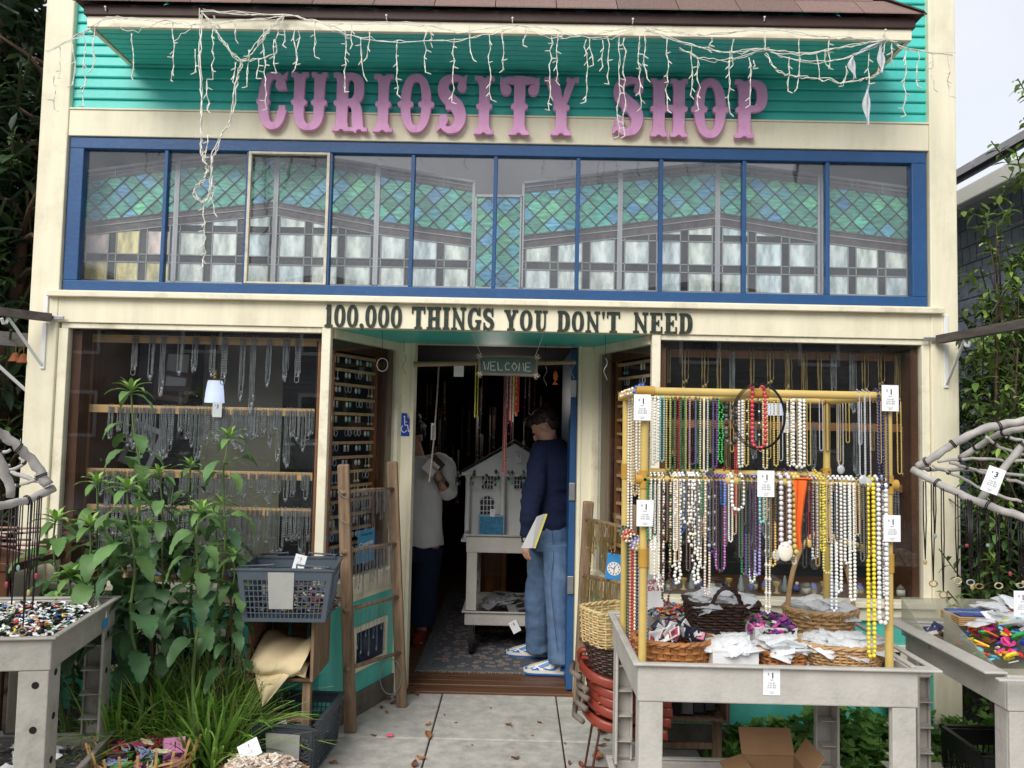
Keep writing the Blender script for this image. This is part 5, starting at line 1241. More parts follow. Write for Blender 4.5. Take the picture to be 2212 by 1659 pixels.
# ================================================================ people
from mathutils import noise as mnoise
def remesh(mb, name, mat, parent, voxel=.007, smooth=2, fold=0, fscale=(6,6,3), seed=0, skip=None):
    me = bpy.data.meshes.new('tmp'); me.from_pydata(mb.v, [], mb.f); o = bpy.data.objects.new('tmp', me); COL.objects.link(o)
    m1 = o.modifiers.new('r', 'REMESH'); m1.mode = 'VOXEL'; m1.voxel_size = voxel
    if smooth: m2 = o.modifiers.new('s', 'SMOOTH'); m2.iterations = smooth*3; m2.factor = .6
    dg = bpy.context.evaluated_depsgraph_get(); nm = bpy.data.meshes.new_from_object(o.evaluated_get(dg)); bpy.data.objects.remove(o)
    n = len(nm.vertices); co = np.empty(n*3); nm.vertices.foreach_get('co', co); co = co.reshape(-1,3)
    if fold:
        no = np.empty(n*3); nm.vertices.foreach_get('normal', no); no = no.reshape(-1,3)
        for i in range(n):
            v = co[i]; a = mnoise.fractal(Vector((v[0]*fscale[0]+seed, v[1]*fscale[1], v[2]*fscale[2])), 1, 2, 3)
            r = 1-abs(mnoise.noise(Vector((v[0]*fscale[0]*1.3, v[1]*fscale[1]*1.3+seed, v[2]*fscale[2]*1.6+v[0]*4))))*2
            co[i] += no[i]*fold*(a*.9 + r*.5)
    W = np.array(wmat(parent).inverted()); co = co @ W[:3,:3].T + W[:3,3]
    nm.vertices.foreach_set('co', co.ravel()); nm.materials.clear(); nm.materials.append(mat)
    nm.polygons.foreach_set('use_smooth', [True]*len(nm.polygons)); nm.name = name
    ob = bpy.data.objects.new(name, nm); COL.objects.link(ob); ob.parent = parent; return ob
def limb(mb, pts, rs, n=14, k=5, sq=1): 
    P = catmull([Vector(p) for p in pts], k); Rr = catmull([Vector((r,0,0)) for r in rs], k); mb.tube(P, [max(.002,q.x) for q in Rr], n, squash=sq)
def torso(mb, rings, lat, fwd):
    P = catmull([Vector(r[0]) for r in rings], 4); Q = catmull([Vector((r[1], r[2], 0)) for r in rings], 4)
    mb.loft([(p, q.x, q.y, lat, fwd) for p, q in zip(P, Q)], 22)
def head(mb, c, f, up, s=1.0):
    "c centre of the head, f where the face looks, up"
    f = f.normalized(); r = f.cross(up).normalized(); u = r.cross(f).normalized()
    def e(off, rad, rx, ry, rz_):
        o = c + f*off[0]*s + r*off[1]*s + u*off[2]*s; n0 = len(mb.v); mb.ball((0,0,0), 1, None, 16, 12)
        for i in range(n0, len(mb.v)): v = mb.v[i]; mb.v[i] = tuple(o + f*v[0]*rx*s + r*v[1]*ry*s + u*v[2]*rz_*s)
    e((-.012,0,.03),1,.098,.076,.095); e((.025,0,-.035),1,.066,.058,.078); e((.045,0,-.085),1,.034,.034,.028)
    e((.098,0,-.022),1,.016,.011,.024); e((.105,0,-.034),1,.014,.015,.010); e((.082,0,-.062),1,.016,.024,.010)
    e((.082,.03,.012),1,.012,.022,.007); e((.082,-.03,.012),1,.012,.022,.007)
    for s_ in (-1,1): e((-.008,s_*.076,-.012),1,.018,.009,.032)
    return f, r, u
def hand(mb, w, d, palm_n, s=1.0, curl=.6, thumb=1):
    "w wrist, d direction of the hand, palm_n palm normal"
    d = d.normalized(); n_ = (palm_n - d*palm_n.dot(d)).normalized(); l = d.cross(n_).normalized()*thumb
    mb.loft([(w - d*.01*s, .026*s, .019*s, l, n_), (w + d*.03*s, .036*s, .017*s, l, n_), (w + d*.075*s, .040*s, .015*s, l, n_), (w+d*.085*s, .034*s, .010*s, l, n_)], 12)
    for i, (off, ln) in enumerate(((.030,.070),(.010,.080),(-.010,.074),(-.029,.058))):
        p = w + d*.078*s + l*off*s; dd = d.copy(); pts = [p - d*.02*s, p]
        for k in range(3):
            a = curl*(.5+.4*k); dd = (dd*math.cos(a) + n_*math.sin(a)).normalized(); pts.append(pts[-1] + dd*ln*s*(.42,.33,.25)[k]); 
        limb(mb, pts, [.0095*s,.0095*s,.0085*s,.008*s,.006*s], 8, 2)
    p = w + d*.02*s + l*.03*s; limb(mb, [p - l*.01*s, p + (l*.6+d*.6+n_*.35)*.028*s, p + (l*.5+d*.95+n_*.6)*.055*s, p + (l*.3+d*1.1+n_*.8)*.075*s], [.013*s,.0115*s,.0095*s,.007*s], 8, 3)
m_skin = M('skin', C(206,158,136), .5, .05, 8, sub=0); m_hairb = M('brown_hair', C(52,36,28), .5, .3, 40, .6, bscale=90)
m_navyk = M('navy_knit', C(22,32,62), .95, .12, 60, .4, bscale=220); m_jean = M('washed_denim', C(88,114,146), .85, .22, 7, .3, bscale=160, dirt=.4, dirtcol=C(150,168,186), dscale=5)
m_shirt = M('white_cotton', C(236,234,232), .85, .06, 6, .1); m_wshoe = M('white_leather', C(232,228,214), .4, .05, 8); m_bshoe = M('blue_leather', C(52,118,196), .45, .06, 8)
m_darkpant = M('dark_indigo_trousers', C(26,34,62), .9, .15, 8); m_clog = M('oxblood_clog', C(120,44,34), .35, .1, 8)
# --- standing man in the navy sweater, seen from his left and behind --------
man = thing('person', 'person in a navy sweater, jeans and blue and white sneakers looking down, holding papers', 'person', at(1190,1452,1.1)); man.location.z = .04
f = Vector((-.80,.60,0)).normalized(); l = Vector((0,0,1)).cross(f).normalized()   # l = his left
pel = at(1190,1140,1.12); ch = at(1200,1010,1.12); nk = at(1185,948,1.10); hd = at(1177,922,1.06)
body = MB(); 
torso(body, [(pel+Vector((0,0,-.10)),.15,.10),(pel,.165,.115),(pel.lerp(ch,.45),.14,.10),(ch,.185,.12),(ch.lerp(nk,.62),.175,.095),(ch.lerp(nk,.85),.11,.075)], l, f)
limb(body, [ch.lerp(nk,.6), nk, hd + Vector((0,0,-.02)) - f*.02], [.075,.060,.058])
fh = (f*.75 + l*.30 + Vector((0,0,-.60))).normalized(); head(body, hd, fh, Vector((0,0,1)), .98)
sh = at(1166,985,1.00); el = at(1147,1090,.90); wr = at(1137,1163,.90)
shR = ch.lerp(nk,.6) - l*.17; elR = shR + Vector((.0,.08,-.30)) ; wrR = elR + f*.16 + Vector((0,0,-.20))
limb(body, [sh, el, wr], [.05,.042,.028]); limb(body, [shR, elR, wrR], [.05,.042,.028])
hd_d = Vector((-.02,.0,-1)); hand(body, wr+Vector((0,0,-.01)), hd_d, Vector((.7,.5,0)), .98, .55, -1); hand(body, wrR, Vector((-.3,.2,-1)), Vector((.7,.2,0)), .95, .4, 1)
hipL = at(1203,1185,1.02); knL = at(1203,1310,.98); anL = at(1210,1437,.98); hipR = at(1176,1185,1.24); knR = at(1160,1310,1.28); anR = at(1162,1408,1.34)
for a_, b_, c_ in ((hipL,knL,anL),(hipR,knR,anR)): limb(body, [a_, b_, c_], [.085,.055,.04])
remesh(body, 'body', m_skin, man, .007, 1)
g = MB(); torso(g, [(pel+Vector((0,0,-.01)),.166,.125),(pel+Vector((0,0,.05)),.172,.130),(pel.lerp(ch,.5),.158,.120),(ch,.188,.130),(ch.lerp(nk,.62),.180,.105),(ch.lerp(nk,.86),.115,.085),(ch.lerp(nk,.97),.078,.070)], l, f)
limb(g, [ch.lerp(nk,.62)+(sh-ch).normalized()*.05, sh, sh.lerp(el,.5), el, el.lerp(wr,.5), wr+Vector((0,0,.012))], [.07,.074,.066,.062,.056,.042]); limb(g, [shR, elR, wrR], [.074,.062,.042])
remesh(g, 'sweater', m_navyk, man, .008, 2, .014, (5,5,9), 3)
g = MB(); torso(g, [(pel+Vector((0,0,-.14)),.165,.13),(pel+Vector((0,0,-.06)),.172,.135),(pel+Vector((0,0,.03)),.165,.125)], l, f)
limb(g, [hipL+Vector((0,0,.03)), hipL.lerp(knL,.5), knL, knL.lerp(anL,.6), anL+Vector((0,0,.02))], [.100,.084,.072,.070,.078]); limb(g, [hipR+Vector((0,0,.03)), hipR.lerp(knR,.5), knR, knR.lerp(anR,.6), anR+Vector((0,0,.02))], [.115,.10,.085,.080,.085])
jn = remesh(g, 'jeans', m_jean, man, .008, 1, .009, (5,5,7), 9)
m_stitch = M('seam_stitch', C(58,74,100), .9, .1, 20)
g = MB()
pk = at(1222,1140,.955)
g = MB(); limb(g, [at(1192,1145,.955), at(1196,1200,.925), at(1190,1260,.90), at(1196,1330,.885), at(1204,1405,.885)], [.0011]*5, 5); g.build('side_seam', m_stitch, jn)
# hair cap
def hair(parent, c, fh, name='hair', s=1.0, long=False, mat=None):
    b = MB(); f_ = fh.normalized(); r = f_.cross(Vector((0,0,1))).normalized(); u = r.cross(f_).normalized()
    def e(off, rx, ry, rz_):
        o = c + f_*off[0] + r*off[1] + u*off[2]; n0 = len(b.v); b.ball((0,0,0), 1, None, 18, 14)
        for i in range(n0, len(b.v)): v = b.v[i]; b.v[i] = tuple(o + f_*v[0]*rx + r*v[1]*ry + u*v[2]*rz_)
    e((-.020,0,.050), .094*s, .079*s, .080*s); e((-.052,0,.004), .056*s, .066*s, .062*s); e((.05,0,.085), .05*s,.06*s,.035*s)
    if long: e((-.09,0,.05), .05,.05,.05); e((-.05,0,.14), .05,.05,.04)
    return remesh(b, name, mat or m_hairb, parent, .007, 1, .006, (30,30,30), 2)
hair(man, hd, fh)
g = MB(); pts = [nk + Vector((0,0,.0)) + (l*math.cos(a)*.072 + f*math.sin(a)*.072) + Vector((0,0,-.01+.014*math.cos(a))) for a in np.linspace(-2.6,1.4,18)]; g.tube(pts, .0028, 5); g.build('neck_chain', m_silver, man)
g = MB(); g.loft([(wr+Vector((0,0,.010)),.034,.029),(wr+Vector((0,0,-.012)),.033,.028)], 16); wt = g.build('watch', m_black, man, smooth=True)
g = MB(); p = wr+Vector((-.016,-.030,-.002)); mt = facing(p, .35); g.bbox((-.017,-.019,-.004),(.017,.019,.006), .004); 
for i in range(len(g.v)): g.v[i] = tuple(mt @ Vector(g.v[i]))
g.build('watch_case', m_black, wt)
g = MB(); g.box((-.009,-.008,.0062),(.009,.010,.0075)); 
for i in range(len(g.v)): g.v[i] = tuple(mt @ Vector(g.v[i]))
g.build('watch_face', M('lcd', C(170,180,172), .3, .02, 9), wt)
def sneaker(parent, heel, d, L_, label=None, main=None, up=None):
    d = d.normalized(); r = Vector((d.y,-d.x,0)); main = main or m_wshoe; U = Vector((0,0,1)); base = Vector((heel.x,heel.y,.0415))
    def P(a, b_, z): return base + d*a*L_ + r*b_ + U*z
    def ring(z, k, off=0): return [P(a+off, s_*wd*k, z) for a, wd, s_ in [(0,.028,1),(.15,.034,1),(.45,.036,1),(.7,.047,1),(.88,.042,1),(.98,.022,1),(1.0,.0,1),(.98,.022,-1),(.88,.042,-1),(.7,.047,-1),(.45,.036,-1),(.15,.034,-1),(0,.028,-1),(-.02,.0,1)]]
    n = 14
    b = MB(); vs = ring(0,1)+ring(.012,1.06); b.add(vs, [(i,(i+1)%n,n+(i+1)%n,n+i) for i in range(n)]+[tuple(range(n-1,-1,-1)),tuple(range(n,2*n))]); so_ = b.build('outsole', up or m_bshoe, parent, smooth=True)
    b = MB(); vs = ring(.0125,1.05)+ring(.032,1.05); b.add(vs, [(i,(i+1)%n,n+(i+1)%n,n+i) for i in range(n)]+[tuple(range(n-1,-1,-1)),tuple(range(n,2*n))]); b.build('midsole', main, parent, smooth=True)
    b = MB(); H = [.105,.10,.088,.058,.045,.036,.034,.036,.045,.058,.088,.10,.105,.105]
    r1 = ring(.0325,1.0); r2 = [P(*q) for q in []]
    prof = [(0,.028,1),(.15,.034,1),(.45,.036,1),(.7,.047,1),(.88,.042,1),(.98,.022,1),(1.0,.0,1),(.98,.022,-1),(.88,.042,-1),(.7,.047,-1),(.45,.036,-1),(.15,.034,-1),(0,.028,-1),(-.02,.0,1)]
    r2 = [P(min(a,.97), s_*wd*.92, .0325+(h-.0325)*.6) for (a,wd,s_), h in zip(prof, H)]; r3 = [P(min(a,.93)*.97+.01, s_*wd*.55, h) for (a,wd,s_), h in zip(prof, H)]
    b.add(r1+r2+r3, [(k*n+i,k*n+(i+1)%n,(k+1)*n+(i+1)%n,(k+1)*n+i) for k in range(2) for i in range(n)]+[tuple(range(2*n,3*n))]); b.build('upper', main, parent, smooth=60)
    # coloured overlays: toe guard, heel, eyestay, side stripe
    for s_ in (-1,1):
        b = MB()
        def O(a, z, out=.0): 
            w_ = np.interp(a, [0,.15,.45,.7,.88,.98,1], [.028,.034,.036,.047,.042,.022,.0]); zt = np.interp(a, [0,.15,.45,.7,.88,1],[.105,.10,.088,.058,.045,.034]); k = (z-.0325)/max(.001,(zt-.0325))
            kk = 1.0-.08*min(1,k/.6) if k < .6 else .92-.37*(k-.6)/.4
            return P(a, s_*(w_*kk+.0035+out), z)
        def quad(pts): b.add([O(*p) for p in pts]+[O(p[0],p[1],.0025) for p in pts], [tuple(range(len(pts))), tuple(range(2*len(pts)-1,len(pts)-1,-1))]+[(i,(i+1)%len(pts),len(pts)+(i+1)%len(pts),len(pts)+i) for i in range(len(pts))])
        quad([(.0,.033),(.16,.033),(.14,.062),(.18,.085),(.0,.10)])
        quad([(.62,.033),(.78,.033),(.95,.033),(.97,.040),(.86,.042),(.74,.052),(.64,.048)])
        quad([(.36,.088),(.44,.084),(.66,.056),(.60,.050),(.42,.066)])
        quad([(.24,.076),(.30,.05),(.40,.042),(.54,.05),(.66,.062),(.50,.040),(.38,.035),(.28,.036),(.22,.05)])
        b.build('overlay', m_bshoe if up is None else up, parent)
    b = MB()
    for k in range(4): b.tube([P(.48+.055*k,-.018,.080-.009*k), P(.48+.055*k,0,.0855-.009*k), P(.48+.055*k,.018,.080-.009*k)], .003, 5)
    b.build('laces', m_bshoe if up is None else up, parent)
h1 = gr(1226,1462,.04); t1 = gr(1152,1455,.04); sneaker(man, Vector((h1.x,h1.y+.03,0)), Vector((t1.x-h1.x, t1.y-h1.y-.02, 0)), .29)
h2 = gr(1180,1424,.04); t2 = gr(1090,1415,.04); sneaker(man, Vector((h2.x,h2.y+.03,0)), Vector((t2.x-h2.x, t2.y-h2.y-.01, 0)), .29)
# papers in his hand
nb = thing('notebook', 'white papers with yellow backed pad held down at the side by the person in navy', 'notebook', at(1150,1190,.93))
A4 = [at(x, y, Y) for x, y, Y in ((1166,1108,.98),(1119,1187,.92),(1152,1185,.93),(1175,1112,1.0))]
for k, (mt_, off) in enumerate(((m_paper, 0), (m_paper, .006), (m_paper, .012))):
    b = MB(); P4 = [at(1158,1116,.80+off), at(1124,1184,.80+off), at(1148,1184,.83+off), at(1174,1110,.83+off)]; o2 = Vector((.004+off*.9,0,0)); P4 = [p+o2 for p in P4]
    b.add([tuple(p) for p in P4]+[tuple(p+Vector((.003,.003,0))) for p in P4], [(0,1,2,3),(7,6,5,4),(0,4,5,1),(1,5,6,2),(2,6,7,3),(3,7,4,0)]); b.build('paper_stack', mt_, nb)
b = MB(); b.beam(P4[3]+Vector((.006,-.004,0)), P4[2]+Vector((.006,-.004,0)), .008, .010, up=(0,1,0)); b.build('pad_edge', M('yellow_pad', C(222,206,96), .7, .05, 9), nb)
# --- woman in the oversized white shirt, half behind the left casing --------
YW = 1.85
wm = thing('person', 'person in an oversized white shirt raising a wallet, half hidden behind the doorframe', 'person', at(905,1376,YW)); wm.location.z = .036
f = Vector((-.30,-.95,0)).normalized(); l = Vector((0,0,1)).cross(f).normalized()
hd = at(893,944,YW-.06); nk = at(903,985,YW); ch = at(908,1040,YW); pel = at(905,1170,YW)
body = MB(); torso(body, [(pel+Vector((0,0,-.1)),.16,.11),(pel,.17,.12),(pel.lerp(ch,.5),.13,.10),(ch,.16,.11),(ch.lerp(nk,.62),.16,.09),(ch.lerp(nk,.9),.09,.07)], l, f)
limb(body, [ch.lerp(nk,.7), nk, hd+Vector((0,.02,-.03))], [.06,.05,.05]); fh = Vector((-.55,-.75,-.25)).normalized(); head(body, hd, fh, Vector((0,0,1)), .95)
shw = at(955,1000,YW); elw = at(966,1062,YW-.06); wrw = at(944,1026,YW-.24)
limb(body, [ch.lerp(nk,.6), shw, elw, wrw], [.05,.05,.042,.026]); hand(body, wrw, Vector((-.25,-.15,1)), Vector((-.8,-.5,0)), .92, .5, 1)
sh2 = at(862,1000,YW); limb(body, [ch.lerp(nk,.6), sh2, sh2+Vector((-.03,-.05,-.28)), sh2+Vector((.0,-.2,-.42))], [.05,.05,.042,.026]); hand(body, sh2+Vector((.0,-.2,-.42)), Vector((.2,-.5,-.8)), Vector((1,0,0)), .9, .5, 1)
aL = Vector((at(912,1350,YW).x, YW-.02, .12)); aR = Vector((aL.x-.2, YW+.06, .12))
for h_, a_ in ((pel+l*.08, aL), (pel-l*.08, aR)): limb(body, [h_+Vector((0,0,-.06)), (h_+a_)/2, a_], [.085,.055,.038])
for a_ in (aL, aR): limb(body, [a_, a_+Vector((0,-.02,-.05)), a_+Vector((-.01,-.12,-.07))], [.038,.035,.026])
remesh(body, 'body', m_skin, wm, .007, 1)
g = MB(); torso(g, [(pel+Vector((0,0,-.02)),.195,.145),(pel+Vector((0,0,.08)),.192,.145),(pel.lerp(ch,.6),.175,.13),(ch,.185,.13),(ch.lerp(nk,.6),.175,.105),(ch.lerp(nk,.95),.10,.08)], l, f)
limb(g, [ch.lerp(nk,.5), shw, shw.lerp(elw,.5)+Vector((.02,0,0)), elw+Vector((.012,0,-.01)), elw.lerp(wrw,.30)], [.08,.078,.072,.066,.058]); limb(g, [ch.lerp(nk,.5), sh2, sh2+Vector((-.03,-.05,-.28)), sh2+Vector((.0,-.18,-.38))], [.08,.08,.075,.06])
remesh(g, 'shirt', m_shirt, wm, .008, 2, .016, (6,6,2.2), 5)
g = MB(); torso(g, [(pel+Vector((0,0,-.14)),.16,.13),(pel+Vector((0,0,.02)),.17,.13)], l, f)
for h_, a_ in ((pel+l*.08, aL), (pel-l*.08, aR)): limb(g, [h_+Vector((0,0,-.04)), (h_+a_)/2, a_+Vector((0,0,.03))], [.11,.10,.10])
remesh(g, 'trousers', m_darkpant, wm, .009, 1, .008, (5,5,4), 7)
hair(wm, hd, fh, long=True, mat=M('dark_hair', C(24,18,16), .5, .2, 40, .5))
g = MB(); limb(g, [elw.lerp(wrw,.28), elw.lerp(wrw,.62)], [.046,.036], 14); g.build('cuff', M('maroon_sleeve', C(78,24,34), .8, .1, 9), wm, smooth=True)
for k in range(3):
    g = MB(); c0 = elw.lerp(wrw,.66+.09*k); d_ = (wrw-elw).normalized(); a1 = d_.orthogonal().normalized(); a2 = d_.cross(a1); g.tube([c0+(a1*math.cos(a)+a2*math.sin(a))*.036 for a in np.linspace(0,6.283,17)], .004, 5); g.build('bangle', m_silver, wm, smooth=True)
g = MB(); g.tube([nk+Vector((0,0,-.012))+(l*math.cos(a)*.062+f*math.sin(a)*.062)+Vector((0,0,-.02*math.sin(a))) for a in np.linspace(-.6,3.7,16)], .006, 6); g.build('scarf', M('dark_scarf', C(40,36,38), .8, .3, 20), wm)
for a_ in (aL, aR): 
    g = MB(); limb(g, [a_+Vector((0,.05,-.045)), a_+Vector((0,-.03,-.05)), a_+Vector((-.012,-.13,-.05)), a_+Vector((-.016,-.19,-.055))], [.036,.042,.046,.026], 12); g.bbox((a_.x-.05,a_.y-.19,.038),(a_.x+.035,a_.y+.07,.062), .01); g.build('clog', m_clog, wm, smooth=True)
ph = thing('wallet_and_paper', 'brown wallet with white folded paper held up by the person in white', 'wallet', at(945,1000,YW-.28))
mt = facing(at(944,1000,YW-.27), .3, 0, -.75); b = MB(); b.bbox((-.055,-.035,-.008),(.055,.035,.008), .004); 
for i in range(len(b.v)): b.v[i] = tuple(mt @ Vector(b.v[i]))
b.build('wallet', M('brown_leather', C(58,40,32), .5, .2, 20), ph)
mt = facing(at(932,1008,YW-.29), .25, 0, -.7); b = MB(); b.box((-.05,-.055,-.001),(.05,.04,.001)); 
for i in range(len(b.v)): b.v[i] = tuple(mt @ Vector(b.v[i]))
b.build('paper', m_paper, ph)
# ================================================================ plants
m_leafbig = M('broad_leaf', None, .45, .18, 9, .25, attr=True, sub=.25, bscale=30); m_leaf = M('small_leaf', None, .5, .2, 9, attr=True, sub=.25)
m_stem = M('green_stem', C(92,116,62), .6, .2, 9); m_bark = M('bark', C(84,66,54), .9, .3, 12, .4, stretch=(3,3,.6)); m_grass = M('grass_blades', None, .5, .15, 9, attr=True, sub=.45)
m_drift = M('driftwood', C(180,175,170), .75, .28, 9, .4, stretch=(1,1,1), dirt=.5, dirtcol=C(104,96,88), dscale=14)
m_oldwood = M('weathered_wood', C(140,116,92), .85, .35, 5, .5, stretch=(9,9,.7), dirt=.4, dirtcol=C(84,66,52), dscale=3)
def leaf(mb, p, d, L, W, droop=.6, col=(.1,.2,.05), n=6, fold=.25, serr=0, twist=0.0):
    "blade from p along d, bending down, folded at the midrib"
    d = Vector(d).normalized(); up = Vector((0,0,1)); s_ = d.cross(up)
    s_ = s_.normalized() if s_.length > .05 else Vector((1,0,0))
    if twist: s_ = (Matrix.Rotation(twist, 3, d) @ s_)
    pts = []; q = Vector(p); dd = d.copy()
    for i in range(n+1):
        pts.append((q.copy(), dd.copy())); dd = (dd + Vector((0,0,-droop/n*1.6))).normalized(); q += dd*(L/n)
    vs = []
    for i, (c, e) in enumerate(pts):
        t = i/n; w_ = W*.5*(math.sin(math.pi*min(1,t*.94+.03)**.82)**.85 if 0 < t < 1 else .02); nn = s_.cross(e).normalized()
        if serr: w_ *= 1 + serr*1.6*(-1)**i
        wav = W*.06*math.sin(t*9+p[0]*50) + (W*.035*(-1)**i if serr else 0)
        vs += [c - s_*w_ + nn*(w_*fold+wav), c, c + s_*w_ + nn*(w_*fold-wav)]
    fs = []
    for i in range(n): a = i*3; fs += [(a,a+1,a+4,a+3),(a+1,a+2,a+5,a+4)]
    mb.add(vs, fs, col)
def jit(c, a=.15): k = R(1-a, 1+a); return (c[0]*k*R(.95,1.05), c[1]*k, c[2]*k*R(.9,1.1))
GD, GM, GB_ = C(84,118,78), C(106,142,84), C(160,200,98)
def tall_plant(label, tip, base, Y, n, s=1.0, big=.17, low=.12):
    T = at(*tip, Y); B = gr(*base, 0); B = Vector((at(base[0], 1450, Y).x, Y, 0)); t = thing('leafy_plant', label, 'plant', B, group='tall leafy plants before the left window')
    H = T.z; path = [B.lerp(T, i/10) + Vector((.015*math.sin(i*1.3+B.x*9), .012*math.cos(i*1.7), 0))*(0 < i < 10) for i in range(11)]
    q = MB(); q.tube(path, [.011-.0007*i for i in range(11)], 7); q.build('stem', m_stem, t, smooth=True)
    b = MB(); z = low*H; a = R(0,6)
    z = max(z, .60)
    while z < H*.93:
        k = z/H; p = B.lerp(T, k); 
        for s2 in (0, math.pi):
            if R(0,1) < .1: continue
            L_ = s*big*(1.15-.45*k)*R(.8,1.15); ang = a + s2 + R(-.3,.3); e = R(.1,.55) - (.2 if k < .5 else 0)
            d = Vector((math.cos(ang), math.sin(ang)*.8-.15, e)); pet = p + d.normalized()*.035
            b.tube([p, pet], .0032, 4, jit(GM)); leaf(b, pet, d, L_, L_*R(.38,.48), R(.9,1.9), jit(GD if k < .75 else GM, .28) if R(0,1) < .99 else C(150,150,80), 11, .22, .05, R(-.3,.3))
        a += 1.57+R(-.25,.25); z += R(.055,.072)*s
    b.build('leaves', m_leafbig, t, smooth='all')
    b = MB()
    for i in range(n):
        ang = i*2.4; k = i/n; d = Vector((math.cos(ang), math.sin(ang), .25+1.6*k)); L_ = s*(.15-.085*k)
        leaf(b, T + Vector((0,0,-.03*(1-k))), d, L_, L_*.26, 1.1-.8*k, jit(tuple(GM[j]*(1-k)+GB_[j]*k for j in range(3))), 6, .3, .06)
    b.build('top_whorl', m_leafbig, t, smooth='all')
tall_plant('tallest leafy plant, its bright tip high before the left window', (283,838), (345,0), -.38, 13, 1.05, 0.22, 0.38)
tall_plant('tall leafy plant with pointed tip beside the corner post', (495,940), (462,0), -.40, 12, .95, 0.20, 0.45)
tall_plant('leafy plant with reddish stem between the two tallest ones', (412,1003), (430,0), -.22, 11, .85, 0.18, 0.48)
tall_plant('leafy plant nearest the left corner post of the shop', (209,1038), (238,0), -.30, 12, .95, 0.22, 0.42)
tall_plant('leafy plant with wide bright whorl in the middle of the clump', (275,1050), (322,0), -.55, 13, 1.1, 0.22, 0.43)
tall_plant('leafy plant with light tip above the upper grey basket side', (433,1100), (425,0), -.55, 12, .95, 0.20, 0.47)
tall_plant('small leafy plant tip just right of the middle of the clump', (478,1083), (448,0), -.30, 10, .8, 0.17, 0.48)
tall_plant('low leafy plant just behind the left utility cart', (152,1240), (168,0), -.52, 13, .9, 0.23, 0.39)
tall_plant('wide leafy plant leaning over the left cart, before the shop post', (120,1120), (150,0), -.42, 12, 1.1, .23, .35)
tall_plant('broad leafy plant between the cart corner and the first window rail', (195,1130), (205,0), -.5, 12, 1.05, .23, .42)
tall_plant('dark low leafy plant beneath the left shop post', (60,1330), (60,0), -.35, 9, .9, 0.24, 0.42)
for lab, a_, b_ in (('thick broken brown stalk in the grass', (333,1296), (323,1560)), ('leaning reddish brown dead stalk beside the grey baskets', (517,1266), (452,1560)), ('thin bent dead stalk near the utility cart', (250,1390), (300,1560))):
    q = MB(); p = at(*a_, -.42); r_ = at(b_[0], b_[1], -.42); pts = [p.lerp(r_, i/6)+Vector((R(-.006,.006),R(-.006,.006),0)) for i in range(7)]; q.tube(pts, [.007+.001*i for i in range(7)], 7); tag(q.build('dead_stalk', m_bark), lab, 'stalk')
b = MB()
for i in range(6500):
    x = R(-2.0,-1.02); y = R(-.92 if i % 2 else -.72,-.04 if i % 2 == 0 else -.4)
    if math.hypot(x+1.60, y+.66) < .23 or (y < -.55 and x > -1.3) or (y < -.66 and x < -1.36): continue
    if x > -1.22 and y < -.1: x -= .3
    L_ = R(.15,.62)*(1.1 if x > -1.75 else .7)*(.75 if y < -.6 else 1)*(.5 if x > -1.38 else 1); ang = R(0,6.28); h_ = R(.6,1.9)
    c = jit(random.choice([C(146,190,88),C(124,172,74),C(166,200,106),C(104,148,66),C(164,166,104)] if R(0,1) < .9 else [C(170,160,110)]))
    leaf(b, (x,y,-.03), (math.cos(ang), math.sin(ang), h_*1.4), L_, R(.009,.018), R(.3,1.5), c, 5, .3)
for i in range(1500):
    x, y, ang = R(-1.84,-1.34), R(-.60,-.22), R(0,6.28)
    if math.hypot(x+1.60, y+.66) < .27: continue
    leaf(b, (x,y,-.03), (math.cos(ang), math.sin(ang), R(2.2,4)), R(.38,.68), R(.010,.018), R(.3,1.1), jit(random.choice([C(150,196,90),C(128,178,76),C(170,206,110)])), 6, .3)
for i in range(60):     # seed heads
    x, y = R(-1.6,-1.15), R(-.6,-.2); h_ = R(.35,.62); dx = R(-.12,.12); c = jit(C(140,150,90))
    pts = [Vector((x+dx*(k/6)**2, y, h_*k/6)) for k in range(7)]; b.tube(pts, .0012, 3, c)
    for k in range(12): p = pts[-1] + Vector((dx*.1*k/6, 0, -.012*k)); b.ball(p + Vector((R(-.008,.008),R(-.008,.008),0)), .0022, c, 4, 3, (1,1,2.2))
tag(b.build('grass', m_grass), 'long green grass with pale seed heads before the left wall', 'grass', kind='stuff')
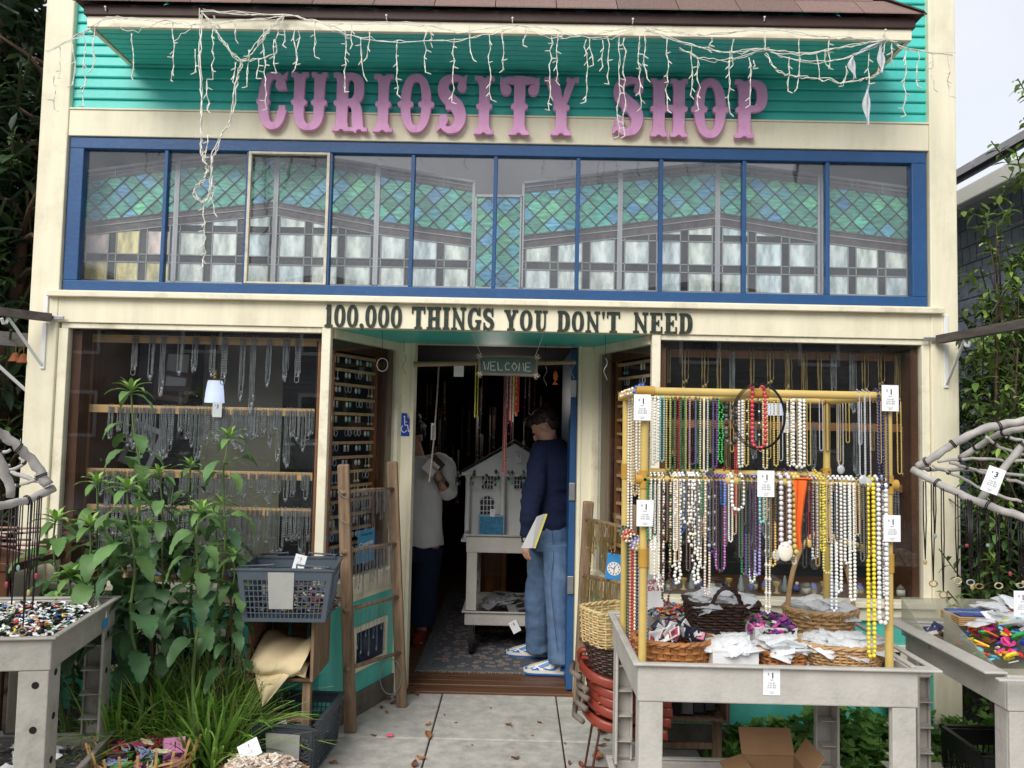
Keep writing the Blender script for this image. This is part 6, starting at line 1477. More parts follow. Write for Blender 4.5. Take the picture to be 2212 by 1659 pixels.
# ================================================================ left hardware
def shelf_arm(side, beam_a, beam_b, plate_x, lab, yt, yb, br0, br1):
    t = thing('awning_arm', lab, 'wooden arm', at(*beam_a, -.02))
    A_ = at(*beam_a, -.03); B_ = gr(beam_b[0], beam_b[1], A_.z); d = (B_-A_).normalized(); B_ = A_ + d*1.3
    q = MB(); q.beam(A_, B_, .045, .042); q.build('beam', M('old_grey_beam', C(104,96,90), .85, .35, 5, .5, stretch=(6,1,6)), t)
    br = thing('shelf_bracket', 'white metal shelf bracket holding the %s wooden arm' % side, 'bracket', at(plate_x, yb, -.015))
    p0_, p1_ = at(plate_x, yt, -.015), at(plate_x, yb, -.015)
    q = MB(); q.bbox((p0_.x-.012,-.022,p1_.z),(p0_.x+.012,-.0125,A_.z-.025), .002); q.bbox((p0_.x-.010,-.022,A_.z+.025),(p0_.x+.014,-.0125,p0_.z), .004); q.build('plate', m_white, br)
    e0 = Vector((p0_.x, -.024, p1_.z+.02)); e1 = A_ + d*.20 + Vector((0,0,-.025)); q = MB(); q.beam(e0, e1, .014, .006, up=(0,1,0)); q.build('brace', m_white, br)
    q = MB(); q.tube([e1+Vector((0,0,0)), e1+Vector((0,-.012,-.03)), e1+Vector((0,-.035,-.035)), e1+Vector((0,-.05,-.012))], .008, 6); q.build('hook', m_white, br)
    q = MB(); q.bbox((A_.x-.012,-.034,A_.z-.010),(A_.x+.075 if side == 'left' else A_.x+.012,-.0245,A_.z+.010), .002); 
    if side == 'right': q.bbox((A_.x-.085,-.034,A_.z-.010),(A_.x-.0125,-.0245,A_.z+.010), .002)
    q.build('strap', m_steel, t)
shelf_arm('left', (108,686), (0,673), 101, 'dark weathered wooden arm reaching out from the left shop post', 630, 797, 0, 0)
shelf_arm('right', (2030,733), (2212,700), 2042, 'dark weathered wooden arm reaching out from the right shop post', 680, 838, 0, 0)
# second beam, rusty bells, white stick
q = MB(); q.beam(at(64,736,.12), at(-160,718,-.2), .05, .075); tag(q.build('side_beam', M('grey_plank', C(128,124,122), .85, .3, 5, .5, stretch=(1,6,6))), 'short grey plank beam behind the left post with rusty bells', 'beam')
for i, (x, y) in enumerate(((33,775),(50,778))):
    b = MB(); p = at(x, y+6, .0); b.lathe([(.034,0),(.030,.01),(.020,.03),(.012,.045),(.003,.05)], (0,0,0), 12); b.tube([(0,0,.05),(0,0,.10)], .002, 4)
    o = b.build('rusty_bell', M('rust', C(140,78,44), .8, .3, 14), None, loc=p, world=False); tag(o, ('left of the two rusty bells under the grey plank','right of the two rusty bells under the grey plank')[i], 'bell')
q = MB(); q.tube([at(-20,775,-.1), at(58,845,.02)], .009, 7); tag(q.build('white_stick', m_white), 'white painted stick slanting down to the left shop post', 'stick')
# driftwood parasol frames ------------------------------------------------
def drift(t, pts, r, name='rib', k=5, wrap=True):
    q = MB(); P = catmull(pts, k); P = [p + Vector((R(-.003,.003),)*3) for p in P]; q.tube(P, [r*R(.62,.78) for p in P], 9); ob = q.build(name, m_drift, t, smooth='all')
    if wrap:
        for i in range(3, len(P)-2, 7):
            w_ = MB(); d = (P[i+1]-P[i]).normalized(); a1 = d.orthogonal().normalized(); a2 = d.cross(a1)
            for s2 in (0,.006): w_.tube([P[i]+d*s2+(a1*math.cos(a)+a2*math.sin(a))*(r*.70+.0022) for a in np.linspace(0,6.283,13)], .0019, 4)
            w_.build('cord_wrap', m_rope, ob)
m_pend = M('pendant_mix', None, .35, .1, 9, attr=True)
CORD = []
for i in range(6):
    b = MB(); L_ = (.32,.40,.27,.36,.22,.45)[i]
    for s2 in (-1,1): b.tube([(s2*.004,0,0),(s2*.005,0,-L_*.5),(0,0,-L_)], .0022, 4, C(26,20,22))
    c = (C(180,150,100),C(170,170,170),C(150,60,70),C(190,176,140),C(120,150,150),C(150,120,80))[i]
    if i % 2: b.tube([(.014*math.cos(a),0,-L_-.014+.014*math.sin(a)) for a in np.linspace(0,6.283,11)], .003, 4, c)
    else: b.ball((0,0,-L_-.012), .009, c, 7, 5, (.8,.4,1.3))
    b.ball((0,0,-L_*.8), .004, C(60,30,40), 6, 4); CORD.append(_mesh(b, 'cord_pendant', m_pend))
Lz = lambda x, y, Y: at(.3949*x, 601.7+.3949*y, Y)
pf = thing('driftwood_frame', 'grey driftwood parasol frame hung with black cord pendants at the left edge', 'display frame', Lz(150,1210,-1.35))
drift(pf, [Lz(-120,780,-1.5), Lz(0,845,-1.42), Lz(100,920,-1.38), Lz(200,1030,-1.34), Lz(268,1128,-1.32)], .024)
drift(pf, [Lz(-150,1265,-1.55), Lz(0,1240,-1.48), Lz(150,1210,-1.38), Lz(290,1150,-1.3)], .021, 'rim')
drift(pf, [Lz(-60,880,-1.55), Lz(0,1000,-1.52), Lz(65,1190,-1.47)], .020); drift(pf, [Lz(290,1150,-1.3), Lz(210,1110,-1.1), Lz(60,1060,-.9), Lz(-100,1040,-.8)], .013, 'rim')
for P_ in ([(-40,945),(30,950),(60,935)],[(-40,1050),(60,1045),(135,1010),(110,978)],[(60,1135),(130,1125),(205,1095),(190,1075)],[(-40,1020),(50,1025)]): drift(pf, [Lz(x,y,-1.15) for x, y in P_], .009, 'withy')
for i, (x, y) in enumerate(((10,1240),(-30,1245),(60,1235),(95,1225),(120,1222),(165,1205),(185,1200),(212,1192),(222,1188))):
    put(CORD[i%6], 'cord_necklace', 'black cord pendant necklace hanging from the left driftwood frame', 'necklace', Lz(x,y,-1.36), group='cord necklaces on the left driftwood frame')
Rz = lambda x, y, Y: at(1928.9+.4264*x, 619.4+.4264*y, Y)
pr = thing('driftwood_frame', 'grey driftwood parasol frame with a $3 card at the right edge', 'display frame', Rz(300,1030,-1.3))
drift(pr, [Rz(120,915,-1.15), Rz(200,868,-1.18), Rz(300,800,-1.2), Rz(450,725,-1.25), Rz(664,680,-1.3), Rz(850,660,-1.35)], .021)
drift(pr, [Rz(95,925,-1.15), Rz(300,1035,-1.25), Rz(480,1105,-1.32), Rz(700,1180,-1.42), Rz(900,1250,-1.5)], .020, 'rim')
drift(pr, [Rz(340,868,-.9), Rz(470,785,-1.0), Rz(560,740,-1.1), Rz(700,710,-1.2)], .017); drift(pr, [Rz(440,1085,-1.3), Rz(560,920,-1.33), Rz(664,800,-1.36), Rz(760,700,-1.4)], .019)
drift(pr, [Rz(110,920,-1.15), Rz(230,925,-.95), Rz(420,930,-.8), Rz(700,960,-.75)], .011, 'rim')
for P_ in ([(200,905),(330,960),(450,1025),(600,1075),(720,1110)],[(230,885),(400,872),(560,880),(720,885)],[(290,890),(420,930),(560,970),(720,1010)],[(470,760),(540,810),(664,850)],[(550,745),(600,770),(720,790)]): drift(pr, [Rz(x,y,-1.05) for x, y in P_], .0085, 'withy')
for i, (x, y) in enumerate(((160,985),(200,1000),(210,1005),(322,1050),(372,1075),(388,1080),(395,1085),(432,1095),(478,1105),(530,1120),(590,1145),(640,1160),(655,1165),(250,1020))):
    put(CORD[(i*5)%6], 'cord_necklace', 'black cord pendant necklace hanging from the right driftwood frame', 'necklace', Rz(x,y,-1.3), group='cord necklaces on the right driftwood frame', sc=(1,1,R(.55,.95)))
price_card('tilted $3 price card clipped to a rib of the right driftwood frame', Rz(508,980,-1.42), -.2, .055, .09, roll=-.35, price='$3')
# ================================================================ left cart and its load
BR = [C(20,20,22),C(24,24,24),C(26,26,28),C(18,18,20),C(232,232,228),C(230,230,226),C(22,22,24),C(24,24,26),C(20,20,20),C(28,26,26),C(228,228,226),C(22,22,24),C(190,60,50),C(222,140,60),C(60,120,190),C(120,160,120),C(206,190,80),C(30,28,30),C(228,226,222),C(160,200,210)]
lc = utility_cart('scuffed grey cart heaped with black and white trinkets at the left edge', (-2.68,-1.40,0), math.radians(9.2), 1.0, .66, .84, m_cartL, apron=.115, leg=.105, low=.24, holes=True, casters=False)
RL = dict(loc=(-2.68,-1.40,0), rz=math.radians(9.2))
heap('rubber_trinkets', 'deep heap of small black, white and coloured rubber trinkets on the left cart', 'trinkets', .02, .98, .02, .64, .795, 4200, BR+[C(20,20,22),C(234,234,230)]*9, .0165, .075, **RL)
bag_pile(34, .05, .97, .04, .62, .26, .07, 'clear bag of mixed beads on the lower shelf of the left cart', 'clear bead bags on the lower shelf of the left cart', **RL)
heap('loose_beads', 'loose grey and brown beads among the bags on the lower shelf of the left cart', 'beads', .03, .97, .03, .63, .205, 1500, [C(150,146,140),C(90,80,80),C(190,188,184),C(60,54,54),C(160,120,110),C(110,140,150)], .010, .05, **RL)
q = MB(); a_ = at(211,1357,-.72); 
st_ = thing('blue_sticker', 'small torn blue sticker on the side of the left cart tray', 'sticker', Vector((-1.765,-.80,.80)))
q = MB(); 
for (u0,u1,z0,z1) in ((0,.055,.745,.785),): 
    th = math.radians(9.2); ox, oy = -2.68+1.003*math.cos(th), -1.40+1.003*math.sin(th)
    f3 = lambda y, z: (ox - y*math.sin(th), oy + y*math.cos(th), z)
    q.add([f3(.50,.742),f3(.56,.745),f3(.56,.785),f3(.50,.782)], [(0,1,2,3)])
q.build('sticker_print', M('sky_blue_print', C(60,150,206), .5, .2, 40), st_)
q = MB(); q.add([f3(.525,.7825),f3(.55,.784),f3(.54,.81),f3(.532,.815)], [(0,1,2,3)]); q.build('torn_paper', m_paper, st_)
m_bluebin = M('translucent_blue_bin', C(120,140,170), .25, .05, 9, trans=.35)
def bin_box(name, label, cat, loc, rz, w, d, h, mat, th=.004, rim=.012, group=None, taper=.03):
    t = thing(name, label, cat, loc, rz, group); q = MB()
    for (x0,y0,x1,y1) in ((0,0,w,th),(0,d-th,w,d),(0,th,th,d-th),(w-th,th,w,d-th)): q.box((x0,y0,0),(x1,y1,h))
    q.box((th,th,0),(w-th,d-th,th)); q.build('bin_body', mat, t, world=False)
    q = MB(); q.bbox((-rim,-rim,h),(w+rim,-.0005,h+.008), .003); q.bbox((-rim,d+.0005,h),(w+rim,d+rim,h+.008), .003); q.bbox((-rim,0,h),(-.0005,d,h+.008), .003); q.bbox((w+.0005,0,h),(w+rim,d,h+.008), .003); q.build('rim', mat, t, world=False); return t
bin_box('plastic_bin', 'translucent blue plastic bin on the lower shelf at the left edge', 'bin', (-2.36,-1.27,.26), math.radians(9), .30, .32, .16, m_bluebin)
# shelf with sticks at the left edge
sh_ = thing('wooden_shelf', 'brown wooden box shelf with a bundle of sticks at the far left edge', 'shelf', (-2.75,-.35,0))
q = MB(); q.bbox((-3.2,-.5,.93),(-2.32,-.1,.97), .004); q.bbox((-3.2,-.49,.0),(-2.36,-.47,.929), .003); q.build('shelf_box', m_wooddk, sh_)
q = MB()
for i in range(30): p = Vector((-2.72+R(-.25,.30), -.35+R(-.1,.1), 1.0+R(0,.12))); q.tube([p, p+Vector((R(.15,.25),R(-.04,.04),R(-.03,.03)))], .006, 5, random.choice([C(150,110,104),C(110,80,76),C(180,150,140)]))
q.build('sticks', m_matte, sh_)
# ================================================================ shopping baskets, crate
m_greyb = M('slate_plastic', C(76,86,96), .45, .1, 9, .1); m_greyd = M('dark_slate_plastic', C(62,68,76), .45, .1, 9, .1); m_plate = M('blank_label', C(166,166,160), .6, .15, 9, dirt=.5, dirtcol=C(110,108,100), dscale=9)
def hamper(name, label, corners, h, mat, plate=(.32,.60,.25,.95), handle=True, taper=.86, nx=14, nz=7, group=None, mesh_from=.0):
    "corners: front-left, front-right, back-right, back-left of the rim in world space"
    FL, FR, BR_, BL = [Vector(c) for c in corners]; cen = (FL+FR+BR_+BL)/4
    t = thing(name, label, 'basket', (cen.x, cen.y, cen.z-h), group=group)
    lo = [cen + (c-cen)*taper - Vector((0,0,h)) for c in (FL,FR,BR_,BL)]; up = [FL,FR,BR_,BL]
    g = MB(); bw = .0045
    for i in range(4):
        a0, a1, b0, b1 = lo[i], lo[(i+1)%4], up[i], up[(i+1)%4]; L_ = (b1-b0).length; nn = max(6, int(L_/.024)); out = (a1-a0).cross(Vector((0,0,1))).normalized()
        P_ = lambda u, v: (a0.lerp(a1,u)).lerp(b0.lerp(b1,u), v)
        for k in range(nn+1):
            u = .05+.90*k/nn; g.beam(P_(u,.06), P_(u,.80), bw, bw, up=out)
        for k in range(nz+1):
            v = .06+.74*k/nz; g.beam(P_(.045,v), P_(.955,v), bw*.9, bw*1.1, up=out)
        for (u0,u1,v0,v1) in ((0,1,.80,.97),(0,1,0,.06),(0,.05,.06,.80),(.95,1,.06,.80)):
            vs = [P_(u,v)+out*o for o in (-.003,.004) for u, v in ((u0,v0),(u1,v0),(u1,v1),(u0,v1))]; g.add(vs, [(0,3,2,1),(4,5,6,7),(0,1,5,4),(1,2,6,5),(2,3,7,6),(3,0,4,7)])
    g.add([tuple(p+Vector((0,0,z))) for z in (0,.006) for p in lo], [(0,3,2,1),(4,5,6,7),(0,1,5,4),(1,2,6,5),(2,3,7,6),(3,0,4,7)]); g.build('basket_shell', mat, t)
    g = MB()
    for i in range(4): d = (up[(i+1)%4]-up[i]).normalized(); g.beam(up[i]-d*.009, up[(i+1)%4]+d*.009, .020, .010)
    g.build('rim', mat, t)
    out = (lo[1]-lo[0]).cross(Vector((0,0,1))).normalized(); P_ = lambda u, v, o=.0055: (lo[0].lerp(lo[1],u)).lerp(up[0].lerp(up[1],u), v) + out*o
    u0,u1,v0,v1 = plate; g = MB(); vs = [P_(u,v,o) for o in (.0045,.008) for u, v in ((u0,v0),(u1,v0),(u1,v1),(u0,v1))]; g.add(vs, [(0,3,2,1),(4,5,6,7),(0,1,5,4),(1,2,6,5),(2,3,7,6),(3,0,4,7)]); g.build('label_plate', m_plate, t)
    if handle:
        for a_, b_ in ((FL,FR),(BL,BR_)):
            m1, m2 = a_.lerp(b_,.38)+Vector((0,0,.012)), a_.lerp(b_,.62)+Vector((0,0,.012)); d = (b_-a_).normalized()
            for m_, s2 in ((m1,-1),(m2,1)):
                q = MB()
                o2 = a_ if s2 < 0 else b_
                q.tube([m_+Vector((0,0,-.004)), m_+Vector((0,0,.012)), m_+d*s2*.02+Vector((0,0,.008)), o2.lerp(m_,.1)+Vector((0,-.004,.012)), o2.lerp(cen,.16)+Vector((0,0,.014))], .0045, 6)
                q.build('handle', mat, t, smooth='all')
    return t, cen, lo, up
zr = .967; cs_ = [gr(513,1229,zr), gr(719,1232,zr), gr(737,1204,zr), gr(551,1203,zr)]
hamper('shopping_basket', 'slate grey plastic shopping basket full of trinkets on top of the wooden crate', cs_, .245, m_greyb)
heap('mixed_trinkets', 'dark mixed trinkets filling the upper slate basket', 'trinkets', -1.285, -.90, -.32, -.06, .735, 900, [C(50,54,70),C(36,34,38),C(200,196,188),C(90,88,90),C(60,80,150),C(150,60,50),C(170,140,90),C(120,124,130)], .018, .10)
price_card('crooked $1 price card standing in the upper slate basket', at(647,1215,-.34), .1, .055, .075, roll=-.25, lines=True)
zl = .25; cs_ = [gr(541,1563,zl), gr(677,1573,zl), gr(740,1497,zl), gr(626,1493,zl)]
_, cen2, lo2, up2 = hamper('shopping_basket', 'dark slate plastic basket with bags of shells standing on the ground', cs_, .235, m_greyd, plate=(.25,.80,.30,.85), handle=False, taper=.90)
m_shell = M('sea_shells', None, .5, .15, 30, .2, attr=True)
SH = [C(232,220,200),C(222,196,176),C(240,232,222),C(206,176,150),C(236,226,206),C(196,170,160)]
heap('bagged_shells', 'pale sea shells filling the bottom of the dark slate basket', 'shells', cen2.x-.12, cen2.x+.12, cen2.y-.17, cen2.y+.12, .05, 500, SH, .017, .10, m_shell, 2)
bag_pile(7, cen2.x-.09, cen2.x+.11, cen2.y-.13, cen2.y+.05, .13, .06, 'clear bag of shells in the dark slate basket', 'clear bags in the dark slate basket')
price_card('blank backed white card leaning in the dark slate basket', Vector((cen2.x-.06,cen2.y-.12,.20)), .3, .07, .05, roll=.3, price='  ', lines=False, small='')
# wooden crate
cr = thing('wooden_crate', 'weathered open wooden crate holding crumpled kraft paper under the slate basket', 'crate', (-1.13,-.17,.37))
cx0_, cx1_, cy0_, cz0_, cz1_ = at(534,1400,-.34).x, at(678,1400,-.34).x, -.34, at(600,1472,-.34).z, .705
def planks(parent, name, x0,y0,z0,x1,y1,z1, mat=m_oldwood): q = MB(); q.bbox((x0,y0,z0),(x1,y1,z1), .003); return q.build(name, mat, parent)
m_crate = M('crate_wood', C(118,84,62), .8, .35, 6, .4, stretch=(1,1,7), dirt=.5, dirtcol=C(70,48,36), dscale=5)
planks(cr, 'side', cx0_, cy0_, cz0_, cx0_+.016, -.012, cz1_, m_crate); planks(cr, 'side', cx1_-.016, cy0_, cz0_, cx1_, -.012, cz1_)
planks(cr, 'bottom', cx0_+.0165, cy0_+.002, cz0_, cx1_-.0165, -.012, cz0_+.014, m_crate); planks(cr, 'top', cx0_+.0165, cy0_+.002, cz1_-.014, cx1_-.0165, -.012, cz1_, m_crate)
wq = (cx1_-cx0_-.034)/3
for i in range(3): planks(cr, 'back_slat', cx0_+.017+wq*i+.006, -.022, cz0_+.015, cx0_+.017+wq*(i+1)-.012, -.012, cz1_-.015, m_crate)
cl = MB(); cl.box((cx0_+.05,-.012,.13),(cx1_-.05,-.0065,.37)) 
q = MB()
for zz_ in (cz0_-.17, ): q.bbox((cx0_+.02,-.30,-.02),(cx0_+.06,-.26,cz0_-.001), .003); q.bbox((cx1_-.06,-.30,-.02),(cx1_-.02,-.26,cz0_-.001), .003); q.bbox((cx0_+.0605,-.29,.2),(cx1_-.0605,-.27,.24), .003)
q.build('stand', m_oldwood, cr)
m_kraft = M('kraft_paper', C(212,192,152), .8, .1, 6, .3, bscale=8, dirt=.35, dirtcol=C(150,140,120), dscale=4)
xm, xw = (cx0_+cx1_)/2, (cx1_-cx0_)-.06
A1 = [(.0,-.08,cz0_+.15),(.0,-.16,cz0_+.165),(.0,-.26,cz0_+.15),(.0,-.345,cz0_+.12),(-.01,-.385,cz0_+.08),(-.02,-.37,cz0_+.045),(-.0,-.33,cz0_+.03)]
A0 = [(.0,-.30,cz0_+.075),(.0,-.35,cz0_+.055),(.0,-.395,cz0_+.01),(.0,-.41,cz0_-.04),(.0,-.415,cz0_-.09)]; P0_ = catmull(A0, 4); n0_ = len(P0_)-1
q = MB(); q.sheet(lambda u,v: P0_[int(round(v*n0_))] + Vector((xm-.012 + (u-.5)*xw*(1-v*.97) - (.10*v if u < 2 else 0)*(.35) , .012*math.sin(u*6+v*3), .014*math.sin(u*5+2)*(1-v))), 14, n0_, .0012); tag(q.build('kraft_paper', m_kraft, None, smooth='all'), 'pointed kraft paper corner hanging out below the wooden crate', 'paper')
P1 = catmull(A1, 4); n1 = len(P1)-1
q = MB(); q.sheet(lambda u,v: P1[int(round(v*n1))] + Vector((xm + (u-.5)*xw, .014*math.sin(u*7+v*4), (.016*math.sin(u*6+1)+.008*math.sin(u*13+v*9))*(1-v*.3))), 16, n1, .0012)
kr = q.build('kraft_paper', m_kraft, None, smooth='all'); tag(kr, 'sheet of creased tan kraft paper curling out of the wooden crate', 'paper')
A1 = [(0,-.05,cz0_+.03),(0,-.2,cz0_+.05),(0,-.31,cz0_+.07),(0,-.36,cz0_+.035),(0,-.30,cz0_+.02)]; P2 = catmull(A1, 4); n2 = len(P2)-1
q = MB(); q.sheet(lambda u,v: P2[int(round(v*n2))] + Vector((xm + .02+(u-.5)*(xw-.04), 0, .010*math.sin(u*8+v*3))), 12, n2, .0012); tag(q.build('kraft_paper', m_kraft, None, smooth='all'), 'folded kraft paper layer lying inside the bottom of the wooden crate', 'paper')
# ================================================================ wicker baskets
m_wick = M('golden_wicker', C(216,172,112), .6, .2, 20, .1); m_wickd = M('dark_wicker', C(66,44,36), .5, .2, 20, .1); m_wickp = M('pale_wicker', C(206,180,128), .6, .2, 20, .1); m_bamboo = M('split_bamboo', C(196,158,112), .6, .2, 14, .1); m_brownw = M('brown_splint', C(164,108,60), .6, .25, 14, .1)
def weave(t, cx, cy, z0, h, r0, r1, mat, rows=11, stakes=26, sx=1.0, sy=1.0, rr=.0045, rz=0, spikes=0, rect=False, name='weave', splint=False):
    b = MB(); c, s_ = math.cos(rz), math.sin(rz)
    def P_(a, k, o=0):
        r_ = r0+(r1-r0)*k**.8+o
        if rect: e = 5; m_ = (abs(math.cos(a))**e+abs(math.sin(a))**e)**(-1/e)
        else: m_ = 1
        x, y = r_*math.cos(a)*sx*m_, r_*math.sin(a)*sy*m_; return Vector((cx+x*c-y*s_, cy+x*s_+y*c, z0+h*k))
    n = stakes*2
    for j in range(rows):
        k = (j+.5)/rows; pts = []
        for i in range(n+1): pts.append(P_(2*math.pi*i/n, k, rr*.7*(1 if (i//2+j) % 2 else -1)) + Vector((0,0,R(-.001,.001))))
        b.tube(pts, rr, 4, cap=False, squash=.8)
    for i in range(stakes):
        a = 2*math.pi*i/stakes; L_ = 1+(spikes*R(.5,1.1) if spikes else 0.02)
        if splint:
            p0_, p1_ = P_(a,0), P_(a,1); d = Vector((-math.sin(a+rz),math.cos(a+rz),0)); b.beam(p0_, p1_, .004, .022 if splint else .01, up=d)
        else: b.tube([P_(a,0), P_(a,.5), P_(a,L_, .004*spikes)], rr*.95, 5)
    N2 = 28; b.add([P_(2*math.pi*i/N2, 0) for i in range(N2)], [tuple(range(N2))])
    ob = b.build(name, mat, t); q = MB()
    if not spikes:
        pts = [P_(2*math.pi*i/48, 1, .0) for i in range(49)]
        for ph in (0, math.pi): q.tube([p + Vector((0,0,.005*math.sin(i*1.6+ph))) + (p-Vector((cx,cy,p.z))).normalized()*.005*math.cos(i*1.6+ph) for i, p in enumerate(pts)], rr*1.3, 5, cap=False)
        q.build('rim', mat, t)
    return P_
def arch(t, a, b_, h, r, mat, lean=(0,0,0), name='handle', twist=False):
    a, b_ = Vector(a), Vector(b_); mid = (a+b_)/2; q = MB(); pts = [mid + (a-mid)*math.cos(x) + (Vector((0,0,h))+Vector(lean))*math.sin(x) for x in np.linspace(0,math.pi,22)]
    if twist:
        for ph in (0,2.1,4.2): q.tube([p + Vector((math.cos(i*.9+ph), math.sin(i*.9+ph), math.sin(i*.9+ph+1)))*r*.7 for i, p in enumerate(pts)], r*.7, 5)
    else: q.tube(pts, r, 7)
    return q.build(name, mat, t, smooth='all')
wb = thing('wicker_basket', 'round golden wicker basket with spiky rim full of coloured thread', 'basket', (-1.60,-.66,0))
weave(wb, -1.60, -.66, .02, .20, .15, .215, m_wick, 10, 20, spikes=.30, rr=.0062)
m_thread = M('embroidery_thread', None, .8, .1, 30, attr=True)
TC = [C(226,96,130),C(236,206,80),C(206,60,60),C(240,150,170),C(180,200,230),C(230,220,180),C(240,120,60),C(120,190,120),C(160,70,80),C(226,226,220),C(90,50,100)]
b = MB()
for i in range(46):
    a, r_ = R(0,6.28), .17*math.sqrt(R(0,1)); c0 = Vector((-1.60+r_*math.cos(a), -.66+r_*math.sin(a), .17+.05*(1-r_/.17)+R(0,.03))); ang = R(0,6.28); dx, dy = math.cos(ang), math.sin(ang); c = jit(random.choice(TC), .08)
    for k in range(5):
        L_ = R(.025,.05); w_ = R(.006,.016); b.tube([c0 + Vector((dx*L_*math.cos(t_)-dy*w_*math.sin(t_), dy*L_*math.cos(t_)+dx*w_*math.sin(t_), R(0,.012))) for t_ in np.linspace(0,6.283,13)], .0020, 4, c, cap=False)
tag(b.build('thread_skeins', m_thread), 'tangle of pink, yellow and red embroidery skeins in the spiky wicker basket', 'thread', kind='stuff')
price_card('pink $1 price card standing in the spiky wicker basket', at(376,1625,-.66), -.1, .10, .12, tilt=-.25, roll=.15, mat=M('pink_paper', C(236,150,200), .7, .03, 9))
sb = thing('shell_basket', 'low basket of pale sea shells at the bottom edge of the walk', 'basket', (-1.085,-.78,0)); weave(sb, -1.085, -.74, .0, .13, .19, .21, m_brownw, 6, 26)
heap('sea_shells', 'mound of pale pink and cream sea shells at the bottom edge', 'shells', -1.27, -.90, -.92, -.58, .10, 1500, SH, .019, .12, m_shell, 2)
price_card('white folded price card stuck in the mound of sea shells', Vector((-1.13,-.70,.235)), .0, .09, .07, tilt=-.3, roll=.5)
# ================================================================ left ladder
SILT = [chains(m_silver, L, n, pend=p, r=.0010, w=.012, spread=.008) for L, n, p in ((.22,2,0),(.18,2,1),(.27,1,1),(.15,3,0),(.24,2,0),(.2,1,1))]
def on(x, y, Y): return at(x, y, Y)
def stile(t, a, b_, w=.066, d=.038):
    q = MB(); P = [a.lerp(b_, i/8) + Vector((R(-.002,.002),R(-.002,.002),0)) for i in range(9)]
    for i in range(8): pass
    bm = bmesh.new(); q.beam(a, b_, d, w*.95, up=(1,0,0)); o = q.build('stile', m_oldwood, t); m_ = o.modifiers.new('b','BEVEL'); m_.width = .009; m_.segments = 3; bm.free(); return o
ll = thing('ladder', 'rustic wooden ladder hung with silver chains leaning by the left slanted window', 'ladder', (-.75,.3,0))
s1 = (gr(757,1582,0), on(742,1003,.04)); s2 = (gr(868,1527,0), on(847,997,.44))
for a_, b_ in (s1, s2): stile(ll, a_, b_)
def along(s_, y):     # point of the stile at picture height y
    a_, b_ = s_; lo_, hi_ = 0, 1
    for _ in range(24):
        m_ = (lo_+hi_)/2; p = a_.lerp(b_, m_); v = RC.transposed() @ (p-CAM); yy = 829.5 - FPX*v.z/v.y
        if yy > y: lo_ = m_
        else: hi_ = m_
    return a_.lerp(b_, (lo_+hi_)/2)
TRI = chr
for ri, (ya, yb, nN, L0) in enumerate(((1063,1056,11,.20),(1191,1174,12,.22),(1317,1288,11,.24),(1442,1408,0,0))):
    a_, b_ = along(s1, ya), along(s2, yb); d = (b_-a_); q = MB(); q.tube([a_-d*.04+Vector((0,-.02,0)), a_.lerp(b_,.5)+Vector((0,-.022,.003)), b_+d*.04+Vector((0,-.02,0))], [.013,.012,.011], 8); q.build('rung', m_oldwood, ll, smooth='all')
    for i in range(nN):
        u = .10+.84*i/nN; p = a_.lerp(b_, u) + Vector((0,-.022,.0)); me = SILT[(i*3+ri)%6]
        o = put(me, 'necklace', 'thin silver chain hung on the %s rung of the left ladder' % ('top','second','third')[ri], 'necklace', p, math.atan2(d.y, d.x), 'silver chains on the %s rung of the left ladder' % ('top','second','third')[ri], sc=(1,1,R(.7,1.2)))
for k, (y0, y1) in enumerate(((1070,1100),(1120,1150))):
    c0 = along(s1, y0); q = MB(); q.tube([c0+Vector((.034*math.cos(a), -.012+.03*math.sin(a), -.02*math.cos(a)-.01*k)) for a in np.linspace(0,6.283,20)], .002, 4); tag(q.build('wrapped_chain', m_silver), ('upper','lower')[k] + ' thin chain looped round the left stile of the left ladder', 'necklace')
q = MB(); c0 = along(s2, 1440)+Vector((-.05,-.03,-.05)); q.tube([c0+Vector((.062*math.cos(a),0,.10*math.sin(a))) for a in np.linspace(0,6.283,30)], .0035, 6); tag(q.build('metal_hoop', m_steel), 'large thin metal hoop hanging from the lowest rung of the left ladder', 'hoop')
A_, d_, L_, n_, P3 = recess[-1]
cg = thing('congrats_sign', 'blue shop card reading Congrats on the slanted left window behind the ladder', 'sign', P3(.3,-.02,.9)); yy_ = 0
pc = at(791,1172,.33); mt = facing(pc, math.atan2(d_.y,d_.x)); q = MB(); q.box((-.085,-.11,-.001),(.085,.075,.001)); 
for i in range(len(q.v)): q.v[i] = tuple(mt @ Vector(q.v[i]))
q.build('card', M('card_blue', C(70,150,190), .5, .04, 9), cg); put_text('Curiosity Shop', .020, m_ink, cg, mt @ Matrix.Translation((0,.048,.0014)), bold=.0004); put_text('Congrats', .038, m_white, cg, mt @ Matrix.Translation((0,-.005,.0014)) @ Matrix.Rotation(.08,4,'Z'), bold=.0008)
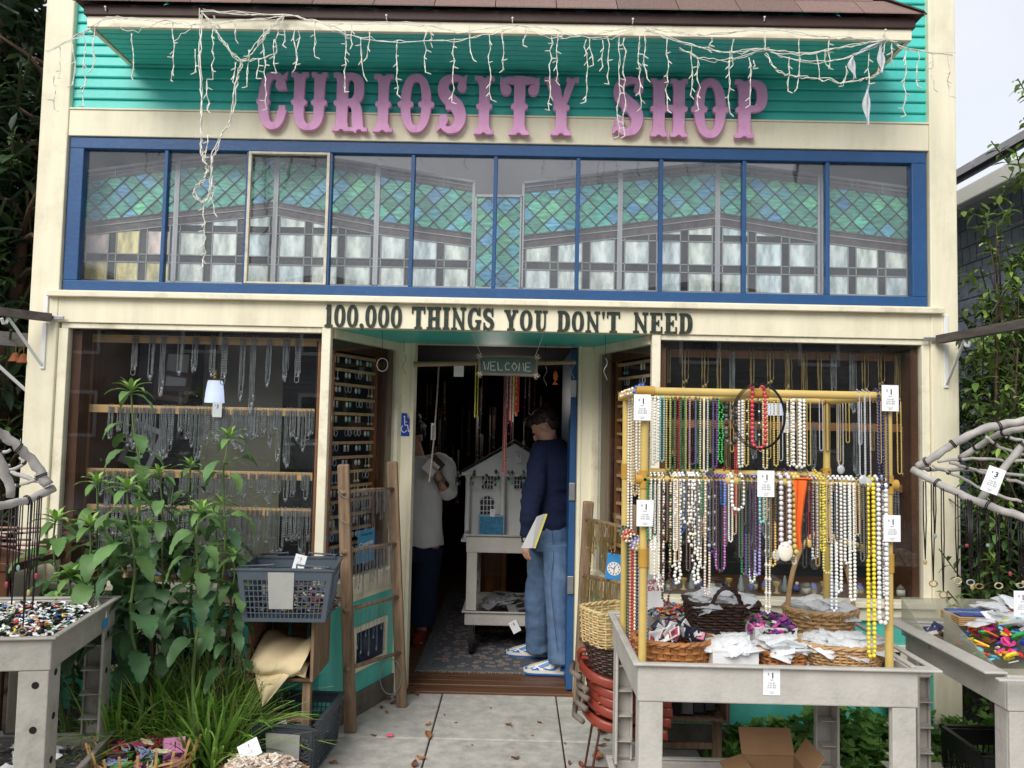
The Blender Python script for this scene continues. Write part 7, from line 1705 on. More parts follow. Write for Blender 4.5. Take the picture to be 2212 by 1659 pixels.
# ================================================================ left background: tree, neighbour
def tree(name, label, cat, base, stems, n, box, size, cols, mat=m_leaf, group=None, clus=10, tr=.05):
    t = thing(name, label, cat, base, group=group); q = MB(); tips = []; inside = lambda p: (base[0] < 0 and p.x > -2.88 and p.y > -.35) or (base[0] > 0 and p.x < 2.42 and p.y > -.10)
    for (dx, dy, h_) in stems:
        P = catmull([Vector(base), Vector(base)+Vector((dx*.35,dy*.35,h_*.4)), Vector(base)+Vector((dx*.8,dy*.8,h_*.8)), Vector(base)+Vector((dx,dy,h_))], 4); m_ = len(P); q.tube(P, [tr*(1-.75*i/m_) for i in range(m_)], 7)
        for i in range(3, m_):
            for _ in range(3):
                e = P[i] + Vector((R(-1,1)*box[0]*.6, R(-1,1)*box[1]*.6, R(-.1,.4))); q.tube([P[i], P[i].lerp(e,.5)+Vector((0,0,.05)), e], [tr*.22,tr*.15,tr*.08], 4); tips.append(P[i].lerp(e,.6)); tips.append(e)
    q.build('trunk', m_bark, t, smooth='all'); b = MB()
    while len(tips) < n/clus: c = random.choice(tips); tips.append(c + Vector((R(-1,1)*box[0]*.5, R(-1,1)*box[1]*.5, R(-1,1)*box[2])))
    for i in range(int(n/clus)):
        c = tips[i]; tw = Vector((R(-1,1),R(-1,1),R(.0,1.6))).normalized(); Lt = size*R(2,3.5); bright = R(0,1)
        if not inside(c): b.tube([c, c+tw*Lt], size*.05, 3, C(70,80,50))
        for k in range(clus):
            p = c + tw*Lt*(k/clus)
            if inside(p): continue
            col = cols[min(len(cols)-1, int((k/clus*.6+bright*.4)*len(cols)))]; ang = k*2.4+R(-.4,.4); a1 = tw.orthogonal().normalized(); a2 = tw.cross(a1)
            d = a1*math.cos(ang)+a2*math.sin(ang)+tw*R(.3,1.0); leaf(b, p, d, size*R(.7,1.15), size*R(.3,.42), R(.1,.9), jit(col,.2), 3, .25)
    b.build('crown', mat, t); return t
DG = [C(40,58,42),C(50,72,50),C(62,88,56),C(96,124,72)]
for i_, (src, dx, dy, rz_, sc) in enumerate((('leafy_plant',.05,.06,1.2,.78),('leafy_plant.001',-.38,.08,2.1,.72),('leafy_plant.004',-.22,.20,2.6,.85),('leafy_plant.005',.10,.14,1.7,.82),('leafy_plant.004',-.36,.02,.9,.62))):
    s_o = bpy.data.objects[src]; o = dup(s_o, loc=s_o.location+Vector((dx,dy,0)), rot=(0,0,rz_), label=('shorter broad leaved plant low in the middle of the leafy clump','shorter leafy plant left of centre before the window sill','low leafy plant beneath the widest bright whorl','leafy plant beside the upper slate basket, below the light tip','low leafy plant next to the left cart tray')[i_]); o.scale = (1,1,1); o.scale = (sc,sc,sc)
tree('evergreen_tree', 'dark glossy leaved tree rising at the left of the shop', 'tree', (-3.5,.9,0), [(.2,-.3,4.4),(.7,-.5,3.6),(-.3,-.2,4.9),(.5,.2,4.6),(.6,-.6,2.8)], 6500, (.6,.5,.4), .17, DG, m_leafbig, tr=.09)
tree('background_bush', 'low dark bush behind the left driftwood frame', 'bush', (-3.2,.6,0), [(.2,-.2,1.3),(-.3,0,1.5),(.3,.1,1.0)], 1300, (.4,.3,.25), .09, [C(40,60,36),C(54,80,44),C(90,124,60)])
nl = thing('neighbour_house', 'dim grey clapboard neighbour house with white trim at the far left', 'house', (-6,3.5,0))
q = MB(); q.box((-12,3.0,0),(-3.05,7,5.5)); z = .1
while z < 5.4: q.box((-12,2.982,z),(-3.05,2.9995,z+.10)); z += .14
q.build('wall', M('grey_clapboard', C(92,94,98), .8, .15, 4), nl); q = MB(); q.bbox((-4.6,2.93,1.2),(-3.6,2.98,1.27), .004); q.bbox((-4.6,2.93,2.3),(-3.6,2.98,2.37), .004); q.bbox((-3.67,2.93,1.2705),(-3.6,2.98,2.2995), .004); q.bbox((-4.6,2.93,1.2705),(-4.53,2.98,2.2995), .004); w_ = q.build('window', m_wtrim, nl)
q = MB(); q.box((-4.53,2.95,1.27),(-3.67,2.955,2.3)); q.build('pane', m_wdark, w_)
# fallen leaves -----------------------------------------------------------
FLV = []
for i in range(5):
    b = MB(); c = (C(150,84,58),C(126,74,52),C(170,110,70),C(112,70,56),C(140,96,60))[i]; b.sheet(lambda u,v: ((v-.5)*.075, (u-.5)*.036*math.sin(math.pi*min(.98,max(.03,v)))*1.1, .006+.012*abs(u-.5)*2+.008*math.sin(v*5+i)), 4, 8, .0008, c); b.tube([(.037,0,.006),(.055,.004,.004)], .001, 4, c); FLV.append(_mesh(b, 'leaf', m_matte))
for x, y, s in ((925,1592,1.3),(910,1640,1),(895,1655,1.1),(1098,1568,1),(1113,1640,.9),(925,1566,.8),(807,1590,.6),(880,1500,1.2),(890,1492,1.2),(866,1505,1.2),(840,1512,1.1),(850,1520,1),(900,1500,1),(825,1530,.9),(1220,1607,.5),(1165,1562,.7),(1300,1585,1.9),(1290,1640,1.9),(1300,1612,.8),(1310,1600,.7),(835,1540,.6),(1060,1530,.4),(985,1562,.4),(1230,1650,.6),(1255,1655,.9),(720,1650,.9),(700,1640,.8),(860,1512,1.1),(1020,1610,.35),(1150,1590,.35),(960,1545,.3)):
    p = gr(x, y, .003); o = put(random.choice(FLV), 'fallen_leaf', 'dry brown fallen leaf on the concrete walk before the door', 'leaf', p, R(0,6.28), 'fallen brown leaves on the walk'); o.scale = (s*.72,)*3
q = MB(); p = gr(842,1590,.006); q.bbox((-.018,-.008,0),(.018,.008,.010), .003); tag(q.build('pink_tag', M('pink_plastic', C(240,90,110), .4, .05, 9), None, world=False, loc=p), 'tiny bright pink plastic piece lying on the walk by the left ladder', 'litter')
# ================================================================ right cart with the bead stand
CX, CY, CW, CD, CZ = .434, -1.385, .965, .72, .84
utility_cart('pale grey utility cart carrying the bamboo bead stand and baskets', (CX,CY,0), 0, CW, CD, CZ, m_cart, apron=.125, leg=.082, low=.22, casters=False, flange=.055)
r2 = lambda x, y, Y: at(1238.7+.384*x, 690+.384*y, Y)
FY, BY = -1.34, -.82
m_pipe = M('bamboo_pipe', C(206,178,104), .45, .12, 5, .05, dirt=.3, dirtcol=C(170,130,60), dscale=9); m_joint = M('ochre_joint', C(186,144,62), .4, .1, 9)
rk = thing('bead_stand', 'bamboo coloured pipe stand in the cart hung with two tiers of bead strands', 'display stand', (.9,-1.1,.78))
px0, px1 = at(1391,1100,FY).x, at(1919,1100,FY).x; zt_ = (at(1400,849,FY).z+at(1900,851,FY).z)/2; zm_ = (at(1410,1036,FY).z+at(1900,1046,FY).z)/2; zl_ = .779
print('stand', px0, px1, zt_, zm_)
bx0, bx1 = px0+.005, px1-.01
PR = .0145
def pipe(a, b_): q = MB(); q.tube([a, b_], PR, 12); q.build('pipe', m_pipe, rk, smooth=True)
def joint(p, axes='xz'):
    q = MB(); p = Vector(p)
    for a in axes: d = {'x':Vector((1,0,0)),'y':Vector((0,1,0)),'z':Vector((0,0,1))}[a]; q.tube([p-d*.032, p+d*.032], PR+.004, 12)
    q.build('joint', m_joint, rk, smooth=True)
for x, Y in ((px0,FY),(px1,FY),(bx0,BY),(bx1,BY)):
    pipe((x,Y,zl_), (x,Y,zt_+.012)); joint((x,Y,zm_), 'xz' if Y == FY else 'z'); joint((x,Y,zt_), 'x')
    if Y == FY: joint((x,Y,1.20), 'z')
for Y in (FY, BY): pipe((px0,Y,zt_),(px1,Y,zt_)); pipe((px0,Y,zm_),(px1,Y,zm_))
for x in (px0, px1): pipe((x,FY,zt_),(x,BY,zt_)); pipe((x,FY,1.22),(x,BY,1.22))
xm_ = at(1640,850,FY).x; pipe((xm_,FY,zt_),(xm_+.0,BY,zt_)); joint((xm_,FY,zt_),'x'); joint((xm_,BY,zt_),'x'); pipe((xm_-.02,FY,zm_),(xm_-.02,BY,zm_)); joint((xm_-.02,BY,zm_),'x')
WHT, CRM, SLV, GRN, RED, GLD_, PUR, BLU, DBL, AQU, BRN, BLK, LAV, PNK, YEL, COR, GRY, TAN = C(238,236,228), C(232,216,176), C(190,192,196), C(24,120,70), C(158,28,36), C(206,180,96), C(110,46,140), C(40,90,190), C(28,34,86), C(130,200,206), C(70,36,32), C(24,24,26), C(160,150,206), C(214,80,160), C(236,214,40), C(206,60,70), C(120,112,108), C(196,170,130)
def hang(x, yend, col, desc, tier='lower', Y=None, bar=None, r=.0049, w=.016, **k):
    Y = Y if Y is not None else (FY if tier in ('lower','top') else BY); zb = bar or {'lower':zm_,'top':zt_,'back':zt_,'mid':zm_}[tier]
    P0 = r2(x, 900, Y); ze = r2(x, yend, Y-.02).z; L_ = max(.08, zb-ze); me = beads(col, round(L_*R(.985,1.015),3), r, w, bar=PR+r, **k)
    return put(me, 'bead_strand', desc, 'necklace', (P0.x, Y, zb), 0 if Y in (FY, BY) else 0, 'bead strands on the bamboo stand')
T1 = ' in the upper bead tier'; T2 = ' in the lower bead tier'
for x, y, c, d, kk in (
 (418,800,CRM,'cream bead strand beside the front post',{}),(440,810,WHT,'white pearl strand beside the front left post',{}),(458,800,WHT,'thick white bead strand left of the pale blue one',dict(r=.0065)),(490,795,AQU,'pale blue bead strand',{}),
 (525,850,GLD_,'leftmost gold bead strand',{}),(550,865,GRN,'green bead strand between gold and red ones',{}),(576,868,RED,'dark red metallic bead strand',{}),(606,862,GRN,'green bead strand right of the dark red one',{}),(634,860,GLD_,'gold bead strand left of the first purple one',{}),
 (660,805,PUR,'purple bead strand with wide loop',dict(w=.026)),(690,865,GRN,'green bead strand right of the wide purple one',{}),(714,850,CRM,'cream chip bead strand',{}),(736,852,WHT,'white pearl strand left of the last green one',{}),(762,852,GRN,'last green bead strand',dict(w=.022)),
 (786,825,PUR,'second purple bead strand',{}),(818,800,C(60,190,90),'bright green leaf bead strand',dict(jit=.004)),(905,1105,C(186,40,52),'long crimson strand hanging past the middle bar',dict(r=.0045,w=.01)),(930,825,WHT,'white bead strand right of the crimson one',dict(r=.0065)),
 (962,820,GLD_,'gold strand left of the black cords',{}),(1068,840,CRM,'cream and gold strand right of the black cords',dict(alt=GLD_,every=3)),(1128,825,GLD_,'pale gold strand beside the white shop card',{}),(1203,825,WHT,'close pair of pearl strands',dict(alt=GLD_,every=4)),
 (1244,820,WHT,'large white pearl strand',dict(r=.008,w=.03)),(1272,825,WHT,'large white pearl strand at the end of the row',dict(r=.0075,w=.02))):
    hang(x, y, c, d+T1, 'back', **kk)
hang(1028, 715, COR, 'large coral red bead necklace hanging from the top front bar', 'top', r=.0078, w=.046)
hang(1000, 690, BLK, 'black bead strand with white flecks behind the coral necklace', 'back', alt=WHT, every=5, w=.05)
hang(875, 690, GRY, 'grey, black and white stone bead necklace on the top bar', 'back', alt=BLK, every=3, r=.009, w=.04)
for x, y, d in ((1492,820,'thin silver ball chain with red charm at the right of the top bar'),(1612,880,'thin silver ball chain pair carrying dog tags'),(1640,890,'thin silver ball chain carrying a dog tag, right of the first')):
    hang(x, y, SLV, d, 'top' if x > 1600 else 'back', r=.0028, w=.02, tail=(SLV,.016))
hang(1714, 955, DBL, 'navy blue bead strand beside the right post', 'top', r=.0055); hang(1740, 950, DBL, 'second navy strand touching the right post', 'top', r=.004); hang(1820, 870, GLD_, 'brass chain seen right of the right post', 'back', r=.003)
for x, y, c, d, kk in (
 (425,1240,GRN,'green bead strand close to the left post',{}),(446,1300,WHT,'white pearl strand next to the left post',{}),(466,1455,WHT,'long white rice bead strand',dict(sq=(.8,.8,1.2))),(490,1500,C(226,220,206),'very long off white bead strand',{}),
 (520,1570,BRN,'dark brown coral chip strand reaching the basket',dict(jit=.005,w=.024)),(553,1390,CRM,'cream and green bead strand',dict(alt=GRN,every=6)),(582,1470,WHT,'white shell disc strand ending in big shells',dict(r=.0064,jit=.003)),(604,1190,BLU,'royal blue bead strand',{}),
 (632,1140,WHT,'white chip strand with wide loop',dict(r=.0066,w=.028,jit=.003)),(656,1270,WHT,'white flower shell strand',dict(r=.0066,jit=.004,alt=CRM,every=3)),(684,1480,WHT,'long white shell flower strand',dict(r=.0066,jit=.004)),(706,1100,GRN,'green strand in the middle of the shell strands',{}),
 (722,1390,TAN,'tan and white bead strand',dict(alt=WHT,every=2)),(746,1540,C(222,206,190),'long pale pink shell strand hanging to the dark basket',{}),(768,1300,DBL,'dark blue and clear bead strand',dict(alt=SLV,every=4,r=.007)),(795,1330,PUR,'dark purple and wood bead strand',dict(alt=BRN,every=2)),
 (818,1400,PNK,'pink and lilac bead strand with a wide loop',dict(w=.030,alt=LAV,every=2)),(832,1010,C(60,140,220),'bright blue bead ring',dict(w=.012)),(912,1060,WHT,'pearl strand looped twice over the middle bar',dict(r=.007,w=.04)),(950,1430,GRN,'long metallic green strand',{}),
 (972,1440,PUR,'long metallic plum strand',{}),(995,1470,C(206,214,206),'long clear and white bead strand',{}),(1022,1425,LAV,'lavender bead strand',dict(r=.006)),(1046,1135,AQU,'turquoise and coral strand under the middle card',dict(r=.007)),
 (1083,1640,C(222,216,200),'very long wire strand of white star beads',dict(r=.004,w=.012,big=6)),(1110,1385,GLD_,'brass bead chain right of the middle card',{}),(1130,1300,C(120,30,36),'dark red cord strand with silver pendant',dict(r=.003,tail=(SLV,.016))),(1177,1270,C(222,218,222),'large white and grey bead necklace with oval white pendant',dict(r=.009,w=.03,tail=(C(238,232,214),.028))),
 (1212,1350,C(110,90,70),'brown and gold bead strand',dict(alt=GLD_,every=3)),(1240,1300,GLD_,'big brass ball necklace beside the orange ribbon',dict(r=.010,w=.014)),(1316,1230,C(160,36,40),'dark red cord right of the orange ribbon',dict(r=.003,w=.01,tail=(GLD_,.012))),(1342,1340,SLV,'silver bead strand with dark oval pendant',dict(r=.006,tail=(C(40,40,44),.020))),
 (1386,1300,YEL,'yellow and green bead strand',dict(alt=C(150,150,60),every=3)),(1412,1420,C(206,196,110),'long pale gold strand looping over the wicker handle',dict(w=.028)),(1447,1640,C(206,210,216),'very long silver pearl strand',dict(r=.006)),(1474,1530,WHT,'white pearl strand right of the very long silver one',dict(r=.0065)),
 (1500,1400,BLK,'black bead strand between white pearls',{}),(1522,1370,C(228,226,220),'white pearl strand between two black ones',dict(r=.006)),(1550,1570,WHT,'long white pearl strand right of the black bead strand',dict(r=.0065)),(1580,1290,BLK,'black bead strand with silver centre',dict(alt=SLV,every=7)),
 (1604,1250,C(50,46,50),'charcoal bead strand left of the yellow one',{}),(1652,1885,YEL,'bright yellow bead strand hanging down into the woven tray',dict(r=.0078,w=.020)),(1700,1390,GRY,'dull brown and grey bead strand',dict(w=.024,jit=.003)),(1716,1700,C(232,230,228),'large white bead strand near the right post',dict(r=.0085,w=.026)),(1735,1560,C(206,206,210),'pale bead strand hidden behind the right post',{})):
    hang(x, y, c, d+('' if 'stand' in d or len(d.split()) > 9 else T2), 'lower', **kk)
for x, y, c, d in ((860,1080,RED,'small red strand on the rear middle bar'),(1150,1040,BLK,'black strand on the rear middle bar'),(1205,1180,PUR,'purple strand on the rear middle bar'),(1290,1090,C(150,140,130),'grey strand on the rear middle bar'),(1375,1000,YEL,'yellow strand on the rear middle bar'),(540,960,GRN,'green strand end seen above the middle bar'),(640,950,BLU,'blue strand end seen above the middle bar'),(765,960,DBL,'dark blue strand bundle above the middle bar'),(1410,1020,BLK,'black and gold strand on the rear middle bar')):
    hang(x, y, c, d, 'mid', w=.03)
FC = [(BLK,'black'),(BRN,'dark brown'),(GRY,'grey'),(TAN,'tan'),(C(96,80,70),'bronze'),(C(60,56,60),'charcoal'),(C(150,120,70),'dull gold'),(WHT,'white'),(C(90,96,84),'olive grey')]
for i in range(16):
    x = 850+880*(i+.5)/16+R(-10,10); c_, n_ = [(GLD_,'brass'),(SLV,'silver'),(BRN,'dark brown'),(TAN,'tan')][i%4]; o = hang(x, R(640,840), c_, 'thin %s chain strand in the right half of the upper bead tier' % n_, 'back', r=.0026, w=.014); o['group'] = 'thin %s strands in the upper bead tier' % n_
for i in range(58):
    x = 440+1300*(i+.5)/58+R(-8,8); c_, n_ = FC[(i*5+i//9)%9]; o = hang(x, R(1120,1420), c_, 'thin %s bead strand filling the back of the lower bead tier' % n_, 'lower', r=.0036, w=.012); o.location.y += random.choice((.012,-.008)); o['group'] = 'thin %s strands in the lower bead tier' % n_
# side strands on the left side bars, running front to back
for i, (u, L_, c, d, r_) in enumerate(((.92,.60,WHT,'white bead strand hanging from the left side bar, farthest back',.006),(.80,.36,CRM,'cream bead strand on the left side bar beside the white one',.006),(.66,.40,TAN,'tan and cream bead strand on the left side bar',.006),(.52,.30,WHT,'short white bead strand on the left side bar',.006),(.36,.42,CRM,'ivory bead strand near the front of the left side bar',.006),(.18,.66,BLU,'long royal blue bead strand at the front of the left side bar',.0075))):
    put(beads(c, L_, r_, .02, bar=PR+r_), 'bead_strand', d, 'necklace', (px0, FY+(BY-FY)*u, zt_), math.pi/2*1.0+.6, 'bead strands on the bamboo stand')
for i, (u, L_, c, d) in enumerate(((.95,.50,BLK,'black bead strand low on the left side bar'),(.85,.46,C(60,110,90),'green black bead strand low on the left side bar'),(.74,.52,C(226,150,130),'coral pink bead strand low on the left side bar'),(.62,.50,C(190,30,40),'bright red bead strand low on the left side bar'),(.50,.56,C(228,222,176),'pale yellow bead strand low on the left side bar'),(.40,.48,DBL,'navy bead strand low on the left side bar'),(.28,.44,LAV,'lilac grey bead strand low on the left side bar'),(.16,.42,C(200,196,206),'silver lilac bead strand low on the left side bar'))):
    put(beads(c, L_, .0065, .02, bar=PR+.0065), 'bead_strand', d, 'necklace', (px0-.0, FY+(BY-FY)*u, 1.22), math.pi/2+.6, 'bead strands on the bamboo stand')
# black cord loops, orange ribbon
q = MB()
for k in range(3): c0 = r2(1043, 545, FY-.03); q.tube([c0+Vector(((.094-.004*k)*math.cos(a), -.004*k, (.118-.003*k)*math.sin(a)+.0)) for a in np.linspace(-1.5*math.pi+.05,.5*math.pi-.05,40)], .0019, 4, cap=False)
tag(q.build('cord_loops', m_rope), 'ring of black cord necklaces hanging from the middle of the top bar', 'necklace')
q = MB(); P = [r2(1272,905,FY-.045), r2(1268,1000,FY-.052), r2(1272,1150,FY-.050), r2(1276,1290,FY-.045)]; cs2 = catmull(P, 8); n_ = len(cs2)-1
q.sheet(lambda u,v: cs2[int(round(v*n_))]+Vector(((u-.5)*.050*(1-.72*v)+.004*math.sin(v*6), -.006*math.sin(u*9+v*3), 0)), 8, n_, .001)
q.sheet(lambda u,v: (r2(1280,905,FY).x+(u-.5)*.05, FY-.045+.07*v, zm_+.016+.004*math.sin(v*3.1)), 6, 4, .001); tag(q.build('orange_ribbon', M('orange_cloth', C(234,104,36), .8, .1, 8, .2)), 'bright orange cloth ribbon hanging from the middle bar of the bead stand', 'ribbon')
# price cards
for (x0,x1,y0,y1,lab) in ((1375,1400,855,905,'white $1 price card on the upper left corner of the bead stand'),(1905,1941,832,888,'white $1 price card on the upper right corner of the bead stand'),(1638,1671,1018,1072,'white $1 price card at the centre of the middle bar'),(1377,1410,1082,1135,'white $1 price card on the lower left post of the bead stand'),(1909,1945,1114,1169,'white $1 price card on the lower right post of the bead stand')):
    price_card(lab, at((x0+x1)/2,(y0+y1)/2,FY-.035), .03, .060, .092)
price_card('white $1 price card taped on the front of the right cart', at(1667,1473,CY-.003), 0, .058, .090)
price_card('white $1 price card hanging at the right edge beside the shrub', at(2208,1304,-1.3), 0, .058, .090)
price_card('small white $3 price card on the upper rung of the right ladder', at(1309,1145,.38), 0, .036, .08, price='$3', lines=False)
price_card('grey white shop card hanging behind the bead stand under the lamp', at(1705,913,BY+.02), 0, .05, .085, price='$3', lines=False)
b5 = lambda x, y, Y: at(1283+.42*x, 1194.5+.42*y, Y)
# sign behind the left post
q = MB(); p = b5(300,195,-1.2); sgn_ = thing('hand_sign', 'white hand lettered sign with red capitals behind the left post', 'sign', p); mt = facing(p, .25, 0, 0); q.box((-.045,-.06,-.001),(.045,.06,.001)); 
for i in range(len(q.v)): q.v[i] = tuple(mt @ Vector(q.v[i]))
q.build('sheet', m_paper, sgn_); put_text('SHOP IN\nIS EA ST', .024, M('red_ink', C(190,40,44), .7, .02), sgn_, mt @ Matrix.Translation((0,.02,.0014)), bold=.0008)
# baskets on the tray (z of the tray floor .77) ---------------------------
Zt = .778
def basket_at(name, label, x0, x1, ytop, Y, h, **k):
    a, b_ = b5(x0,ytop,Y), b5(x1,ytop,Y); cx, r1 = (a.x+b_.x)/2, (b_.x-a.x)/2; t = thing(name, label, 'basket', (cx,Y,Zt)); return t, cx, r1
t1, cx, r1 = basket_at('oval_basket', 'brown splint oval basket of printed patches at the left front of the tray', 200, 605, 450, -1.20, .09)
weave(t1, cx, -1.20, Zt, .108, r1*.82, r1, m_brownw, 5, 34, 1, .72, .006, splint=True); cxa = cx
PC = [C(226,226,224),C(60,64,84),C(180,60,80),C(30,34,50),C(206,206,210),C(200,120,140),C(90,94,100),C(40,70,120)]
m_patch = M('printed_patch', None, .7, .25, 60, attr=True)
FP = []
for i in range(6):
    b = MB(); c = PC[i]; b.box((-.028,-.002,-.02),(.028,.002,.02), C(34,38,56) if i % 2 else C(230,228,224)); b.box((-.024,-.0032,-.016),(.024,-.0021,.016), c); b.box((-.012,-.0040,-.008),(.012,-.0033,.008), random.choice(PC)); FP.append(_mesh(b, 'patch', m_patch, False))
for i in range(34):
    a, rr_ = R(0,6.28), math.sqrt(R(0,1))*r1*.72; o = put(FP[i%6], 'cloth_patch', 'printed cloth patch standing in the oval basket', 'patch', (cxa+rr_*math.cos(a), -1.20+rr_*.7*math.sin(a), Zt+.10+R(0,.04)+.02*(1-rr_/r1)), group='cloth patches piled in the oval basket'); o.rotation_euler = (R(-.9,.5),R(-.7,.7),R(-1,1))
t2, cx, r1 = basket_at('rectangular_basket', 'dark brown rectangular wicker basket with two twisted handles full of plastic bags', 470, 832, 330, -.88, .12)
h2_ = .15; weave(t2, cx, -.88, Zt+.03, h2_, r1*.82, r1, m_wickd, 13, 30, 1, .68, .0048, rect=True)
for s2 in (-1, 1): arch(t2, (cx-r1*.42,-.88+s2*r1*.66,Zt+.03+h2_-.03), (cx+r1*.42,-.88+s2*r1*.66,Zt+.03+h2_-.03), .10, .007, m_wickd, (0,0,0), twist=True)
q = MB(); q.bbox((cx-r1*.7,-.88-r1*.45,Zt),(cx+r1*.7,-.88+r1*.45,Zt+.029), .003); q.build('foot', m_wickd, t2)
bag_pile(46, cx-r1*.85, cx+r1*.85, -.88-r1*.55, -.88+r1*.55, Zt+.13, .12, 'clear plastic bag piled in the dark brown wicker basket', 'clear bags in the dark brown wicker basket')
t3, cx, r1 = basket_at('handled_basket', 'golden split bamboo basket with a tall arched handle full of plastic bags', 985, 1345, 330, -.86, .12)
weave(t3, cx, -.86, Zt+.07, .08, r1*.86, r1, m_bamboo, 5, 26, 1, .72, .007, splint=True)
arch(t3, (cx-r1*.95,-.86,Zt+.10), (cx+r1*.95,-.86,Zt+.10), .36, .010, m_bamboo)
q = MB()
for i in range(12): a = 2*math.pi*i/12; q.beam((cx+r1*.84*math.cos(a),-.86+r1*.62*math.sin(a),Zt+.09),(cx+r1*.8*math.cos(a),-.86+r1*.58*math.sin(a),Zt), .022, .005, up=(math.cos(a),math.sin(a),0))
for i in range(40): a0, a1 = 2*math.pi*i/40, 2*math.pi*(i+.5)/40; q.tube([(cx+r1*1.03*math.cos(a0),-.86+r1*.74*math.sin(a0),Zt+.155),(cx+r1*1.05*math.cos(a1),-.86+r1*.76*math.sin(a1),Zt+.125),(cx+r1*1.03*math.cos(a1+.08),-.86+r1*.74*math.sin(a1+.08),Zt+.155)], .0022, 4)
q.build('splints', m_wickp, t3)
bag_pile(34, cx-r1*.85, cx+r1*.85, -.86-r1*.55, -.86+r1*.55, Zt+.11, .09, 'clear plastic bag piled in the bamboo handled basket', 'clear bags in the bamboo handled basket')
m_card = M('white_card', C(228,228,228), .7, .04, 8)
def card_box(label, x0, x1, ytop, Y, d, h, z=Zt, mat=m_card):
    a, b_ = b5(x0,ytop,Y), b5(x1,ytop,Y); w_ = b_.x-a.x; return bin_box('card_box', label, 'box', (a.x,Y,z), 0, w_, d, h, mat, .003, .002), a.x, b_.x
_, xa, xb = card_box('white card box of bagged shells at the front of the tray', 612, 848, 500, -1.30, .17, .088)
bag_pile(26, xa+.01, xb-.01, -1.29, -1.14, Zt+.07, .06, 'clear plastic bag standing in the front white card box', 'clear bags in the front white card box')
_, xc, xd = card_box('white card box of purple and green bracelets behind the small woven basket', 830, 1045, 410, -1.10, .14, .12)
heap('bracelet_tangle', 'tangle of pink, purple and green bead bracelets in the rear white box', 'bracelets', xc+.01, xd-.01, -1.09, -.98, Zt+.11, 260, [PUR,PNK,C(150,60,140),C(90,130,60),BLK,C(200,80,150),C(40,40,60)], .022, .05, m_bead, 3)
ts, cx, r1 = basket_at('woven_basket', 'small brown chequered woven basket of bagged bracelets', 860, 1068, 500, -1.24, .06); weave(ts, cx, -1.24, Zt, .082, r1*.95, r1, m_brownw, 6, 22, 1, .8, .006, rect=True)
bag_pile(20, cx-r1*.8, cx+r1*.8, -1.30, -1.17, Zt+.07, .06, 'clear plastic bag in the small woven basket', 'clear bags in the small woven basket')
tt, cx, r1 = basket_at('oval_tray_basket', 'large shallow oval woven tray basket of bagged jewellery at the right', 1052, 1508, 500, -1.17, .07)
weave(tt, cx, -1.17, Zt, .10, r1*.72, r1, m_bamboo, 9, 40, 1, .62, .0045); 
bag_pile(44, cx-r1*.82, cx+r1*.82, -1.17-r1*.45, -1.17+r1*.45, Zt+.07, .06, 'clear plastic bag of jewellery on the oval tray basket', 'clear bags on the oval tray basket')
heap('bagged_charms', 'small coloured beads and rings inside the bags of the oval tray basket', 'beads', cx-r1*.7, cx+r1*.7, -1.17-r1*.35, -1.17+r1*.35, Zt+.05, 90, [C(90,60,150),C(200,90,120),C(110,190,180),C(150,120,90),C(90,86,80),C(220,216,206)], .012, .04)
heap('bagged_goods', 'pinkish and brown goods showing through the bags in the front boxes', 'beads', xa, xd, -1.28, -1.15, Zt+.03, 70, [C(210,160,120),C(200,170,160),C(150,110,90),C(220,216,210)], .018, .05)
bb_, xe, xf = card_box('grey tray of small bright toys at the back left of the right cart', 345, 480, 310, -.75, .12, .07, Zt+.0, m_cart)
heap('bright_sticks', 'small bright mixed toys in the grey tray before the window sill', 'toys', xe-.03, xf+.01, -.75, -.64, Zt+.07, 200, [C(200,70,60),C(240,170,60),C(90,150,180),C(230,230,224),C(60,60,70),C(220,120,140)], .016, .05)
# ================================================================ under and left of the right cart
q5 = lambda x, y, Y: at(1221+.2532*x, 1238.7+.2532*y, Y)     # zoom at (1380,1400)
lrz = thing('ladder', 'rustic wooden ladder hung with gold chains right of the doorway', 'ladder', (.45,.5,0))
sR = (gr(1248,1533,0), at(1271,1083,.42)); sR2 = (gr(1372,1600,0), at(1362,1090,.05))
for a_, b_ in (sR, sR2): stile(lrz, a_, b_)
for ri, (ya, yb, nN) in enumerate(((1122,1143,10),(1243,1263,12),(1377,1400,0))):
    a_, b_ = along(sR, ya), along(sR2, yb); d = b_-a_; q = MB(); q.tube([a_-d*.05+Vector((0,-.02,0)), a_.lerp(b_,.5)+Vector((0,-.022,.003)), b_+Vector((0,-.02,0))], [.013,.012,.012], 8); q.build('rung', m_oldwood, lrz, smooth='all')
    for i in range(nN):
        p = a_.lerp(b_, .07+.72*i/nN)+Vector((0,-.022,0)); put(GLD[(i*2+ri)%5], 'necklace', 'thin gold chain hung on the %s rung of the right ladder' % ('upper','lower')[ri], 'necklace', p, math.atan2(d.y,d.x), 'gold chains on the %s rung of the right ladder' % ('upper','lower')[ri], sc=(1,1,R(.7,1.1)))
ck = thing('toy_clock', 'blue cardboard teaching clock with white dial on the right ladder', 'clock', at(1327,1226,.2)); mt = facing(at(1327,1225,.18), -.3, .15, -.12); q = MB(); q.bbox((-.045,-.075,-.004),(.045,.075,.004), .006)
def tx(q): 
    for i in range(len(q.v)): q.v[i] = tuple(mt @ Vector(q.v[i]))
    return q
tx(q).build('clock_board', M('clock_blue', C(60,140,200), .4, .04, 9), ck)
q = MB(); q.loft([((0,-.008,.0042),.038,.038),((0,-.008,.0055),.038,.038)], 28); tx(q).build('dial', m_white, ck); q = MB()
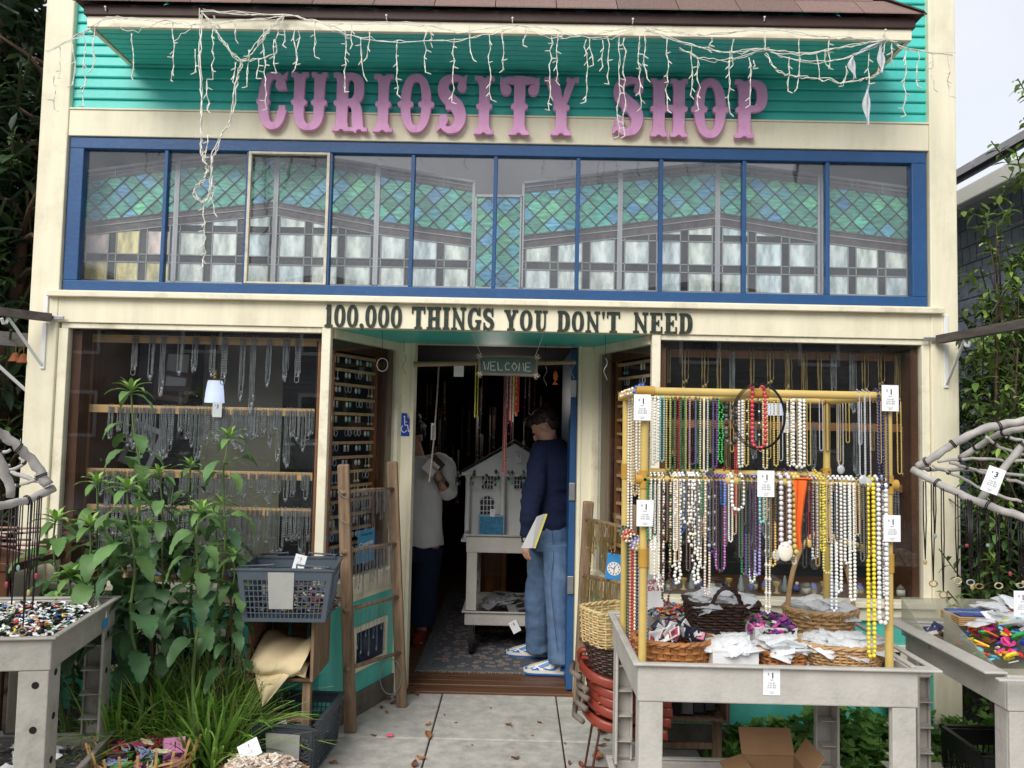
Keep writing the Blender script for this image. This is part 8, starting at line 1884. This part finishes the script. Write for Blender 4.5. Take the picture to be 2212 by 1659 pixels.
for i in range(12): a = math.pi*2*i/12; q.box((.029*math.cos(a)-.0028,-.008+.029*math.sin(a)-.0035,.0056),(.029*math.cos(a)+.0028,-.008+.029*math.sin(a)+.0035,.0064))
tx(q).build('numerals', M('clock_ink', C(30,60,120), .6, 0), ck); q = MB(); q.beam((0,-.008,.007),(-.022,-.002,.007), .004, .0015); q.beam((0,-.008,.008),(.006,.012,.008), .004, .0015); q.beam((0,-.008,.0075),(.002,-.03,.0075), .003, .001); tx(q).build('hands', m_oldwood, ck)
# stacked chairs with rounded red seats
m_redp = M('rust_red_enamel', C(140,58,42), .45, .12, 6, .1, coat=.3, dirt=.35, dirtcol=C(90,40,30), dscale=12); m_rustrod = M('rusty_rod', C(84,50,40), .7, .3, 20)
base0 = q5(300,1280,-.62); Xc = .46; Ys = -.42
m_gstick = M('grey_round_stick', C(120,110,102), .8, .3, 9, .3)
def red_seat(z, i, lab, x0, w=.36):
    t = thing('folding_seat', lab, 'seat', (x0+w/2, Ys, z), group='rust red seats stacked beside the right cart'); b = MB(); P = []
    for k in range(17):
        a = math.pi*(.5+k/16); P.append(Vector((x0+.06+.06*math.cos(a), Ys+.16*math.sin(a)*-1.0, 0)))
    path = [Vector((x0+w, Ys+.16, z-.035)), Vector((x0+.14, Ys+.165, z-.010)), Vector((x0+.04, Ys+.12, z+.012)), Vector((x0, Ys, z+.022)), Vector((x0+.04, Ys-.12, z+.008)), Vector((x0+.14, Ys-.165, z-.014)), Vector((x0+w, Ys-.16, z-.035))]; cc = catmull(path, 6)
    vs = []; n_ = len(cc); prof = [(0,.022),(.010,.016),(.012,0),(.006,-.018),(-.004,-.024),(-.010,-.016),(-.006,.012)]
    for j, p in enumerate(cc):
        d = (cc[min(j+1,n_-1)]-cc[max(j-1,0)]).normalized(); o_ = d.cross(Vector((0,0,1))).normalized()
        for u, v in prof: vs.append(p - o_*u + Vector((0,0,v)))
    m_ = len(prof); b.add(vs, [(j*m_+k, j*m_+(k+1)%m_, (j+1)*m_+(k+1)%m_, (j+1)*m_+k) for j in range(n_-1) for k in range(m_)]+[tuple(range(m_)), tuple((n_-1)*m_+k for k in range(m_-1,-1,-1))]); b.build('curved_rim', m_redp, t, smooth='all')
    b = MB(); b.sheet(lambda u,v: (x0+.03+u*(w-.04), Ys-.14+v*.28, z-.012+.004*math.sin(u*9)-.02*u), 8, 6, .003); b.build('seat_panel', m_redp, t); 
    b = MB(); b.tube([(x0-.015,Ys-.13,z+.004),(x0-.045,Ys-.03,z-.004),(x0-.03,Ys+.1,z+.0)], .013, 8); b.build('end_bar', m_gstick, t, smooth='all'); return t
zs = [.330,.385,.430,.470,.525]; LBS = ['bottom rust red seat of the stack above the thin rod legs','second rust red seat from the bottom of the stack','third rust red seat from the bottom, in the middle of the stack','fourth rust red seat from the bottom of the stack','top long rust red seat rim holding the newspapers']
for i, z in enumerate(zs): red_seat(z, i, LBS[i], .335 + (.015 if i in (1,) else .022 if i == 2 else .018 if i == 3 else 0) - (.015 if i == 4 else 0))
t = thing('folding_seat', 'uppermost rust red seat frame with open slots standing tipped on the stack', 'seat', (.35,Ys+.05,.56), group='rust red seats stacked beside the right cart'); b = MB(); b.tube(catmull([(.41,Ys,.60),(.34,Ys,.615),(.315,Ys+.02,.60),(.322,Ys+.05,.545),(.35,Ys+.06,.53),(.41,Ys+.06,.53)], 5), .013, 8); b.tube([(.325,Ys+.02,.575),(.41,Ys,.572)], .011, 7); b.build('slotted_frame', m_redp, t, smooth='all')
lg_ = thing('rod_stand', 'thin rusty folding rod legs carrying the stack of rust red seats', 'stand', (.45,Ys,0)); b = MB()
for (a_, b_) in (((.40,Ys-.12,.30),(.345,Ys-.14,.01)),((.40,Ys+.12,.30),(.36,Ys+.16,.01)),((.345,Ys-.14,.01),(.47,Ys-.14,.01)),((.47,Ys-.14,.01),(.53,Ys-.12,.30)),((.355,Ys-.14,.06),(.50,Ys-.14,.09)),((.54,Ys+.12,.30),(.50,Ys+.15,.01)),((.60,Ys-.12,.3),(.50,Ys-.14,.0)),((.36,Ys+.16,.01),(.50,Ys+.15,.01)),((.40,Ys-.12,.30),(.62,Ys-.12,.30)),((.40,Ys+.12,.30),(.62,Ys+.12,.30))): b.tube([a_, b_], .0055, 6)
b.build('rods', m_rustrod, lg_)
m_news = M('newsprint', C(206,196,186), .9, .35, 26, .1)
for k, (z, y, lab) in enumerate(((.565,-.02,'crumpled newspaper sheet sticking up between the rust red seats'),(.50,.02,'folded newspaper wedged in the top rust red seat'),(.41,0,'old newspaper pressed in the middle of the seat stack'),(.36,.01,'old newspaper edge between the two lowest seats'))):
    b = MB(); b.sheet(lambda u,v: (.39+u*.22, Ys+y-.135+v*.26+.01*math.sin(u*9), z+.004+.018*math.sin(u*7+v*6+k)*(1 if k < 2 else .4)+(.06*(1-u)*(v < .5) if k == 0 else 0)), 12, 8, .002); tag(b.build('newspaper', m_news), lab, 'newspaper')
ws1 = thing('wicker_box', 'pale square wicker basket on top of the dark one', 'basket', (.42,-.52,.70)); weave(ws1, .45, -.50, .675, .155, .115, .125, m_wickp, 13, 22, 1, .85, .0045, rz=.5, rect=True)
ws2 = thing('wicker_box', 'dark brown round wicker basket under the pale square one', 'basket', (.45,-.50,.55)); weave(ws2, .455, -.50, .55, .125, .085, .125, m_wickd, 11, 24, 1, .9, .0048)
# wall crate with frames
wc = thing('wooden_crate', 'grey wooden crate with black picture frames low under the right window', 'crate', (1.08,-.2,.30)); a_, b_ = at(1425,1560,-.36), at(1577,1490,-.36); wx0, wx1, wz0_, wz1_ = a_.x-.05, b_.x, a_.z, b_.z+.12
planks(wc, 'side', wx0, -.36, wz0_, wx0+.016, -.012, wz1_); planks(wc, 'side', wx1-.016, -.36, wz0_, wx1, -.012, wz1_); planks(wc, 'bottom', wx0+.0165, -.358, wz0_, wx1-.0165, -.012, wz0_+.014); planks(wc, 'top', wx0+.0165, -.358, wz1_-.014, wx1-.0165, -.012, wz1_); planks(wc, 'back', wx0+.017, -.022, wz0_+.015, wx1-.017, -.012, wz1_-.015, m_crate)
q = MB(); q.bbox((wx0+.02,-.30,-.02),(wx0+.06,-.26,wz0_-.001), .003); q.bbox((wx1-.06,-.30,-.02),(wx1-.02,-.26,wz0_-.001), .003); q.bbox((wx0+.0605,-.29,.12),(wx1-.0605,-.27,.15), .003); q.build('stand', m_oldwood, wc)
for k in range(4):
    mt = facing(Vector((wx0+.10+.055*k, -.28+.01*k, wz0_+.10)), -.3-.1*k, -.25-.12*k, .1*k); q = MB(); q.box((-.07,-.085,-.005),(.07,.085,.005)); tx(q).build('picture_frame', m_black if k != 1 else M('grey_board', C(110,110,108), .7, .1, 9)).__setitem__('label', ('black picture frame leaning leftmost in the low crate','grey board leaning between black frames in the low crate','black frame half fallen in the low crate','black frame lying flattest in the low crate')[k]); COL.objects[-1]['category'] = 'picture frame'
# lower shelf goods
l5 = b5
LZ = .17
tb, cx, r1 = basket_at('loop_basket', 'wicker basket of coloured bangles on the lower shelf of the right cart', 190, 560, 1080, -1.22, .08); tb.location.z = LZ; weave(tb, cx, -1.22, LZ, .075, r1*.8, r1, m_wick, 8, 24, 1, .8, .005); arch(tb, (cx-r1*.9,-1.16,LZ+.07), (cx+r1*.9,-1.16,LZ+.07), .08, .008, m_bamboo)
BC = [C(60,80,150),C(220,120,50),C(120,160,150),C(40,40,50),C(150,90,60),C(200,200,190),C(170,60,60)]; BN = ['blue','orange','sage green','black','brown','off white','dark red']
for i in range(14):
    b = MB(); b.tube([(.034*math.cos(a),.034*math.sin(a),0) for a in np.linspace(0,6.283,19)], .0045, 6, BC[i%7]); 
    o = put(_mesh(b, 'bangle', m_matte), 'bangle', BN[i%7]+' bangle heaped in the wicker basket on the lower shelf', 'bangle', (cx+R(-.09,.09), -1.22+R(-.06,.05), LZ+.07+R(0,.05)), group='%s bangles on the lower shelf' % BN[i%7]); o.rotation_euler = (R(.2,1.5),R(-.5,.5),R(0,3))
tb, cx, r1 = basket_at('shell_basket', 'golden wicker basket of shells at the middle of the lower shelf', 500, 830, 1050, -.98, .08); tb.location.z = LZ; weave(tb, cx, -.98, LZ, .08, r1*.8, r1, m_wick, 8, 24, 1, .8, .005); heap('small_shells', 'brown and white shells in the golden basket on the lower shelf', 'shells', cx-r1*.7, cx+r1*.7, -1.08, -.88, LZ+.05, 200, SH+[C(120,90,80),C(90,70,60)], .016, .05, m_shell)
m_cardb = M('corrugated_card', C(150,116,84), .85, .1, 9, .1)
cb2 = thing('cardboard_box', 'open brown cardboard box with raised flaps on the lower shelf', 'box', (b5(930,1050,-1.0).x,-1.0,LZ)); cc_ = b5(940,1060,-1.02); x0, x1, y0, y1, z0, z1 = cc_.x-.11, cc_.x+.10, -1.12, -.93, LZ, LZ+.19; q = MB()
q.box((x0,y0,z0),(x1,y0+.004,z1)); q.box((x0,y1-.004,z0),(x1,y1,z1)); q.box((x0,y0+.004,z0),(x0+.004,y1-.004,z1)); q.box((x1-.004,y0+.004,z0),(x1,y1-.004,z1)); q.build('box_body', m_cardb, cb2)
for lab, A4 in (('front', [(x0,y0,z1),(x1,y0,z1),(x1+.01,y0-.07,z1-.06),(x0-.01,y0-.07,z1-.06)]),('back', [(x1,y1,z1),(x0,y1,z1),(x0,y1+.05,z1+.09),(x1,y1+.05,z1+.09)]),('left', [(x0,y1,z1),(x0,y0,z1),(x0-.09,y0,z1-.03),(x0-.09,y1,z1-.03)]),('right', [(x1,y0,z1),(x1,y1,z1),(x1+.05,y1,z1+.07),(x1+.05,y0,z1+.07)])):
    q = MB(); A4 = [Vector(p) for p in A4]; n_ = (A4[1]-A4[0]).cross(A4[2]-A4[0]).normalized()*.0035; q.add([tuple(p) for p in A4]+[tuple(p-n_) for p in A4], [(0,1,2,3),(7,6,5,4),(0,4,5,1),(1,5,6,2),(2,6,7,3),(3,7,4,0)]); q.build('flap', m_cardb, cb2)
# ================================================================ second right cart with bins of toys
utility_cart('pale grey cart with clear bins of bagged toys at the right edge', (1.69,-1.41,0), 0, 1.0, .70, .84, m_cart, apron=.12, leg=.085, low=.22, casters=False, lip=.075)
m_clear = M('clear_olive_plastic', C(190,188,168), .15, .05, 9, trans=.6, spec=.8)
TY = [C(230,70,150),C(240,220,60),C(50,90,210),C(60,170,90),C(220,50,60),C(240,240,236),C(250,140,60),C(120,200,220)]
for i, (x, y, w_, d_2, lab) in enumerate(((1.73,-1.28,.34,.34,'front clear bin of bright bagged toy letters on the right edge cart'),(1.68,-.92,.20,.22,'rear clear bin with few cards by the shop corner'),(1.92,-.92,.26,.22,'rear clear bin holding picture puzzles'),(2.12,-1.38,.28,.30,'front clear bin at the picture edge'))):
    t = thing('clear_bin', lab, 'bin', (x,y,.79)); q = MB(); th = .003; q.box((x,y,.79),(x+w_,y+th,.825)); q.box((x,y+d_2-th,.79),(x+w_,y+d_2,.95))
    for xx in (x, x+w_-th): q.add([(xx+o,y+th,.79) for o in (0,th)]+[(xx+o,y+d_2-th,.79) for o in (0,th)]+[(xx+o,y+th,.83) for o in (0,th)]+[(xx+o,y+d_2-th,.945) for o in (0,th)], [(0,1,3,2),(4,6,7,5),(0,4,5,1),(2,3,7,6),(0,2,6,4),(1,5,7,3)])
    q.box((x+th,y+th,.79),(x+w_-th,y+d_2-th,.793)); q.build('bin_walls', m_clear, t)
    if i != 1:
        heap('bright_toys', ('jumble of bright plastic letters and toys in the front clear bin','','bright toys in the rear clear bin','bright toys in the clear bin at the picture edge')[i], 'toys', x+.03, x+w_-.03, y+.03, y+d_2-.03, .83, 170, TY, .024, .12)
        bag_pile(10, x+.03, x+w_-.03, y+.03, y+d_2-.03, .92, .06, 'clear bag of toys in a clear bin on the right edge cart', 'toy bags in the clear bins on the right edge cart')
    else: heap('bin_cards', 'few dull cards in the emptier rear clear bin', 'cards', x+.03, x+w_-.03, y+.03, y+d_2-.03, .80, 18, [C(196,170,130),C(60,70,110),C(210,200,190)], .03, .05, shape=1)
for k in range(5):
    q = MB(); q.bbox((1.76,-1.0,.905+.007*k),(1.93+.002*k,-.86,.910+.007*k), .002); o = q.build('wooden_puzzle', M('ply', C(200,164,118), .6, .1, 9)); tag(o, 'wooden puzzle board in the stack under the blue printed one', 'puzzle', 'plain puzzle boards in the stack')
q = MB(); q.bbox((1.77,-.99,.9405),(1.92,-.87,.945), .002); tag(q.build('wooden_puzzle', M('puzzle_print', C(70,100,180), .5, .5, 22)), 'wooden puzzle with blue print on top of the stack', 'puzzle')
price_card('crumpled white card lying between the clear bins of toys', Vector((1.85,-1.06,.96)), .4, .07, .05, tilt=-.9)
cs_ = [(1.86,-.98,.40),(2.12,-.98,.40),(2.12,-.68,.40),(1.86,-.68,.40)]
hamper('milk_crate', 'black plastic milk crate of small parts on the ground under the right edge cart', cs_, .36, m_black, plate=(.55,.95,.35,.85), handle=False, taper=.95)
heap('small_parts', 'pale bagged parts inside the black milk crate', 'parts', 1.88, 2.10, -.96, -.70, .08, 260, [C(160,160,164),C(90,60,70),C(60,90,130),C(206,206,200)], .02, .18)
bin_box('clear_tub', 'low clear tub with card boxes on the ground by the geranium leaves', 'bin', (1.47,-.86,.0), 0, .36, .26, .10, m_clear)
for k in range(3):
    mt = facing(Vector((1.55+.09*k,-.74,.10)), .3*k, -.4, .3*(k-1)); q = MB(); q.box((-.035,-.045,-.01),(.035,.045,.01)); tag(tx(q).build('small_box', m_card if k < 2 else M('grey_card', C(150,150,150), .6, .1, 9)), ('white and grey small box leftmost in the low clear tub','second small box in the low clear tub','grey small box rightmost in the low clear tub')[k], 'box')
bag_pile(24, 1.74, 2.6, -1.36, -.76, .20, .10, 'grey parts bag on the lower shelf of the right edge cart', 'parts bags under the right edge cart', mes=GB)
# ================================================================ ground cover, shrubs and house on the right
b = MB(); GC = [C(120,166,78),C(100,146,68),C(144,182,94),C(80,122,60)]
def lobed(p, s, tilt, yaw, col):
    mt = Matrix.Translation(p) @ Matrix.Rotation(yaw,4,'Z') @ Matrix.Rotation(tilt,4,'X'); n_ = 20; vs = [mt @ Vector((0,0,-.08*s))]
    for k in range(n_): a = 2*math.pi*k/n_+.3; r_ = s*(.5+.10*math.cos(5*a)+.05*math.cos(15*a)); vs.append(mt @ Vector((r_*math.cos(a), r_*math.sin(a), .05*s*math.cos(5*a))))
    b.add(vs, [(0,1+k,1+(k+1)%n_) for k in range(n_-1)], col)
for i in range(2000):
    x = R(.98,2.75); y = R(-.72,-.03); hh = .40*math.sin(min(1,(x-.98)/.5)*1.57)*(.7+.3*math.sin(x*7)*math.cos(y*9)); z = hh*R(.35,1.05)*(1-.35*abs((y+.35)/.4)); p = Vector((x,y,max(.02,z))); lobed(p, R(.045,.085), R(.1,.8), R(0,6.28), jit(random.choice(GC),.2)); 
    if i % 3 == 0: b.tube([(x,y,-.03), (x+R(-.02,.02),y,p.z*.6), p], .0016, 3, C(110,130,70))
tag(b.build('ground_cover', m_grass), 'rounded lobed geranium leaves covering the ground under the right window', 'ground cover', kind='stuff')
YG = [C(66,92,44),C(92,122,54),C(128,158,74),C(160,186,96)]
tree('shrub', 'tall airy shrub with young light green leaves at the right corner post', 'shrub', (2.72,.15,0), [(.1,-.1,3.2),(-.15,-.15,2.4),(.40,0,2.7),(.2,-.2,2.1)], 2700, (.34,.28,.3), .072, YG, group='shrubs at the right of the shop', tr=.022)
tree('shrub', 'dense green shrub filling the right edge behind the driftwood frame', 'shrub', (2.82,.2,0), [(.1,-.1,1.9),(-.2,-.2,1.7),(.35,.1,2.0),(-.1,-.2,1.5),(.2,-.3,1.2)], 11000, (.5,.35,.4), .080, YG[:3], group='shrubs at the right of the shop', tr=.022)
tree('shrub', 'darker low shrub under the driftwood frame by the right corner post', 'shrub', (2.62,-.1,0), [(.0,-.1,1.5),(-.12,-.2,1.1),(.35,0,1.4),(.1,-.2,.9),(.5,-.1,1.2)], 6500, (.34,.25,.26), .070, [C(40,60,34),C(58,84,42),C(92,122,58)], group='shrubs at the right of the shop', tr=.018)
tree('shrub', 'slender sprig shrub reaching in front of the right corner post', 'shrub', (2.36,-.22,0), [(.02,-.05,2.42),(.12,-.05,2.1),(-.05,-.05,1.5)], 420, (.12,.1,.2), .062, YG[1:], group='shrubs at the right of the shop', tr=.012)
nh = thing('neighbour_house', 'blue grey shingled neighbour house with solar panels at the right', 'house', (6,5,0)); b = MB(); XW = 3.6
b.box((XW,-1.5,0),(9,12,3.45)); z = .1; m_shw = M('blue_grey_shingle', None, .85, .2, 14, .3, attr=True)
while z < 3.4:
    y = -1.5 + R(0,.1)
    while y < 7:
        w_ = R(.09,.17); k_ = R(.8,1.15); b.box((XW-.016-R(0,.004),y,z),(XW-.001,y+w_-.010,z+.128), tuple(v*k_ for v in C(134,146,168))); y += w_
    z += .14
b.col = C(70,78,92); b.build('wall', m_shw, nh)
q = MB(); q.bbox((XW-.34,-1.8,3.38),(XW-.26,12,3.50), .01); q.box((XW-.2599,-1.8,3.44),(XW-.001,12,3.46)); q.build('gutter', m_wtrim, nh)
q = MB(); q.add([(XW-.30,-1.8,3.51),(7,-1.8,5.6),(7,12,5.6),(XW-.30,12,3.51),(XW-.30,-1.8,3.47),(7,-1.8,5.55),(7,12,5.55),(XW-.30,12,3.47)], [(0,1,2,3),(7,6,5,4),(4,5,1,0),(5,6,2,1),(6,7,3,2),(7,4,0,3)]); q.build('roof', m_black, nh)
q = MB()
for k in range(5): y = -1.6+1.6*k; q.add([(XW-.24,y,3.72),(XW+1.3,y,4.55),(XW+1.3,y+1.56,4.55),(XW-.24,y+1.56,3.72),(XW-.24,y,3.66),(XW+1.3,y,4.49),(XW+1.3,y+1.56,4.49),(XW-.24,y+1.56,3.66)], [(0,1,2,3),(7,6,5,4),(4,5,1,0),(5,6,2,1),(6,7,3,2),(7,4,0,3)])
q.build('solar_panels', M('pale_panel', C(170,170,180), .3, .1, 9, metal=.3), nh)
